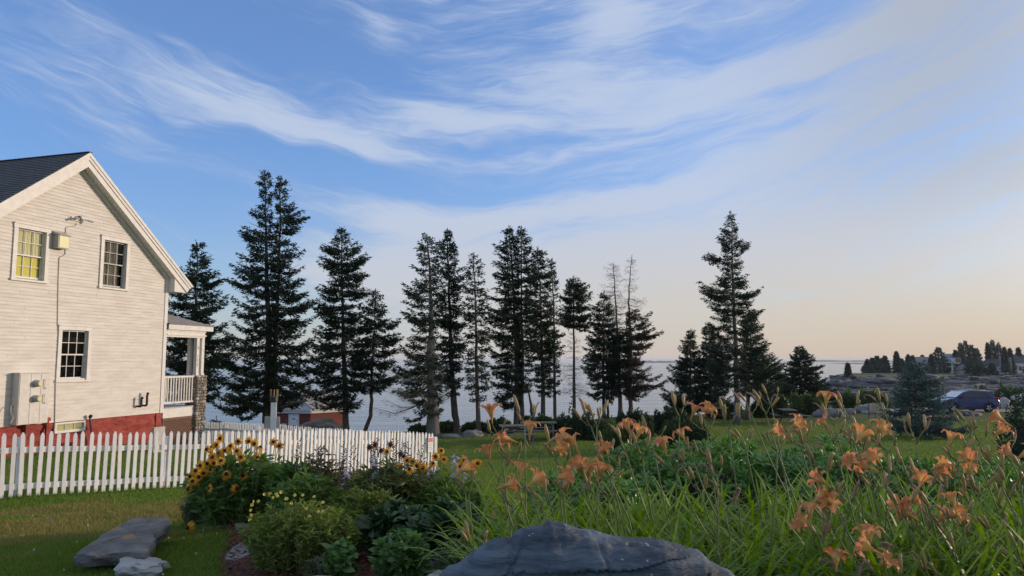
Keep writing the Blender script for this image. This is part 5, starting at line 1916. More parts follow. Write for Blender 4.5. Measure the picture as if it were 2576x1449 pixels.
# ------------------------------------------------------------------ bushes and hedges
def leaf_cloud(rng, n, cx, cy, cz, rx, ry, rz, leaf, lump=0.25, seed=0.0, up=0.3, shell=0.72):
    """leaf cards in the outer part of a lumpy dome"""
    a = unit(rng.normal(size=(n, 3)))
    a[:, 2] = np.abs(a[:, 2]) * 1.0
    f = 1 + lump * fbm(a[:, 0] * 2.2 + seed, a[:, 1] * 2.2, a[:, 2] * 2.2 + seed, 3)
    r = f * (shell + (1 - shell) * rng.random(n) ** 0.6)
    P = a * r[:, None] * np.array([rx, ry, rz]) + np.array([cx, cy, cz])
    D = unit(a * 0.7 + rng.normal(0, 0.6, (n, 3)) + np.array([0, 0, up]))
    S = side_of(D, rng)
    L = leaf * rng.uniform(0.7, 1.3, n)
    return P, D, S, L


M_bush = leaf_mat('bush_leaves', (0.040, 0.075, 0.028), (0.080, 0.115, 0.040), 0.6, 0.25, (0.09, 0.10, 0.03), 0.8, 0.62)
M_bush_light = leaf_mat('light_bush_leaves', (0.065, 0.11, 0.038), (0.11, 0.15, 0.05), 0.6, 0.3, (0.12, 0.12, 0.04), 0.8, 0.6)
M_bush_dark = leaf_mat('dark_bush_leaves', (0.024, 0.050, 0.026), (0.050, 0.080, 0.036), 0.55, 0.2, (0.05, 0.065, 0.03), 0.8, 0.64)
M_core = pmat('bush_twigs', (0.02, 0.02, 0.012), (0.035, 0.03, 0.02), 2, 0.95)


def bush(lab, U0, U1, Vtop, d, leaf, n, mat=M_bush, seed=1, depth=0.8, lump=0.28, group=None, zbase=None, name='bush', lobes=3, wr=0.5):
    rng = np.random.default_rng(seed)
    x0, x1 = Wd(U0, d), Wd(U1, d)
    cx = (x0 + x1) / 2
    zb = Hs(cx, d) if zbase is None else zbase
    h = max(W((U0 + U1) / 2, Vtop, d).z - zb, 0.25)
    w = (x1 - x0) / 2
    t = thing(name, lab, 'bush', (cx, d, zb), 0, group)
    Ps = []; core = MB()
    nl = lobes
    for k in range(nl):
        ox = (k - (nl - 1) / 2) / max(nl, 1) * 2 * w * 0.72
        hh = h * (1.0 if k == nl // 2 else rng.uniform(0.78, 1.0))
        rx = w * (1.25 / nl if nl > 1 else 1.0) * rng.uniform(0.9, 1.1)
        oy = rng.normal(0, 0.15) * w * depth
        Ps.append(leaf_cloud(rng, n // nl, ox, oy, 0, rx, w * depth / max(1, nl * 0.6), hh, leaf, lump, seed + k * 3.1))
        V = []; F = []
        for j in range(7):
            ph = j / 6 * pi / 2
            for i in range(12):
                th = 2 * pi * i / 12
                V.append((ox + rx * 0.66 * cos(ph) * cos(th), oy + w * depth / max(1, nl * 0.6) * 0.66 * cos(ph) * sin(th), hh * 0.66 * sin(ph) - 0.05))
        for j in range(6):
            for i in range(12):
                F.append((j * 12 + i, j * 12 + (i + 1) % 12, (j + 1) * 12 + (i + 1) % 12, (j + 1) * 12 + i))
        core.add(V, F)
    P, D, S, L = (np.concatenate([p[i] for p in Ps]) for i in range(4))
    V, F = cards(P, D, S, L, L * wr)
    link(bpy.data.objects.new('foliage', np_mesh('foliage', V, F, mat)), t)
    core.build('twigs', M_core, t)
    return t


G = 'low bushes along the edge of the lawn'
bush('low bush at the cliff edge left of the thick knotty trunk', 1030, 1090, 1072, 39.5, 0.16, 1500, M_bush, 51, group=G)
bush('low yellowish bush between the thick trunk and the pointed spruce', 1092, 1160, 1062, 39.5, 0.16, 2000, M_bush_light, 52, group=G)
bush('low bush behind the rounded grey stone', 1158, 1235, 1064, 40.0, 0.16, 2000, M_bush, 53, group=G)
bush('bush left of the picnic tables under the spruces', 1225, 1292, 1056, 37.0, 0.15, 2600, M_bush, 54, group=G)
bush('yellow green bush behind the picnic tables', 1300, 1400, 1048, 40.0, 0.18, 2200, M_bush_light, 55, group=G, lobes=4)
bush('big dark rounded bush right of the picnic tables', 1376, 1545, 1044, 33.5, 0.12, 7000, M_bush_dark, 56, group=G, lobes=4)
bush('green bush behind the big dark rounded bush', 1400, 1500, 1036, 48.0, 0.2, 2600, M_bush, 57, group=G, lobes=3)
bush('dark bush below the crooked half-dead spruce', 1535, 1645, 1036, 35.0, 0.13, 5200, M_bush_dark, 58, group=G, lobes=4)
bush('light feathery bush in front of the dark bush, middle of the lawn', 1505, 1645, 1060, 27.5, 0.11, 6000, M_bush_light, 59, lobes=4)
bush('dark bush left of the small dense spruce', 1630, 1735, 1030, 37.0, 0.14, 4600, M_bush_dark, 60, group=G, lobes=4)
bush('green bush below the lilies at the small picnic table', 1640, 1790, 1056, 30.0, 0.12, 5600, M_bush, 61, lobes=4)
bush('light bush behind the trunk of the tall lone spruce', 1785, 1870, 1012, 47.0, 0.18, 3000, M_bush_light, 62, group=G)
bush('rounded green bush right of the tall lone spruce', 1872, 1985, 998, 49.0, 0.18, 5000, M_bush, 63, group=G, lobes=4)
bush('long light green hedge by the far edge of the lawn', 1965, 2085, 994, 55.0, 0.22, 4200, M_bush_light, 64, group=G, lobes=5)
bush('yellow green scrub above the pale slab of rock', 2080, 2235, 984, 67.0, 0.25, 4200, M_bush_light, 65, group=G, lobes=6)
bush('scrub behind the blue spruce', 2225, 2400, 988, 69.0, 0.25, 4200, M_bush, 66, group=G, lobes=6)
bush('scrub behind the blue car', 2395, 2600, 974, 74.0, 0.28, 5200, M_bush, 67, group=G, lobes=6)
bush('dark dense rugosa bush at the right edge of the lawn', 2480, 2985, 965, 22.0, 0.085, 19000, M_bush_dark, 68, depth=0.7, lobes=4, lump=0.22)

# ------------------------------------------------------------------ spruces and houses on the far headland
def far_tree(U, Vtop, Vbase, wU, lab, seed, d=None, shape='cone'):
    rng = np.random.default_rng(seed)
    d = d or 262.0
    x = Wd(U, d)
    zt = W(U, Vtop, d).z; zb = min(W(U, max(Vbase, 934), d).z - 0.5, -0.0195 * d - 0.4)
    if U == 2128: d = 224.0; x = Wd(U, d); zb = -0.0228 * d - 0.6; zt = W(U, Vtop, d).z
    t = thing('spruce_tree', lab, 'tree', (x, d, zb), 0, 'spruces on the far headland')
    h = zt - zb; w = Wd(U + wU, d) - x
    MB().tube([(0, 0, 0), (0, 0, h * 0.95)], [0.28, 0.05], 6).build('trunk', M_bark, t)
    n = 2600
    u = rng.random(n) ** 0.75
    rr = w * (np.where(u < 0.16, u / 0.16 * 0.35, 0.35 + 0.65 * (u - 0.16) / 0.84) if shape == 'cone' else np.minimum(1.0, 0.08 + u * 1.45))
    lay = 1 + 0.35 * np.sin(u * 44 + seed) * (u > 0.05)
    ph = rng.random(n) * 2 * pi
    rr = rr * lay * (0.35 + 0.65 * np.sqrt(rng.random(n))) * (1 + 0.25 * vnoise(ph * 1.3, u * 6, seed * 1.7))
    P = np.stack([rr * np.cos(ph), rr * np.sin(ph), h * (1 - u * (0.93 if shape != 'cone' else 0.88))], -1)
    D = unit(np.stack([np.cos(ph), np.sin(ph), rng.normal(-0.1, 0.5, n)], -1) + rng.normal(0, 0.4, (n, 3)))
    V, F = cards(P, D, side_of(D, rng), 0.75 * rng.uniform(0.6, 1.2, n), 0.32 * rng.uniform(0.7, 1.2, n))
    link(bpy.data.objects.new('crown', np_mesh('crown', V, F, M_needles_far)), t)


FAR = [(2178, 905, 934, 9, 'leftmost low spruce on the far point', 'b'), (2190, 900, 934, 11, 'rounded spruce second on the far point', 'b'), (2202, 896, 935, 10, 'rounded spruce in the clump on the far point', 'b'),
       (2222, 896, 935, 10, 'spruce right of the clump on the far point', 'b'), (2214, 902, 935, 10, 'squat spruce inside the clump on the far point', 'b'), (2251, 885, 934, 9, 'tall narrow spruce standing apart on the far point', 'c'), (2262, 902, 934, 12, 'dense low spruce right of the tall narrow one', 'b'),
       (2281, 893, 932, 9, 'spruce just left of the blue spruce top', 'c'), (2292, 895, 932, 9, 'spruce peeping out behind the blue spruce', 'c'), (2316, 893, 925, 10, 'spruce just right of the blue spruce top', 'c'), (2338, 892, 920, 7, 'small far spruce between the blue spruce and the white houses', 'c'),
       (2357, 874, 934, 19, 'broad spruce in front of the left white house', 'b'), (2399, 880, 922, 8, 'thin spruce left of the big dark clump', 'c'),
       (2413, 862, 925, 9, 'pointed spruce at the left of the big dark clump', 'c'), (2425, 858, 926, 13, 'tallest spruce of the big dark clump', 'b'), (2440, 868, 926, 14, 'spruce in the middle of the big dark clump', 'b'), (2452, 876, 926, 12, 'spruce at the right of the big dark clump', 'b'),
       (2481, 862, 925, 7, 'slim spruce at the left of the right clump', 'c'), (2493, 856, 932, 11, 'tallest spruce of the right clump', 'b'), (2508, 864, 926, 11, 'spruce right of the tallest in the right clump', 'b'), (2522, 873, 922, 8, 'thin spruce above the stone chimney', 'c'), (2536, 876, 922, 7, 'thin ragged spruce right of the chimney', 'c'),
       (2557, 874, 912, 8, 'last spruce at the right edge of the headland', 'c'), (2128, 915, 936, 5, 'lone stunted tree at the tip of the rocks', 'c'),
       (2488, 915, 945, 9, 'dark young spruce in front of the cottage', 'b'), (2452, 918, 940, 6, 'young spruce between the two white houses', 'b'), (2590, 905, 945, 16, 'dark spruce at the right end of the far lawn', 'b')]
for i, (U, vt, vb, w, lab, sh) in enumerate(FAR):
    far_tree(U, vt, vb, w, lab, 100 + i, 262 + (i % 5) * 6 if i < 24 else 235, 'cone' if sh == 'c' else 'blob')

M_farwall = pmat('far_white_wall', (0.72, 0.73, 0.75), (0.64, 0.65, 0.67), 0.8, 0.8)
M_fargrey = pmat('far_grey_shingle_wall', (0.22, 0.23, 0.25), (0.28, 0.29, 0.31), 0.8, 0.8)
M_farroof = pmat('far_roof', (0.16, 0.165, 0.18), (0.2, 0.205, 0.22), 0.8, 0.8)
M_fardark = pmat('far_dark_roof', (0.06, 0.06, 0.07), (0.08, 0.08, 0.09), 0.8, 0.8)
M_chim = pmat('chimney_stone', (0.25, 0.24, 0.23), (0.18, 0.175, 0.17), 1.0, 0.9)


def gable_block(t, x0, x1, y0, y1, z0, ze, zp, wall, roof, axis='x', nm=''):
    """walls with a gable roof; axis = direction of the ridge"""
    if axis == 'y':
        mx = (x0 + x1) / 2
        MB().prism([(x0, z0), (x1, z0), (x1, ze), (mx, zp), (x0, ze)], y0, y1).build('wall', wall, t)
        e = 0.35
        k = (zp - ze) / (mx - x0)
        MB().add([(x0 - e, y0 - e, ze - e * k + 0.06), (mx, y0 - e, zp + 0.06), (x1 + e, y0 - e, ze - e * k + 0.06), (x0 - e, y1 + e, ze - e * k + 0.06), (mx, y1 + e, zp + 0.06), (x1 + e, y1 + e, ze - e * k + 0.06)],
                 [(0, 1, 4, 3), (1, 2, 5, 4)]).build('roof', roof, t)
    else:
        my = (y0 + y1) / 2
        R = Matrix(((0, 1, 0, 0), (1, 0, 0, 0), (0, 0, 1, 0), (0, 0, 0, 1)))
        MB().prism([(y0, z0), (y1, z0), (y1, ze), (my, zp), (y0, ze)], x0, x1, R).build('wall', wall, t)
        e = 0.35
        k = (zp - ze) / (my - y0)
        MB().add([(x0 - e, y0 - e, ze - e * k + 0.06), (x1 + e, y0 - e, ze - e * k + 0.06), (x0 - e, my, zp + 0.06), (x1 + e, my, zp + 0.06), (x0 - e, y1 + e, ze - e * k + 0.06), (x1 + e, y1 + e, ze - e * k + 0.06)],
                 [(0, 1, 3, 2), (2, 3, 5, 4)]).build('roof', roof, t)


def win(t, x, y, z, w, h, mat=None):
    f = MB().box(x - w / 2 - 0.12, x + w / 2 + 0.12, y - 0.10, y - 0.02, z - 0.12, z + h + 0.12).build('window', M_fence, t)
    MB().box(x - w / 2, x + w / 2, y - 0.13, y - 0.105, z, z + h).build('pane', M_carglass, f)


def far_houses():
    d = 268.0
    ux = lambda U: Wd(U, d)
    vz = lambda V: W(2400, V, d).z
    zb = vz(940)
    # two white gabled wings with dormer
    x = ux(2372)
    t = thing('far_house', 'white house with steep gables and a lookout dormer on the far headland', 'house', (x, d, zb))
    X = lambda U: ux(U) - x
    Z = lambda V: vz(V) - zb
    gable_block(t, X(2372), X(2392), 0, 9, 0, Z(915), Z(903), M_farwall, M_farroof, 'y')
    gable_block(t, X(2391), X(2425), 2.5, 10, 0, Z(923), Z(908), M_fargrey, M_farroof, 'x')
    gable_block(t, X(2404), X(2432), -3.0, 4, 0, Z(929), Z(916), M_farwall, M_farroof, 'y')
    MB().box(X(2404), X(2418), 1.8, 6, Z(915), Z(900)).build('dormer', M_farwall, t)
    MB().box(X(2403), X(2419), 1.4, 6.4, Z(900) + 0.01, Z(898.5)).build('dormer_roof', M_farroof, t)
    win(t, X(2412), 1.8, Z(911), 2.0, 1.3)
    win(t, X(2399), 2.5, Z(921), 1.6, 1.0)
    win(t, X(2418), -3.0, Z(932), 0.9, 0.9)
    for U in (2377, 2383):
        win(t, X(U), 0, Z(935), 1.0, 1.6); win(t, X(U), 0, Z(921), 0.9, 1.2)
    t = thing('far_house', 'low grey gabled house behind the broad spruce on the headland', 'house', (ux(2340), d + 8, zb))
    gable_block(t, 0, 9, 0, 7, 0, 3.6, 6.0, M_farwall, M_farroof, 'x')
    win(t, 2, 0, 1.0, 1.2, 1.3); win(t, 6, 0, 1.0, 1.2, 1.3)
    gable_block(t, 12.5, 18.0, 4, 10, 0, 5.0, 7.2, M_farwall, M_farroof, 'y')
    # cottage with hipped roof
    x = ux(2440)
    t = thing('far_cottage', 'white cottage with low grey roof and porch on the far headland', 'house', (x, d, zb))
    X = lambda U: ux(U) - x
    MB().box(X(2441), X(2476), 0, 8, 0, Z(925)).build('wall', M_farwall, t)
    a = [(X(2438), -1, Z(925) + 0.02), (X(2479), -1, Z(925) + 0.02), (X(2479), 9, Z(925) + 0.02), (X(2438), 9, Z(925) + 0.02), (X(2452), 4, Z(913)), (X(2470), 4, Z(913))]
    MB().add(a, [(0, 1, 5, 4), (1, 2, 5), (2, 3, 4, 5), (3, 0, 4), (0, 3, 2, 1)]).build('roof', M_farroof, t)
    for U in (2446, 2454, 2462, 2470):
        win(t, X(U), 0, Z(935), 1.3, 1.6)
    # dark shingled house with big stone chimney
    x = ux(2500)
    t = thing('far_house', 'dark roofed shingle house with big stone chimney at the right of the headland', 'house', (x, d, zb))
    X = lambda U: ux(U) - x
    gable_block(t, X(2498), X(2552), 0, 9, 0, Z(921), Z(904), M_fargrey, M_fardark, 'x')
    gable_block(t, X(2492), X(2515), -3, 5, 0, Z(919), Z(905), M_farwall, M_fardark, 'y')
    MB().box(X(2526), X(2534), -1.2, 0.4, 0, Z(899)).build('chimney', M_chim, t)
    for U in (2519, 2541, 2547):
        win(t, X(U), 0, Z(930), 1.2, 1.5)
    for U in (2499, 2507):
        win(t, X(U), -3, Z(932), 1.2, 1.5)
    x = ux(2556)
    t = thing('far_house', 'white house with dark roof cut by the right edge of the picture', 'house', (x, d + 2, zb))
    gable_block(t, 0, 14, 0, 8, 0, 4.0, 6.8, M_farwall, M_fardark, 'x')
    for k in (1.8, 4.0, 8.0):
        win(t, k, 0, 1.2, 1.2, 1.5)
    t = thing('utility_pole', 'thin pole standing between the white houses on the headland', 'pole', (ux(2428), 250, vz(943)))
    MB().tube([(0, 0, 0), (0, 0, 8)], [0.12, 0.09], 6).build('shaft', M_fargrey, t)
    MB().box(-0.8, 0.8, -0.06, 0.06, 7.3, 7.45).build('crossarm', M_fargrey, t)
    t = thing('utility_pole', 'thin pole left of the last spruce at the right edge', 'pole', (ux(2541), 275, vz(920)))
    MB().tube([(0, 0, 0), (0, 0, 9)], [0.12, 0.09], 6).build('shaft', M_fargrey, t)
    MB().box(-0.8, 0.8, -0.06, 0.06, 8.3, 8.45).build('crossarm', M_fargrey, t)


far_houses()

# ------------------------------------------------------------------ garden in the foreground
def Wz(U, V, z):
    a = (U / 2.5156 - 512) / FPX
    b = (288 - V / 2.5156) / FPX
    v = Vector((a, cos(PITCH) - b * sin(PITCH), sin(PITCH) + b * cos(PITCH)))
    return v * (z / v.z)


def leaves(P, D, S, L, Wd_, bend=0.3, up=None):
    """leaves of three segments that bend down towards the tip"""
    n = len(P)
    L = np.asarray(L)[:, None]; w = np.asarray(Wd_)[:, None] / 2
    Nn = np.cross(S, D)
    Nn = Nn * np.sign(Nn[:, 2:3] + 1e-6)
    c = []
    for s in (0.0, 0.34, 0.70, 1.0):
        c.append(P + D * L * s - Nn * L * bend * s * s)
    ws = (0.14, 0.95, 0.80, 0.05)
    V = []
    for k in range(4):
        V.append(c[k] - S * w * ws[k]); V.append(c[k] + S * w * ws[k])
    V = np.stack(V, 1).reshape(-1, 3)
    o = np.arange(n)[:, None] * 8
    F = np.concatenate([o + np.array([[0, 1, 3, 2]]), o + np.array([[2, 3, 5, 4]]), o + np.array([[4, 5, 7, 6]])], 1).reshape(-1, 4)
    return V, F


def tubes_np(A, B, C, r0, r1):
    """many thin three-sided stems through A, B, C"""
    n = len(A)
    V = []
    for p, r in ((A, r0), (B, (r0 + r1) / 2), (C, r1)):
        for k in range(3):
            t = 2 * pi * k / 3
            V.append(p + np.array([cos(t) * r, sin(t) * r, 0.0]))
    V = np.stack(V, 1).reshape(-1, 3)
    o = np.arange(n)[:, None] * 9
    q = []
    for i in range(2):
        for k in range(3):
            k2 = (k + 1) % 3
            q.append([i * 3 + k, i * 3 + k2, i * 3 + 3 + k2, i * 3 + 3 + k])
    F = np.concatenate([o + np.array([x]) for x in q], 1).reshape(-1, 4)
    return V, F


def clump(name, lab, cat, U0, U1, Vtop, Vbase, zoff, n, lpers, L, wd, mat, stem_mat, seed, group=None, depth=0.8, bend=0.3, d=None, spread=1.0, hvar=0.25, low=0.1, lean=0.0, updir=0.35, stemr=0.004):
    """leafy stems filling a dome"""
    rng = np.random.default_rng(seed)
    if d is None:
        d = 6.0
        for _ in range(8):
            x = Wd((U0 + U1) / 2, d)
            d = -(Hs(x, d)) / ((Vbase - 905) / 2.5156 / FPX)
            d = min(max(d, 3.0), 14)
    x0, x1 = Wd(U0, d), Wd(U1, d)
    cx = (x0 + x1) / 2; rx = (x1 - x0) / 2
    zb = Hs(cx, d) + zoff
    h = W((U0 + U1) / 2, Vtop, d).z - zb
    t = thing(name, lab, cat, (cx, d, zb), 0, group)
    a = rng.random(n) * 2 * pi
    r = np.sqrt(rng.random(n))
    B0 = np.stack([r * np.cos(a) * rx * 0.55, r * np.sin(a) * rx * depth * 0.55, np.full(n, -0.03)], -1)
    hh = h * np.sqrt(np.maximum(1 - 0.62 * r * r, 0.1)) * (1 - hvar * rng.random(n))
    T = np.stack([r * np.cos(a) * rx * spread * 0.96 + lean * hh, r * np.sin(a) * rx * depth * spread * 0.96, hh], -1)
    Mid = (B0 + T) / 2 + np.stack([rng.normal(0, 0.03, n), rng.normal(0, 0.03, n), 0.05 * hh], -1)
    V, F = tubes_np(B0, Mid, T, stemr, stemr * 0.5)
    link(bpy.data.objects.new('stems', np_mesh('stems', V, F, stem_mat)), t)
    u = rng.random((n, lpers)) ** 0.8 * (1 - low) + low
    u = np.concatenate([u, np.ones((n, 3))], 1)
    m = u.shape[1]
    q = ((1 - u) ** 2)[..., None] * B0[:, None] + (2 * u * (1 - u))[..., None] * Mid[:, None] + (u ** 2)[..., None] * T[:, None]
    q = q.reshape(-1, 3)
    k = len(q)
    out = unit(np.repeat(T - B0 * 0.6, m, 0) * np.array([1, 1, 0.15]))
    D = unit(rng.normal(0, 0.8, (k, 3)) * np.array([1, 1, 0.5]) + out * 0.35 + np.array([0, 0, updir]))
    S = side_of(D, rng, 0.5)
    sz = rng.uniform(0.6, 1.25, k) * np.repeat(rng.uniform(0.85, 1.15, n), m)
    V, F = leaves(q, D, S, L * sz, wd * sz, bend)
    link(bpy.data.objects.new('foliage', np_mesh('foliage', V, F, mat)), t)
    t['h'] = h
    return t, d


ML_susan = leaf_mat('susan_leaves', (0.075, 0.16, 0.036), (0.135, 0.225, 0.055), 0.55, 0.3, (0.09, 0.12, 0.05), 2.5, 0.62)
ML_olive = leaf_mat('olive_leaves', (0.085, 0.115, 0.030), (0.155, 0.165, 0.05), 0.6, 0.3, (0.13, 0.09, 0.05), 2.0, 0.56)
ML_prim = leaf_mat('primrose_leaves', (0.12, 0.18, 0.034), (0.20, 0.24, 0.056), 0.55, 0.35, (0.16, 0.15, 0.06), 2.5, 0.6)
ML_brown = leaf_mat('dry_brown_leaves', (0.085, 0.085, 0.045), (0.13, 0.095, 0.06), 0.8, 0.2, (0.05, 0.07, 0.03), 2.5, 0.55)
ML_dark = leaf_mat('dark_broad_leaves', (0.035, 0.080, 0.032), (0.07, 0.125, 0.045), 0.4, 0.2, (0.06, 0.09, 0.04), 3.0, 0.64, spec=0.5)
ML_bright = leaf_mat('bright_leaves', (0.078, 0.169, 0.046), (0.130, 0.234, 0.065), 0.45, 0.35, spec=0.5)
ML_green = leaf_mat('mid_green_leaves', (0.09, 0.165, 0.030), (0.15, 0.22, 0.045), 0.5, 0.35, (0.12, 0.14, 0.05), 2.5, 0.6)
ML_grey = leaf_mat('grey_green_leaves', (0.10, 0.12, 0.075), (0.15, 0.17, 0.11), 0.7, 0.2)
ML_shrub = leaf_mat('shrub_leaves', (0.085, 0.20, 0.040), (0.165, 0.29, 0.065), 0.4, 0.25, (0.15, 0.21, 0.05), 3.0, 0.64, spec=0.5)
ML_lily = leaf_mat('daylily_leaves', (0.105, 0.20, 0.022), (0.185, 0.265, 0.036), 0.5, 0.35, (0.24, 0.20, 0.06), 4.0, 0.66, spec=0.3)
M_stem = pmat('green_stem', (0.13, 0.17, 0.06), (0.19, 0.20, 0.085), 5, 0.6)
M_stembrown = pmat('brown_stem', (0.09, 0.06, 0.04), (0.13, 0.09, 0.06), 5, 0.7)

# mulch under the bed ----------------------------------------------------------
def bed_left(y):
    U = np.interp(y, [4.5, 5.4, 6.0, 6.6, 7.2, 7.8, 8.4, 9.2], [575, 592, 578, 592, 600, 560, 500, 490])
    return (U / 2.5156 - 512) / FPX * y


def build_mulch():
    ys = np.linspace(4.6, 9.0, 45)
    u = np.linspace(0, 1, 60)
    Y, Uu = np.meshgrid(ys, u, indexing='ij')
    X = bed_left(Y) + 0.05 * vnoise(Y * 3, 0.2, 0.4) + Uu * (4.9 - bed_left(Y))
    Z = H(X, Y) + 0.012 + 0.02 * vnoise(X * 4, Y * 4, 0.3)
    idx = np.arange(X.size).reshape(X.shape)
    F = np.stack([idx[:-1, :-1], idx[:-1, 1:], idx[1:, 1:], idx[1:, :-1]], -1).reshape(-1, 4)[:, ::-1]
    m = pmat('bark_mulch', (0.075, 0.030, 0.020), (0.13, 0.055, 0.036), 25, 0.95, 0.9, 60, 0.02)
    tag(link(bpy.data.objects.new('mulch', np_mesh('mulch', np.stack([X, Y, Z], -1), F, m))), 'red brown bark mulch in the flower bed', kind='structure')
    rng = np.random.default_rng(77)
    n = 9000
    y = rng.uniform(5.0, 8.8, n)
    x = bed_left(y) - 0.04 + rng.random(n) * 2.6
    P = np.stack([x, y, H(x, y) + 0.02 + rng.random(n) * 0.015], -1)
    D = unit(np.stack([rng.normal(size=n), rng.normal(size=n), rng.normal(0, 0.35, n)], -1))
    S = side_of(D, rng, 0.5)
    V, F = cards(P, D, S, rng.uniform(0.02, 0.06, n), rng.uniform(0.006, 0.016, n))
    tag(link(bpy.data.objects.new('mulch_chips', np_mesh('mulch_chips', V, F, leaf_mat('mulch_chip', (0.07, 0.028, 0.018), (0.17, 0.08, 0.055), 0.9, 0.0)))), 'loose bark chips on the mulch', kind='stuff')


build_mulch()


# grass ------------------------------------------------------------------------
def grass_mat():
    m = leaf_mat('grass_blades', (0.100, 0.180, 0.022), (0.155, 0.215, 0.038), 0.6, 0.3)
    t = NT(m.node_tree)
    # dry straw colour by the fence and in patches
    p = t.n['Principled BSDF']
    src = p.inputs['Base Color'].links[0].from_socket
    tc = t.new('ShaderNodeTexCoord')
    sep = t.new('ShaderNodeSeparateXYZ')
    t.l.new(tc.outputs['Object'], sep.inputs[0])
    x, y, _ = sep.outputs
    dry = t.sstep(t.m('ADD', t.noise(tc.outputs['Object'], 1.1, 5.0, 0.6), t.m('ADD', t.m('MULTIPLY', t.gauss(x, -4.4, 2.4, y, 9.6, 1.9), 0.30),
                  t.m('MULTIPLY', t.gauss(x, -5.8, 2.2, y, 7.2, 1.4), 0.11))), 0.55, 0.69)
    geo = t.new('ShaderNodeNewGeometry')
    dry = t.m('MULTIPLY', dry, t.sstep(geo.outputs['Random Per Island'], 0.2, 0.5, 0.55, 1.0))
    t.l.new(t.mix(dry, src, (0.29, 0.20, 0.085)), p.inputs['Base Color'])
    return m


def blades(name, lab, x, y, hgt, wid, rng, mat):
    n = len(x)
    z = H(x, y)
    a = rng.random(n) * 2 * pi
    hgt = hgt * rng.uniform(0.5, 1.3, n)
    lean = rng.normal(0, 0.4, (n, 2)) * hgt[:, None]
    sx, sy = np.cos(a) * wid / 2, np.sin(a) * wid / 2
    b = np.stack([x, y, z - 0.005], -1)
    off = np.stack([sx, sy, np.zeros(n)], -1)
    tip = b + np.stack([lean[:, 0], lean[:, 1], hgt], -1)
    V = np.stack([b - off, b + off, tip], 1).reshape(-1, 3)
    F = np.arange(3 * n).reshape(n, 3)
    tag(link(bpy.data.objects.new(name, np_mesh(name, V, F, mat))), lab, kind='stuff')


def build_grass():
    rng = np.random.default_rng(5)
    gm = grass_mat()
    # near lawn left: even in picture space
    n = 190000
    y = 5.0 * (20.5 / 5.0) ** (rng.random(n) ** 1.0)
    xl = -0.95 * y
    x = xl + rng.random(n) * (0.85 * y)
    keep = (x < bed_left(np.minimum(y, 9.2)) + 0.02) | (y > 8.9)
    x, y = x[keep], y[keep]
    blades('grass', 'short grass of the near lawn left of the flower bed', x, y, 0.034 + 0.0016 * y, 0.0045 + 0.0008 * y, rng, gm)
    n = 36000
    y = rng.uniform(3.0, 12.0, n)
    x = rng.uniform(4.7, 13.0, n)
    blades('grass', 'short grass right of the daylily bed', x, y, 0.05, 0.010, rng, gm)
    n = 110000
    y = 9.5 * (46 / 9.5) ** rng.random(n)
    x = (-0.12 + rng.random(n) * 0.86) * y
    keep = y < edge_y(x) - 1
    x, y = x[keep], y[keep]
    blades('grass', 'mown grass of the far lawn under the spruces', x, y, 0.03 + 0.0010 * y, 0.006 + 0.0009 * y, rng, gm)
    # clover heads in the shaded grass near the slab
    n = 60
    y = rng.uniform(5.2, 9.5, n); x = -0.72 * y + rng.random(n) * 0.5 * y
    keep = x < bed_left(np.minimum(y, 9.2)) - 0.05
    x, y = x[keep], y[keep]
    P = np.stack([x, y, H(x, y) + 0.045], -1)
    D = unit(rng.normal(size=(len(x), 3)) * 0.5 + np.array([0, 0, 1]))
    V, F = cards(P, D, side_of(D, rng), np.full(len(x), 0.02), np.full(len(x), 0.018))
    tag(link(bpy.data.objects.new('clover_flowers', np_mesh('clover_flowers', V, F, pmat('clover_white', (0.42, 0.42, 0.38), rough=0.8)))), 'white clover heads scattered in the near lawn', kind='stuff')
    # longer tufts along the fence foot
    pts = [FPTS[i] for i in range(len(FPTS))]
    n = 9000
    i = rng.integers(0, len(pts), n)
    x = np.array([pts[k].x for k in i]) + rng.normal(0, 0.07, n)
    y = np.array([pts[k].y for k in i]) + rng.normal(0, 0.07, n)
    blades('grass', 'longer grass along the foot of the near picket fence', x, y, 0.09, 0.008, rng, gm)


build_grass()


# stones of the garden ----------------------------------------------------------
M_slab = rock_mat('slab_granite', (0.095, 0.096, 0.095), (0.17, 0.168, 0.163), (0.34, 0.18, 0.04), 5.0, 0.9, 0.56, 3.4)
M_slate = pmat('dark_slate', (0.026, 0.042, 0.062), (0.095, 0.13, 0.17), 1.0, 0.7, 1.0, 3.0, 0.03, detail=9.0, stretch=(1.6, 2.0, 16.0), lohi=(0.40, 0.62))
_t = NT(M_slate.node_tree)
_p = _t.n['Principled BSDF']
_src = _p.inputs['Base Color'].links[0].from_socket
_tc = _t.new('ShaderNodeTexCoord')
_f = _t.sstep(_t.noise(_tc.outputs['Object'], 22.0, 3.0, 0.6), 0.67, 0.71)
_g = _t.sstep(_t.noise(_tc.outputs['Object'], 3.0, 6.0, 0.7), 0.5, 0.7)
_c = _t.mix(_t.m('MULTIPLY', _g, 0.35), _src, (0.10, 0.145, 0.19))
_t.l.new(_t.mix(_f, _c, (0.34, 0.37, 0.36)), _p.inputs['Base Color'])


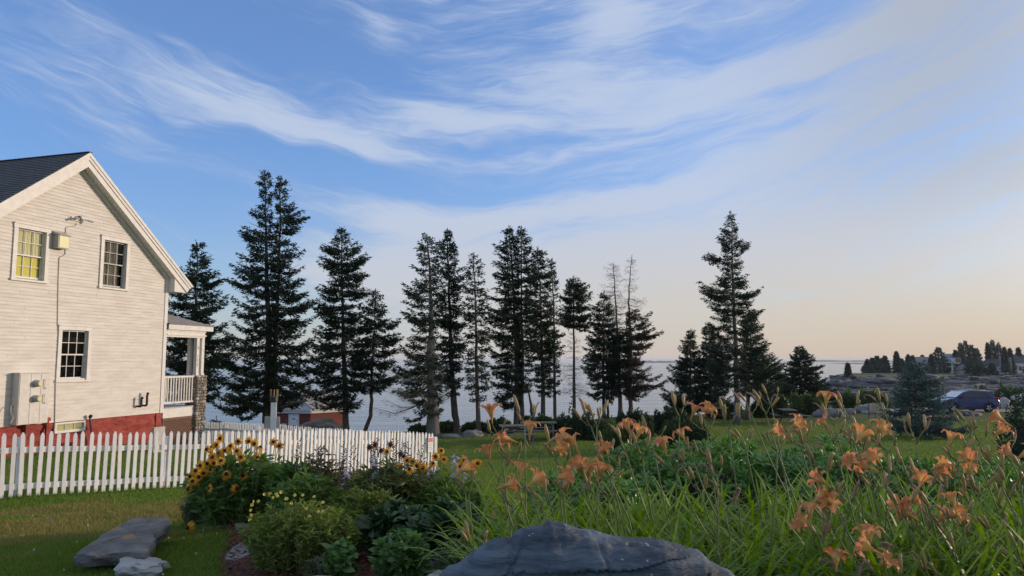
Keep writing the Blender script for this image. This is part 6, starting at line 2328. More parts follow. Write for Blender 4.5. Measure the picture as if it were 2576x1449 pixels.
def poly_stone(name, lab, cat, top, thick, mat, seed, bulge=0.03, rough=0.02, group=None, cuts=()):
    """stone with the given top outline (world points) and thickness"""
    top = [Vector(p) for p in top]
    n = 110
    per = []
    L = [(top[(i + 1) % len(top)] - top[i]).length for i in range(len(top))]
    tot = sum(L)
    for k in range(n):
        s = k / n * tot
        i = 0
        while s > L[i]:
            s -= L[i]; i += 1
        per.append(top[i].lerp(top[(i + 1) % len(top)], s / L[i]))
    c = sum(per, Vector()) / n
    V = []; rings = []
    for (f, dz) in ((0.15, 0.0), (0.4, 0.0), (0.62, 0.0), (0.8, 0.0), (0.92, -0.004), (0.985, -0.014), (1.0, -0.035), (1.01, -thick * 0.35), (1.0, -thick * 0.65), (0.98, -thick * 0.9), (0.93, -thick), (0.4, -thick)):
        for k in range(n):
            p = c.lerp(per[k], f)
            nz = float(fbm(p.x * 4 + seed, p.y * 4, dz * 6 + seed, 4))
            q = p + Vector((0, 0, dz))
            out = (per[k] - c).normalized()
            if f >= 0.98:
                lump = float(fbm(p.x * 7 + seed, p.y * 7, dz * 22, 3))
                q += out * lump * rough * 1.5
            q.z += nz * rough * 0.6
            for (ca, cb) in cuts:
                # shallow cracks across the top
                ab = (cb - ca); t = max(0, min(1, (p - ca).dot(ab) / ab.length_squared))
                dd = (p - (ca + ab * t)).xy.length
                if dd < 0.03 and dz > -0.02: q.z -= 0.014 * (1 - dd / 0.03)
            V.append(q - c)
    m = len(V) // n
    F = []
    for j in range(m - 1):
        for k in range(n):
            F.append((j * n + k, j * n + (k + 1) % n, (j + 1) * n + (k + 1) % n, (j + 1) * n + k))
    F = [f[::-1] for f in F]
    F.append(tuple(range(n)))
    o = MB().add(V, F).build(name, mat, None, False)
    o.location = c
    return tag(o, lab, cat, group)


ZT = -1.475
sl = [(188, 1389), (226, 1364), (281, 1326), (327, 1304), (352, 1296), (417, 1294.5), (428, 1307), (425, 1318), (393, 1340), (390, 1364), (376, 1381), (363, 1389), (300, 1386), (218, 1394)]
top = [Wz(U, V, ZT + 0.03 * (V < 1340)) for U, V in sl]
poly_stone('stone_bench', 'long grey granite slab with orange lichen laid on small stones as a bench', 'stone bench', top, 0.115, M_slab, 3, rough=0.014,
           cuts=[(Wz(285, 1345, ZT), Wz(380, 1352, ZT)), (Wz(270, 1362, ZT), Wz(330, 1374, ZT)), (Wz(365, 1304, ZT), Wz(378, 1330, ZT))])
zg = -1.63
poly_stone('support_stone', 'pale stone propping up the near right end of the granite slab', 'stone', [Wz(U, V, zg + 0.10) for U, V in ((296, 1408), (322, 1400), (398, 1399), (410, 1404), (402, 1424), (350, 1428), (300, 1428))], 0.13, M_palerock, 8, rough=0.03)
poly_stone('support_stone', 'small flat stone right of the pale prop under the slab', 'stone', [Wz(U, V, zg + 0.03) for U, V in ((404, 1410), (424, 1412), (428, 1420), (408, 1424))], 0.06, M_granite, 9, rough=0.015)
poly_stone('flat_stone', 'flat dark grey stone set in the grass at the mulch edge', 'stone', [Wz(U, V, -1.60) for U, V in ((562, 1396), (585, 1372), (606, 1363), (640, 1362), (650, 1380), (618, 1398), (590, 1408), (566, 1408))], 0.06, M_granite, 12, rough=0.015)
poly_stone('flat_stone', 'low grey stone half buried left of the yellow primrose bush', 'stone', [Wz(U, V, -1.60) for U, V in ((588, 1318), (612, 1313), (632, 1320), (618, 1330), (594, 1328))], 0.06, M_granite, 13, rough=0.015)
poly_stone('edge_stone', 'white stone just showing at the bottom edge left of the leafy plants', 'stone', [Wz(U, V, -1.50) for U, V in ((775, 1447), (800, 1444), (838, 1447), (845, 1475), (770, 1475))], 0.1, M_palerock, 14, rough=0.01)
poly_stone('edge_stone', 'pale flat stone at the left foot of the big slate boulder', 'stone', [Wz(U, V, -1.28) for U, V in ((1075, 1443), (1100, 1432), (1145, 1428), (1190, 1436), (1180, 1470), (1080, 1475))], 0.1, M_palerock, 15, rough=0.01)


def build_boulder():
    prof = [(1085, 1480), (1110, 1452), (1131, 1431), (1160, 1423), (1186, 1398), (1220, 1371), (1243, 1359), (1270, 1359), (1287, 1361), (1290, 1347), (1321, 1332), (1362, 1329), (1379, 1318), (1416, 1319), (1450, 1334),
            (1474, 1337), (1524, 1353), (1565, 1358), (1646, 1363), (1694, 1375), (1752, 1392), (1782, 1422), (1829, 1443), (1850, 1475)]
    d = 3.1
    Us = np.linspace(1088, 1848, 210)
    Vt = np.interp(Us, [p[0] for p in prof], [p[1] for p in prof])
    xs = (Us / 2.5156 - 512) / FPX * d
    zt = np.array([W(u, v, d).z for u, v in zip(Us, Vt)])
    ns = 110
    s = np.linspace(0, 1, ns)
    X = np.repeat(xs[:, None], ns, 1)
    t = np.repeat(s[None], len(xs), 0)
    zb = -1.75
    hgt = (zt - zb)[:, None]
    # section: up the face, over the crest, down the back
    Y = np.where(t < 0.62, d - 0.42 * (1 - t / 0.62) ** 0.8, d + 0.62 * ((t - 0.62) / 0.38) ** 0.9)
    Z = zb + hgt * np.where(t < 0.62, np.sin(np.clip(t / 0.62, 0, 1) * pi / 2) ** 0.55, 1 - ((t - 0.62) / 0.38) ** 2.2)
    # sloping beds of slate, standing proud and recessed
    w = Z - 0.10 * X + 0.02 * fbm(X * 2, Y * 2, Z * 2, 3)
    bed = vnoise(np.floor(w * 19) * 0.73, X * 1.4, 0.5) * 0.9 + vnoise(w * 60, X * 1.5, 0.2) * 0.5
    face = np.clip(1.15 - t / 0.62, 0, 1) * np.clip(t * 6, 0, 1)
    sw = w * 7.0 + 0.35 * fbm(X * 1.3, 0.3, 0.8, 3)
    led = (1 - (sw - np.floor(sw))) ** 1.5
    Y = Y - bed * 0.045 * face - (led - 0.4) * 0.06 * face * (0.6 + 0.5 * vnoise(np.floor(sw) * 1.7, X * 2.2, 0.7)) + 0.05 * fbm(X * 2.1, Z * 2.6, 0.9, 4) * np.clip((0.60 - t) * 6, 0, 1)
    for (x0, k_) in ((-0.12, 0.5), (0.42, -0.35), (0.70, 0.3)):
        cr = np.abs(X - x0 - k_ * (Z + 1.0) - 0.03 * vnoise(Z * 9, x0, 0.3))
        Y = Y + 0.03 * np.clip(1 - cr / 0.012, 0, 1) * face
    Z = Z + 0.006 * fbm(X * 20, Y * 20, Z * 20, 3)
    nx = len(xs)
    idx = np.arange(nx * ns).reshape(nx, ns)
    F = np.stack([idx[:-1, :-1], idx[1:, :-1], idx[1:, 1:], idx[:-1, 1:]], -1).reshape(-1, 4)
    me = np_mesh('boulder', np.stack([X, Y, Z], -1) - np.array([0.2, d, zb]), F, M_slate, False)
    o = link(bpy.data.objects.new('boulder', me))
    o.location = (0.2, d, zb)
    tag(o, 'big dark slate boulder with bedded layers at the bottom of the picture', 'boulder')
    # lichen flecks
    return o


build_boulder()

# black-eyed susans -------------------------------------------------------------
def ray_flower_mat(name, inner, outer, r0, r1):
    m = bpy.data.materials.new(name)
    m.use_nodes = True
    t = NT(m.node_tree)
    p = t.n['Principled BSDF']
    tc = t.new('ShaderNodeTexCoord')
    ln = t.new('ShaderNodeVectorMath', operation='LENGTH')
    t.l.new(tc.outputs['Object'], ln.inputs[0])
    f = t.sstep(t.m('ADD', ln.outputs['Value'], t.m('MULTIPLY', t.noise(tc.outputs['Object'], 90.0, 2.0), 0.012)), r0, r1)
    col = t.mix(f, inner, outer)
    t.l.new(col, p.inputs['Base Color'])
    p.inputs['Roughness'].default_value = 0.6
    tr = t.new('ShaderNodeBsdfTranslucent')
    t.l.new(col, tr.inputs[0])
    mx = t.new('ShaderNodeMixShader')
    mx.inputs[0].default_value = 0.35
    t.l.new(p.outputs[0], mx.inputs[1]); t.l.new(tr.outputs[0], mx.inputs[2])
    t.l.new(mx.outputs[0], t.n['Material Output'].inputs[0])
    return m


M_susan = ray_flower_mat('yellow_rays', (0.20, 0.05, 0.010), (0.78, 0.40, 0.025), 0.020, 0.034)
M_maroon = ray_flower_mat('maroon_rays', (0.06, 0.008, 0.008), (0.20, 0.03, 0.02), 0.015, 0.05)
M_eye = pmat('dark_eye', (0.022, 0.010, 0.008), (0.04, 0.018, 0.012), 60, 0.9, 0.5, 300, 0.002)


def ray_mesh(seed, mat, R=0.056, n=13, droop=0.25, wid=0.019):
    rng = random.Random(seed)
    m = MB()
    for i in range(n):
        a = 2 * pi * i / n + rng.uniform(-0.1, 0.1)
        L = R * rng.uniform(0.85, 1.08)
        dz = rng.uniform(-0.25, 0.1) - droop
        V = []
        for s, w in ((0.16, 0.45), (0.45, 0.95), (0.78, 0.9), (1.0, 0.25)):
            for k in (-1, 0, 1):
                x = L * s; y = k * wid / 2 * w
                z = L * (dz * s * s) + (0.002 if k else -0.001) + 0.003
                V.append((x * cos(a) - y * sin(a), x * sin(a) + y * cos(a), z + 0.0012 * (i % 2)))
        F = []
        for j in range(3):
            for k in range(2):
                F.append((j * 3 + k, j * 3 + 3 + k, j * 3 + 4 + k, j * 3 + 1 + k))
        m.add(V, F)
    return m.mesh('flower', mat)


SUS = [ray_mesh(i, M_susan, droop=(0.0, 0.2, 0.5, 0.8)[i % 4]) for i in range(8)]
MAR = [ray_mesh(i + 40, M_maroon, 0.05, 9, droop=0.4) for i in range(3)]
EYE = MB().lathe([(0.016, 0.0), (0.017, 0.006), (0.012, 0.014), (0.004, 0.017)], 10).mesh('flower_centre', M_eye, True)


def add_flowers(t, d, pts, meshes, rng, face=(0.15, -1, 0.25), jit=0.5, sc=1.0, doff=-0.25, eye=True, stems=True, lab=None):
    o0 = Vector(t.location)
    st = MB()
    for (U, V) in pts:
        p = W(U, V, d + doff + rng.uniform(-0.2, 0.12)) - o0
        nrm = Vector(face) + Vector((rng.gauss(0, jit), rng.gauss(0, jit * 0.5), rng.gauss(0, jit)))
        s = sc * rng.uniform(0.85, 1.12)
        f = inst('flower', rng.choice(meshes), t, p, rot_to(nrm, rng.random() * 6), s)
        if eye: inst('flower_centre', EYE, f, (0, 0, 0.002))
        if stems:
            q = Vector((p.x * 0.75, p.y * 0.75 + 0.05, p.z * 0.45))
            mid = p.lerp(q, 0.5) + Vector((0, 0.03, 0.05)) - nrm.normalized() * 0.04
            st.tube([p - nrm.normalized() * 0.006 * s, p - nrm.normalized() * 0.04 + Vector((0, 0, -0.02)), mid, q], [0.003, 0.003, 0.0035, 0.004], 5, False)
    if stems and st.v: st.build('flower_stems', M_stem, t)


R1 = random.Random(31)
tA, dA = clump('black_eyed_susan', 'big clump of yellow black-eyed daisies at the left end of the flower bed', 'flowers', 482, 770, 1140, 1302, 0, 170, 17, 0.10, 0.032, ML_susan, M_stem, 201, depth=0.7)
add_flowers(tA, dA, [(545, 1119), (519, 1130), (532, 1125), (580, 1121), (599, 1110), (626, 1110), (596, 1134), (606, 1150), (648, 1150), (688, 1112), (703, 1121), (655, 1124), (556, 1159), (538, 1165), (529, 1182), (534, 1150),
                     (521, 1166), (504, 1171), (492, 1184), (478, 1198), (489, 1222), (473, 1231), (526, 1228), (596, 1229), (612, 1197), (569, 1192), (512, 1190), (548, 1140), (566, 1133), (640, 1116), (500, 1200), (484, 1210), (554, 1103)], SUS, R1, jit=0.55, sc=0.9)
tC, dC = clump('black_eyed_susan', 'loose clump of yellow daisies in front of the right end of the picket fence', 'flowers', 985, 1215, 1172, 1300, 0, 120, 15, 0.08, 0.02, ML_green, M_stem, 202, depth=0.6, d=7.4)
add_flowers(tC, dC, [(974, 1136), (1111, 1133), (1063, 1177), (1090, 1165), (1096, 1148), (1117, 1156), (1038, 1162), (1010, 1174), (1030, 1180), (1159, 1174), (1182, 1167), (1202, 1165), (1141, 1216), (1168, 1158), (1048, 1172), (1024, 1158), (1195, 1168)], SUS, R1, sc=0.82, jit=0.4)
tM = thing('maroon_daisy', 'dark maroon daisies on tall stems against the picket fence', 'flowers', (Wd(975, 7.6), 7.6, Hs(Wd(975, 7.6), 7.6)))
add_flowers(tM, 7.6, [(944, 1118), (983, 1118), (959, 1133), (1016, 1147), (1008, 1140), (930, 1125)], MAR, R1, sc=0.85, doff=-0.05)
# the one that has fallen on the grass
p = Wz(473, 1322, -1.56)
t = thing('fallen_daisy', 'single yellow daisy bent down over the grass right of the granite slab', 'flower', (p.x, p.y, Hs(p.x, p.y)))
f = inst('flower', SUS[3], t, (0, 0, 0.09), rot_to((-0.5, -0.6, -0.1)), 1.0)
inst('flower_centre', EYE, f, (0, 0, 0.002))
MB().tube([(0.01, 0.01, 0.09), (0.06, 0.04, 0.10), (0.2, 0.15, 0.06), (0.40, 0.40, 0.05)], 0.003, 5, False).build('stem', M_stem, t)

# leafy fillers ------------------------------------------------------------------
clump('feathery_plant', 'fine feathery green plant at the left foot of the daisy clump', 'plant', 470, 540, 1238, 1302, 0, 90, 20, 0.035, 0.005, ML_dark, M_stem, 203, d=7.9)
clump('brown_seedhead_plant', 'dry brown tall plant in the middle of the bed in front of the fence', 'plant', 735, 905, 1128, 1290, 0, 130, 13, 0.07, 0.018, ML_brown, M_stembrown, 204, depth=0.5, d=7.7, hvar=0.5, updir=0.1)
clump('leafy_perennial', 'green leafy perennial between the daisies and the dry brown plant', 'plant', 690, 830, 1165, 1300, 0, 100, 16, 0.09, 0.028, ML_susan, M_stem, 205, depth=0.6, d=7.6)
clump('leafy_perennial', 'light green filler plant rising behind the yellow primrose', 'plant', 690, 880, 1190, 1330, 0, 120, 16, 0.075, 0.02, ML_green, M_stem, 216, depth=0.6, d=6.9)
clump('leafy_perennial', 'pale green plant between the olive clump and the dark broad leaves', 'plant', 850, 1010, 1222, 1345, 0, 100, 16, 0.07, 0.018, ML_prim, M_stem, 217, depth=0.6, d=6.65)
clump('leafy_perennial', 'leafy green plant at the right foot of the daisies by the lilies', 'plant', 1090, 1235, 1215, 1345, 0, 100, 15, 0.08, 0.02, ML_green, M_stem, 218, depth=0.6, d=6.7)
clump('astilbe', 'olive brown rounded clump with narrow drooping leaves in the middle of the bed', 'plant', 868, 1090, 1158, 1320, 0, 210, 20, 0.085, 0.017, ML_olive, M_stembrown, 206, depth=0.7, d=7.1, bend=0.6, updir=0.1)
clump('leafy_perennial', 'yellow green leafy clump below the right-hand daisies', 'plant', 1040, 1215, 1200, 1330, 0, 130, 15, 0.085, 0.02, ML_green, M_stem, 207, depth=0.6, d=7.0)
clump('broadleaf_plant', 'dark broad-leaved low plant behind the small bright dahlias', 'plant', 925, 1080, 1268, 1392, 0, 70, 12, 0.11, 0.055, ML_dark, M_stem, 208, depth=0.7, d=6.3, bend=0.4)
clump('broadleaf_plant', 'dark broad-leaved plant in the shade left of the slate boulder', 'plant', 1050, 1210, 1262, 1400, 0, 80, 12, 0.11, 0.055, ML_dark, M_stem, 209, depth=0.7, d=6.1, bend=0.4)
tP, dP = clump('evening_primrose', 'bushy light green primrose with small yellow flowers near the mulch', 'flowers', 618, 915, 1262, 1412, 0, 330, 24, 0.05, 0.013, ML_prim, M_stem, 210, depth=0.75, updir=0.5)
YEL = [ray_mesh(60 + i, pmat('pale_yellow_petal' + 'abc'[i], (0.78, 0.68, 0.16), rough=0.6, trans=0.3), 0.018, 4, droop=-0.5, wid=0.02) for i in range(2)]
add_flowers(tP, dP, [(634, 1270), (632, 1284), (640, 1262), (664, 1243), (678, 1240), (696, 1243), (688, 1252), (706, 1238), (699, 1250), (742, 1246), (733, 1268), (762, 1247), (770, 1278), (801, 1288), (632, 1295), (627, 1305), (779, 1296), (790, 1250), (877, 1350), (720, 1256), (650, 1262), (812, 1264)],
            YEL, R1, sc=0.75, eye=False, doff=-0.35, stems=False)
clump('evening_primrose', 'low light green primrose shoots right of the bushy yellow one', 'plant', 820, 925, 1282, 1400, 0, 120, 20, 0.05, 0.013, ML_prim, M_stem, 211, depth=0.75, d=6.2, updir=0.5)
clump('dahlia_plant', 'small bright green leafy plant with a tall centre shoot at the bottom of the bed', 'plant', 832, 915, 1362, 1452, 0, 26, 10, 0.075, 0.04, ML_bright, M_stem, 212, d=5.45, bend=0.35)
clump('dahlia_plant', 'larger bright green leafy plant left of the pale edge stone', 'plant', 945, 1088, 1338, 1450, 0, 60, 11, 0.075, 0.04, ML_bright, M_stem, 213, d=5.5, bend=0.35)
clump('low_herb', 'low grey green tuft of fine leaves left of the slate boulder', 'plant', 1090, 1215, 1375, 1440, 0, 170, 9, 0.06, 0.006, ML_grey, M_stem, 214, d=5.2, updir=0.9, bend=0.1)
clump('low_herb', 'tiny sprigs of green on the mulch at the bottom', 'plant', 780, 850, 1400, 1450, 0, 40, 9, 0.03, 0.012, ML_grey, M_stem, 215, d=5.6, updir=0.6)

# flower spikes in front of the fence --------------------------------------------
M_seed = pmat('dark_seed_pod', (0.035, 0.028, 0.032), (0.065, 0.05, 0.055), 30, 0.8)
M_lilac = leaf_mat('lilac_bell', (0.46, 0.42, 0.60), (0.60, 0.56, 0.70), 0.5, 0.35)


def spike_mesh(seed, h, kind):
    rng = random.Random(seed)
    st = MB()
    bx = rng.uniform(-0.05, 0.05)
    P = [(0, 0, 0), (bx * 0.4, 0, h * 0.5), (bx, 0, h)]
    st.tube(P, [0.0035, 0.003, 0.0015], 5)
    pods = MB()
    nn = 16 if kind == 'seed' else 14
    for i in range(nn):
        s = (0.55 if kind == 'seed' else 0.62) + (0.45 if kind == 'seed' else 0.34) * i / nn
        a = rng.random() * 6.28
        z = h * s
        x = bx * s
        if kind == 'seed':
            l = 0.022 * (1.3 - 0.7 * (i / nn))
            pods.tube([(x, 0, z), (x + l * cos(a), l * sin(a), z + l * 0.6), (x + 1.5 * l * cos(a), 1.5 * l * sin(a), z + l * 1.3)], [0.003, 0.006, 0.002], 5)
        else:
            l = 0.040 * (1.1 - 0.5 * (i / nn))
            pods.tube([(x, 0, z), (x + 0.5 * l * cos(a), 0.5 * l * sin(a), z - 0.2 * l), (x + 0.8 * l * cos(a), 0.8 * l * sin(a), z - 0.8 * l), (x + 1.0 * l * cos(a), 1.0 * l * sin(a), z - 1.3 * l)], [0.003, 0.006, 0.011, 0.015], 6, False)
    return st.mesh('stalk', M_stembrown if kind == 'seed' else M_stem), pods.mesh('seed_pods' if kind == 'seed' else 'bells', M_seed if kind == 'seed' else M_lilac)


SPK = {k: [spike_mesh(i + (50 if k == 'lilac' else 0), 1.0, k) for i in range(4)] for k in ('seed', 'lilac')}
R2 = random.Random(8)


def spike(kind, U, V, d, lab, group):
    p = W(U, V, d)
    zb = Hs(p.x, d)
    t = thing('hosta_flower_stalk' if kind == 'lilac' else 'dry_seed_stalk', lab, 'flower stalk', (p.x, d, zb), R2.random() * 0.6, group)
    s = p.z - zb
    a, b = SPK[kind][R2.randrange(4)]
    for nm, me in (('stalk', a), ('bells' if kind == 'lilac' else 'seed_pods', b)):
        o = inst(nm, me, t, (0, 0, 0), (R2.uniform(-0.06, 0.06), R2.uniform(-0.08, 0.08), 0), (1.0, 1.0, s))
        o.scale = (1.15, 1.15, s)


for U, V in ((868, 1108), (886, 1118), (905, 1125), (922, 1110), (935, 1122), (950, 1102), (968, 1096), (985, 1104), (1000, 1110), (1012, 1100), (1026, 1118), (1040, 1108), (1052, 1122), (1060, 1112), (1075, 1128), (845, 1130), (790, 1118), (760, 1140), (738, 1098), (825, 1122), (1087, 1140), (958, 1118)):
    spike('seed', U, V, 7.5 + R2.uniform(-0.3, 0.4), 'thin dark dry seed stalk standing in front of the white picket fence', 'dry seed stalks before the fence')
for U, V, lab in ((1146, 1130, 'tallest lilac hosta flower stalk, right of the fence end'), (1158, 1150, 'second lilac hosta stalk leaning beside the tallest one'), (1072, 1168, 'lilac hosta stalk low among the daisies at the fence end'), (1086, 1160, 'lilac hosta stalk just left of the last pickets'),
                  (1040, 1180, 'short lilac hosta stalk under the right-hand daisies'), (862, 1168, 'pale lilac hosta stalk in the brown middle of the bed'), (948, 1140, 'lilac hosta stalk below the maroon daisies')):
    spike('lilac', U, V, 7.2 + R2.uniform(-0.15, 0.15), lab, 'lilac hosta flower stalks')

# dense shrub with whorled leaves behind the lilies -------------------------------
def rosette(seed):
    rng = np.random.default_rng(seed)
    n = 12
    a = np.arange(n) * 2.4 + rng.normal(0, 0.15, n)
    e = np.interp(np.arange(n), [0, n - 1], [0.25, 1.2]) + rng.normal(0, 0.1, n)
    D = np.stack([np.cos(a) * np.cos(e), np.sin(a) * np.cos(e), np.sin(e)], -1)
    S = np.stack([-np.sin(a), np.cos(a), np.zeros(n)], -1)
    P = np.stack([np.zeros(n), np.zeros(n), np.linspace(-0.012, 0.01, n)], -1) + D * 0.006
    V, F = leaves(P, D, S, np.interp(np.arange(n), [0, n - 1], [0.085, 0.06]) * rng.uniform(0.85, 1.1, n), np.full(n, 0.026), 0.18)
    return np_mesh('leaf_whorl', V, F, ML_shrub)


ROS = [rosette(300 + i) for i in range(5)]


def shrub(lab, U0, U1, Vtop, d, n, nfill, seed, ry=0.8):
    rng = np.random.default_rng(seed)
    x0, x1 = Wd(U0, d), Wd(U1, d)
    cx, rx = (x0 + x1) / 2, (x1 - x0) / 2
    zb = Hs(cx, d)
    h = W((U0 + U1) / 2, Vtop, d).z - zb
    t = thing('whorled_shrub', lab, 'shrub', (cx, d, zb), 0, 'green whorl-leaved shrubs behind the lilies')

    def surf(k, lo=0.0):
        a = unit(rng.normal(size=(k * 3, 3)))
        a = a[(a[:, 2] > lo) & (a[:, 1] < 0.45)][:k]
        f = 1 + 0.16 * fbm(a[:, 0] * 2.6 + seed, a[:, 1] * 2.6, a[:, 2] * 2.6, 3)
        sq = np.sign(a) * np.abs(a) ** 0.8
        return a, sq * f[:, None] * np.array([rx, ry, h / 1.08])
    a, P = surf(n, 0.08)
    for i in range(len(P)):
        q = P[i]
        nv = Vector((a[i, 0] * 0.7, a[i, 1] * 0.7, a[i, 2] + 0.55)) + Vector(rng.normal(0, 0.18, 3))
        inst('leaf_whorl', ROS[int(rng.integers(5))], t, tuple(q), rot_to(nv, rng.random() * 6), float(rng.uniform(0.85, 1.3)))
    # the rest of the leaves in one mesh
    a, P = surf(nfill, 0.0)
    P = P * rng.uniform(0.80, 0.99, (len(P), 1))
    Q = np.repeat(P, 7, 0); A = np.repeat(a, 7, 0)
    D = unit(A * 0.55 + rng.normal(0, 0.55, Q.shape) + np.array([0, 0, 0.4]))
    S = side_of(D, rng, 0.4)
    V, F = leaves(Q + rng.normal(0, 0.012, Q.shape), D, S, rng.uniform(0.05, 0.085, len(Q)), rng.uniform(0.018, 0.026, len(Q)), 0.15)
    tag(link(bpy.data.objects.new('foliage', np_mesh('foliage', V, F, ML_shrub)), t), kind='stuff')
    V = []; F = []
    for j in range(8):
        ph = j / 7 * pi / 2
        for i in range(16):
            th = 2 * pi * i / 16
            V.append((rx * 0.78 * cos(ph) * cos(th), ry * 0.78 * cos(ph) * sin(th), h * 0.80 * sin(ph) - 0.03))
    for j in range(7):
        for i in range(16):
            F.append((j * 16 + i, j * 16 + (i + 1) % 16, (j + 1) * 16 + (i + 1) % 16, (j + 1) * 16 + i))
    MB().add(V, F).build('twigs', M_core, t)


shrub('low left shrub of whorled leaves, just right of the open lawn', 1330, 1640, 1196, 6.9, 100, 420, 61, 0.7)
shrub('middle shrub of whorled leaves rising behind the lilies', 1500, 1960, 1105, 8.0, 200, 900, 62, 0.9)
shrub('widest shrub of whorled leaves, with the lawn showing over its top', 1850, 2330, 1118, 7.6, 210, 950, 63, 0.9)
shrub('right shrub of whorled leaves below the dark rugosa bush', 2230, 2640, 1160, 7.0, 150, 650, 64, 0.8)

# daylilies -------------------------------------------------------------------------
def strap_np(P, az, L, wd, th0, bend, rng, nseg=8):
    """arching strap leaves"""
    n = len(P)
    pts = [P]
    cur = P.copy()
    hd = np.stack([np.cos(az), np.sin(az), np.zeros(n)], -1)
    for k in range(nseg):
        s = (k + 0.5) / nseg
        th = th0 + bend * s ** 1.6
        st = (L / nseg)[:, None]
        cur = cur + hd * st * np.sin(th)[:, None] + np.array([0, 0, 1.0]) * st * np.cos(th)[:, None]
        pts.append(cur)
    S = np.stack([-np.sin(az), np.cos(az), np.zeros(n)], -1)
    V = []
    for k, p in enumerate(pts):
        s = k / nseg
        w = wd * (0.75 + 0.35 * min(s * 3, 1)) * (1 - s ** 3.5) * 0.5 + 0.0006
        V += [p - S * w[:, None], p + S * w[:, None]]
    V = np.stack(V, 1).reshape(-1, 3)
    o = np.arange(n)[:, None] * (2 * (nseg + 1))
    F = np.concatenate([o + np.array([[2 * k, 2 * k + 1, 2 * k + 3, 2 * k + 2]]) for k in range(nseg)], 1).reshape(-1, 4)
    return V, F


def lily_bed(rng, n):
    """points inside the bed, dense towards the front"""
    y = rng.uniform(3.45, 6.4, n)
    lo = np.interp(y, [3.4, 4.2, 5.2, 6.4], [1500, 1230, 1180, 1170])
    U = lo + rng.random(n) * (2680 - lo)
    keep = ~((y > 6.1) & (U > 1500))
    y, U = y[keep], U[keep]
    return Wd(U, y), y


def lily_leaf_mesh(seed):
    rng = np.random.default_rng(seed)
    V, F = strap_np(np.zeros((1, 3)), np.zeros(1), np.array([rng.uniform(0.5, 0.75)]), np.array([0.022]), np.array([rng.uniform(0.1, 0.4)]), np.array([rng.uniform(0.9, 2.2)]), rng)
    return np_mesh('leaf', V, F, ML_lily)


LL = [lily_leaf_mesh(400 + i) for i in range(10)]
rngL = np.random.default_rng(99)
bx, by = lily_bed(rngL, 60)
cl = sorted(zip(bx, by), key=lambda q: q[1])[:30]
for i, (x, y) in enumerate(cl):
    t = thing('daylily_clump', 'tuft of long arching strap leaves in the daylily bed behind the slate boulder', 'leaf tuft', (x, y, Hs(x, y) - 0.01), 0, 'tufts of daylily leaves')
    for k in range(9):
        a = rngL.random() * 6.28
        inst('leaf', LL[int(rngL.integers(10))], t, (float(rngL.normal(0, 0.03)), float(rngL.normal(0, 0.03)), 0), (0, 0, a), float(rngL.uniform(0.85, 1.2)))
bx, by = lily_bed(rngL, 5200)
P = np.stack([bx, by, H(bx, by) - 0.01], -1)
n = len(P)
V, F = strap_np(P, rngL.random(n) * 2 * pi, rngL.uniform(0.45, 0.88, n), rngL.uniform(0.019, 0.031, n), np.abs(rngL.normal(0.20, 0.13, n)), rngL.uniform(0.6, 2.5, n), rngL)
tag(link(bpy.data.objects.new('daylily_foliage', np_mesh('daylily_foliage', V, F, ML_lily))), 'mass of strap-like daylily leaves filling the bed', kind='stuff')


def petal_mat(name, throat, mid, tip):
    m = bpy.data.materials.new(name)
    m.use_nodes = True
    t = NT(m.node_tree)
    p = t.n['Principled BSDF']
    tc = t.new('ShaderNodeTexCoord')
    sep = t.new('ShaderNodeSeparateXYZ')
    t.l.new(tc.outputs['Object'], sep.inputs[0])
    x, y, z = sep.outputs
    col = t.mix(t.sstep(x, 0.012, 0.034), throat, mid)
    col = t.mix(t.sstep(x, 0.035, 0.075), col, tip)
    col = t.mix(t.m('MULTIPLY', t.sstep(t.m('ABSOLUTE', y), 0.0, 0.0035, 1.0, 0.0), 0.5), col, (0.80, 0.45, 0.16))
    oi = t.new('ShaderNodeObjectInfo')
    hs = t.new('ShaderNodeHueSaturation')
    t.put(hs.inputs['Hue'], t.m('ADD', 0.485, t.m('MULTIPLY', oi.outputs['Random'], 0.025)))
    t.l.new(col, hs.inputs['Color'])
    t.l.new(hs.outputs[0], p.inputs['Base Color'])
    p.inputs['Roughness'].default_value = 0.55
    p.inputs['Specular IOR Level'].default_value = 0.3
    tr = t.new('ShaderNodeBsdfTranslucent')
    t.l.new(hs.outputs[0], tr.inputs[0])
    mx = t.new('ShaderNodeMixShader')
    mx.inputs[0].default_value = 0.4
    t.l.new(p.outputs[0], mx.inputs[1]); t.l.new(tr.outputs[0], mx.inputs[2])
    t.l.new(mx.outputs[0], t.n['Material Output'].inputs[0])
    return m


M_petal = petal_mat('orange_petal', (0.72, 0.50, 0.20), (0.70, 0.27, 0.10), (0.76, 0.40, 0.24))
M_throat = pmat('yellow_throat', (0.58, 0.42, 0.12), (0.62, 0.36, 0.10), 20, 0.5, trans=0.3)
M_bud = pmat('lily_bud', (0.36, 0.30, 0.11), (0.50, 0.30, 0.15), 18, 0.55, trans=0.15)
M_budgreen = pmat('green_lily_bud', (0.20, 0.22, 0.07), (0.30, 0.26, 0.09), 18, 0.55, trans=0.15)
M_wilt = pmat('withered_lily', (0.30, 0.17, 0.13), (0.42, 0.29, 0.22), 25, 0.8)


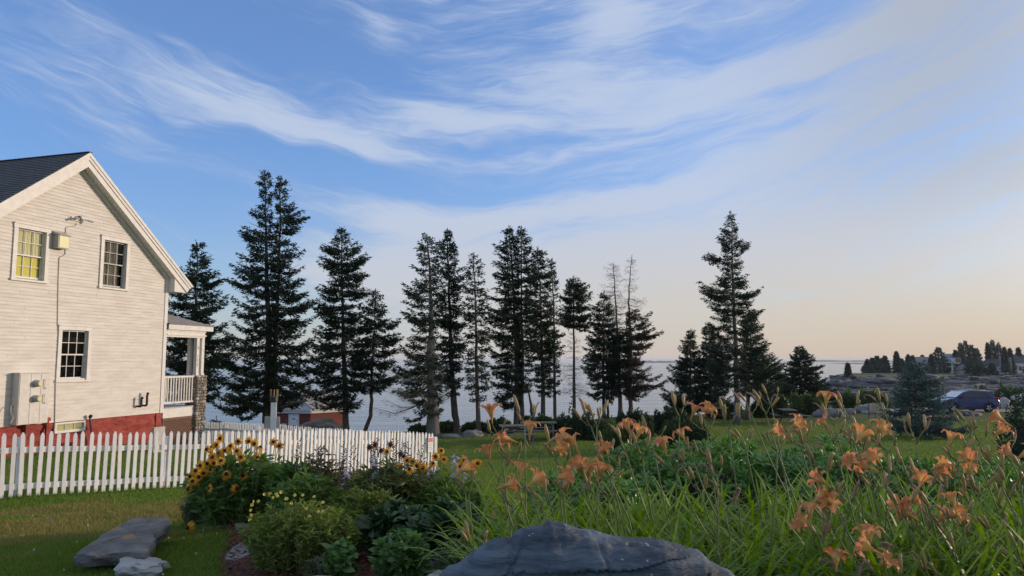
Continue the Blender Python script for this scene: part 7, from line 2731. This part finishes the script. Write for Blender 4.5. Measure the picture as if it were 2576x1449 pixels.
def petal_mesh(seed, wid, recurve):
    """along +x outwards, +z along the flower axis"""
    rng = random.Random(seed)
    prof = [(0.006, 0.0, 0.4), (0.010, 0.022, 0.6), (0.017, 0.044, 0.88), (0.028, 0.062, 1.0), (0.042, 0.073 - 0.006 * recurve, 0.92), (0.055, 0.076 - 0.016 * recurve, 0.64), (0.064, 0.072 - 0.03 * recurve, 0.16)]
    m = MB()
    V = []
    for i, (r, z, w) in enumerate(prof):
        for k in (-1, -0.5, 0, 0.5, 1):
            y = k * wid / 2 * w
            ruf = 0.0025 * sin(i * 2.1 + seed + k * 2) * (abs(k) == 1)
            V.append((r - 0.004 * (1 - k * k) * (i > 1) * -1, y, z + 0.005 * k * k * w + ruf))
    F = []
    for i in range(len(prof) - 1):
        for k in range(4):
            F.append((i * 5 + k, i * 5 + 5 + k, i * 5 + 6 + k, i * 5 + 1 + k))
    m.add(V, F)
    return m.mesh('petal', M_petal, True)


PET = [petal_mesh(i, 0.036 if i % 2 == 0 else 0.026, (0.3, 0.8, 1.4)[i // 2]) for i in range(6)]
THR = MB().tube([(0, 0, -0.035), (0, 0, -0.015), (0, 0, 0.005), (0, 0, 0.022)], [0.003, 0.0045, 0.0075, 0.012], 8, False).mesh('flower', M_throat, True)
BUD = [MB().tube([(0, 0, 0), (0, 0, 0.012), (0, 0, 0.035), (0.001, 0, 0.058), (0.003, 0, 0.072)], [0.0025, 0.006, 0.0085, 0.0075, 0.002], 7).mesh('bud', M_bud, True),
       MB().tube([(0, 0, 0), (0, 0, 0.01), (0.001, 0, 0.028), (0.003, 0, 0.045)], [0.0025, 0.005, 0.0065, 0.0015], 7).mesh('bud', M_budgreen, True),
       MB().tube([(0, 0, 0), (0, 0, 0.015), (0.002, 0, 0.045), (0.004, 0, 0.075), (0.007, 0, 0.088)], [0.0025, 0.0065, 0.009, 0.0075, 0.0025], 7).mesh('bud', M_bud, True)]
WIL = [MB().tube([(0, 0, 0), (0, 0, 0.02), (0.004, 0, 0.05), (0.018, 0.004, 0.072), (0.036, 0.002, 0.066), (0.044, 0, 0.05)], [0.003, 0.005, 0.006, 0.0055, 0.004, 0.0015], 6).mesh('withered_flower', M_wilt, True),
       MB().tube([(0, 0, 0), (0, 0, 0.02), (-0.003, 0.003, 0.055), (0.004, 0, 0.085), (0.016, -0.003, 0.095)], [0.003, 0.006, 0.0065, 0.004, 0.0012], 6).mesh('withered_flower', M_wilt, True)]
R3 = random.Random(12)

# flowers: tip positions in the picture; each sublist is one stalk
FL = [[(1237, 1051)], [(1333, 1090)], [(1259, 1121), (1289, 1109)], [(1231, 1153)], [(1391, 1130)], [(1430, 1106), (1449, 1127)], [(1512, 1138)], [(1582, 1085), (1604, 1097)], [(1672, 1130)], [(1720, 1103)],
      [(1310, 1192)], [(1265, 1225)], [(1336, 1216)], [(1408, 1204)], [(1461, 1186), (1484, 1196)], [(1506, 1195)], [(1155, 1189)], [(1743, 1041), (1776, 1038)],
      [(2078, 1014)], [(1934, 1087)], [(1994, 1075)], [(2080, 1072)], [(2158, 1104)], [(2211, 1085)], [(2156, 1168), (2192, 1179)], [(2207, 1158)], [(2075, 1216)], [(2055, 1256), (2087, 1273)], [(2038, 1300)], [(2031, 1326)],
      [(2388, 1112)], [(2507, 1094), (2529, 1063)], [(2438, 1162), (2441, 1195)], [(2353, 1175)], [(2385, 1195)], [(2314, 1219)], [(2282, 1260), (2270, 1284)], [(2297, 1300)], [(2399, 1270)], [(2365, 1307), (2388, 1300)],
      [(2185, 1365)], [(2199, 1385), (2216, 1422)], [(2104, 1422)], [(2548, 1151)], [(2568, 1148)]]
BU = [(1300, 1012), (1480, 1012), (1466, 1018), (1690, 995), (1812, 1012), (1870, 988), (1922, 968), (1906, 985), (2112, 992), (2207, 986), (2150, 1062), (2282, 1050), (2012, 1088), (1857, 1078), (2258, 1140), (2132, 1088), (2442, 1056), (2420, 1036), (2482, 1130), (1782, 1140), (1800, 1215), (1172, 1325), (1552, 1078), (1622, 1062), (1508, 1090), (1376, 1090), (2040, 1130), (2300, 1170), (2420, 1210), (2500, 1220), (2480, 1300), (2330, 1245), (2240, 1230), (1740, 1180), (2110, 1230), (2520, 1180), (2390, 1350), (2320, 1400), (2550, 1350)]


def lily_d(V):
    return float(np.interp(V, [960, 1060, 1150, 1230, 1320, 1430], [4.7, 4.45, 4.2, 3.95, 3.7, 3.45])) + R3.uniform(-0.22, 0.22)


def add_flower(t, p, axis, s):
    f = inst('flower', THR, t, p, rot_to(axis, R3.random() * 6), s)
    rc = R3.randrange(3)
    for k in range(6):
        pet = PET[(2 * rc + (k % 2))]
        inst('petal', pet, f, (0, 0, 0.001 * (k % 2)), (0, R3.uniform(-0.12, 0.12), k * pi / 3 + R3.uniform(-0.08, 0.08)), R3.uniform(0.92, 1.06))


def lily_stalk(fl, bud_tip, lab):
    V0 = min(v for u, v in fl) if fl else bud_tip[1]
    d = lily_d(V0)
    tip = W(*(fl[0] if fl else bud_tip), d)
    lean = R3.uniform(0.04, 0.34) + (0.1 if R3.random() < 0.5 else -0.12)
    bxp = tip.x + lean
    byp = d + R3.uniform(-0.1, 0.25)
    zb = Hs(bxp, byp)
    o0 = Vector((bxp, byp, zb))
    t = thing('daylily', lab, 'daylily', o0, 0, 'orange daylilies behind the slate boulder')
    heads = []
    # neck: a little below the flowers
    P = [W(u, v, d + R3.uniform(-0.05, 0.05)) for u, v in fl] or [tip]
    mean = sum(P, Vector()) / len(P)
    neck = Vector((mean.x + 0.05, mean.y + 0.02, min(q.z for q in P) - (0.11 if fl else 0.13))) - o0
    mb = MB()
    mid = neck * 0.5 + Vector((0.07 * lean + 0.02, 0.03, 0.03))
    st = [Vector((0, 0, -0.03)), neck * 0.25 + Vector((0.015, 0, 0.01)), mid, neck * 0.8 + Vector((0.01, 0, 0)), neck]
    mb.tube(st, [0.0055, 0.0052, 0.0046, 0.004, 0.0036], 6)
    tips = []
    for q in P:
        q = q - o0
        ax = Vector((R3.choice((-0.7, 0.5)) + R3.gauss(0, 0.4), R3.gauss(-0.2, 0.5), R3.uniform(0.3, 1.1))).normalized()
        root = q - ax * 0.035 * 1.1
        if fl:
            tips.append(('f', root, ax))
        else:
            tips.append(('b', q - Vector((-0.25, 0, 1)).normalized() * 0.06, Vector((-0.3 + R3.gauss(0, 0.15), 0, 1))))
    for kind, root, ax in tips:
        c = neck.lerp(root, 0.5) + Vector((0, 0, -0.012))
        mb.tube([neck, c, root - ax.normalized() * 0.004, root], [0.0034, 0.003, 0.0028, 0.0028], 5)
        s = R3.uniform(0.86, 1.08)
        if kind == 'f':
            add_flower(t, root + ax * 0.036 * s, ax, s)
        else:
            inst('bud', BUD[R3.choice((0, 2))], t, root, rot_to(ax, R3.random() * 6), R3.uniform(1.0, 1.3))
    # buds and withered flowers along two short forks
    for fk in range(2):
        sgn = (-1, 1)[fk]
        e = neck + Vector((sgn * R3.uniform(0.015, 0.06), R3.gauss(0, 0.02), R3.uniform(0.02, 0.08)))
        mb.tube([neck - Vector((0, 0, 0.03 * fk)), neck.lerp(e, 0.5) + Vector((0, 0, -0.008)), e], [0.0032, 0.0028, 0.0026], 5)
        for k in range(R3.randrange(1, 3)):
            ax = Vector((sgn * 0.35 + R3.gauss(-0.15, 0.25), R3.gauss(0, 0.25), 1))
            b = e + Vector((0.004 * k, 0.004 * k, -0.012 * k))
            if R3.random() < 0.18:
                inst('withered_flower', R3.choice(WIL), t, b, rot_to(ax, R3.random() * 6), R3.uniform(0.9, 1.25))
            else:
                inst('bud', R3.choice(BUD), t, b, rot_to(ax, R3.random() * 6), R3.uniform(0.85, 1.2))
    # small bract leaves on the stalk
    mb.build('stalk', M_stem, t, True)
    return t


ORD = ['first', 'second', 'third', 'fourth', 'fifth', 'sixth', 'seventh', 'eighth', 'ninth', 'tenth', 'eleventh', 'twelfth', 'thirteenth', 'fourteenth', 'fifteenth', 'sixteenth', 'seventeenth', 'eighteenth', 'nineteenth', 'twentieth']
MARKS = [(1205, 'by the lilac hosta stalks'), (1340, 'before the grey picnic tables'), (1480, 'left of the whorled shrubs'), (1640, 'before the crooked half-dead spruce'), (1790, 'before the small dense spruce'), (1960, 'below the tall lone spruce'), (2110, 'before the round-shouldered spruce'), (2240, 'left of the blue spruce'), (2370, 'below the blue spruce'), (2470, 'below the blue car'), (2700, 'at the dark rugosa bush')]


def where(U):
    for lim, s in MARKS:
        if U < lim: return s


def height_word(V):
    return 'tall' if V < 1100 else ('middling' if V < 1210 else ('short' if V < 1330 else 'lowest'))


items = [(fl, None) for fl in FL] + [([], b) for b in BU]
keyed = {}
for fl, b in items:
    U, V = (fl[0] if fl else b)
    k = ('%s daylily with %s' % (height_word(V), 'two open orange flowers' if len(fl) == 2 else ('one open orange flower' if fl else 'unopened buds only')), where(U))
    keyed.setdefault(k, []).append((U, V, fl, b))
for (a, w_), lst in keyed.items():
    lst.sort(key=lambda q: q[0])
    for i, (U, V, fl, b) in enumerate(lst):
        lab = '%s %s' % (a, w_)
        if len(lst) > 1: lab += ', %s from the left' % ORD[i]
        lily_stalk(fl, b, lab)


# ------------------------------------------------------------------ sea haze
def build_haze():
    m = bpy.data.materials.new('sea_haze')
    m.use_nodes = True
    n = m.node_tree.nodes
    l = m.node_tree.links
    n.clear()
    out = n.new('ShaderNodeOutputMaterial')
    v = n.new('ShaderNodeVolumePrincipled')
    v.inputs['Color'].default_value = (0.86, 0.92, 1.0, 1)
    v.inputs['Density'].default_value = 0.0001
    v.inputs['Anisotropy'].default_value = 0.2
    l.new(v.outputs[0], out.inputs['Volume'])
    o = MB().box(-27000, 27000, -300, 27000, -18.5, 13.0).build('haze', m)
    tag(o, 'thin sea haze over the water and the far headland', kind='stuff')


build_haze()
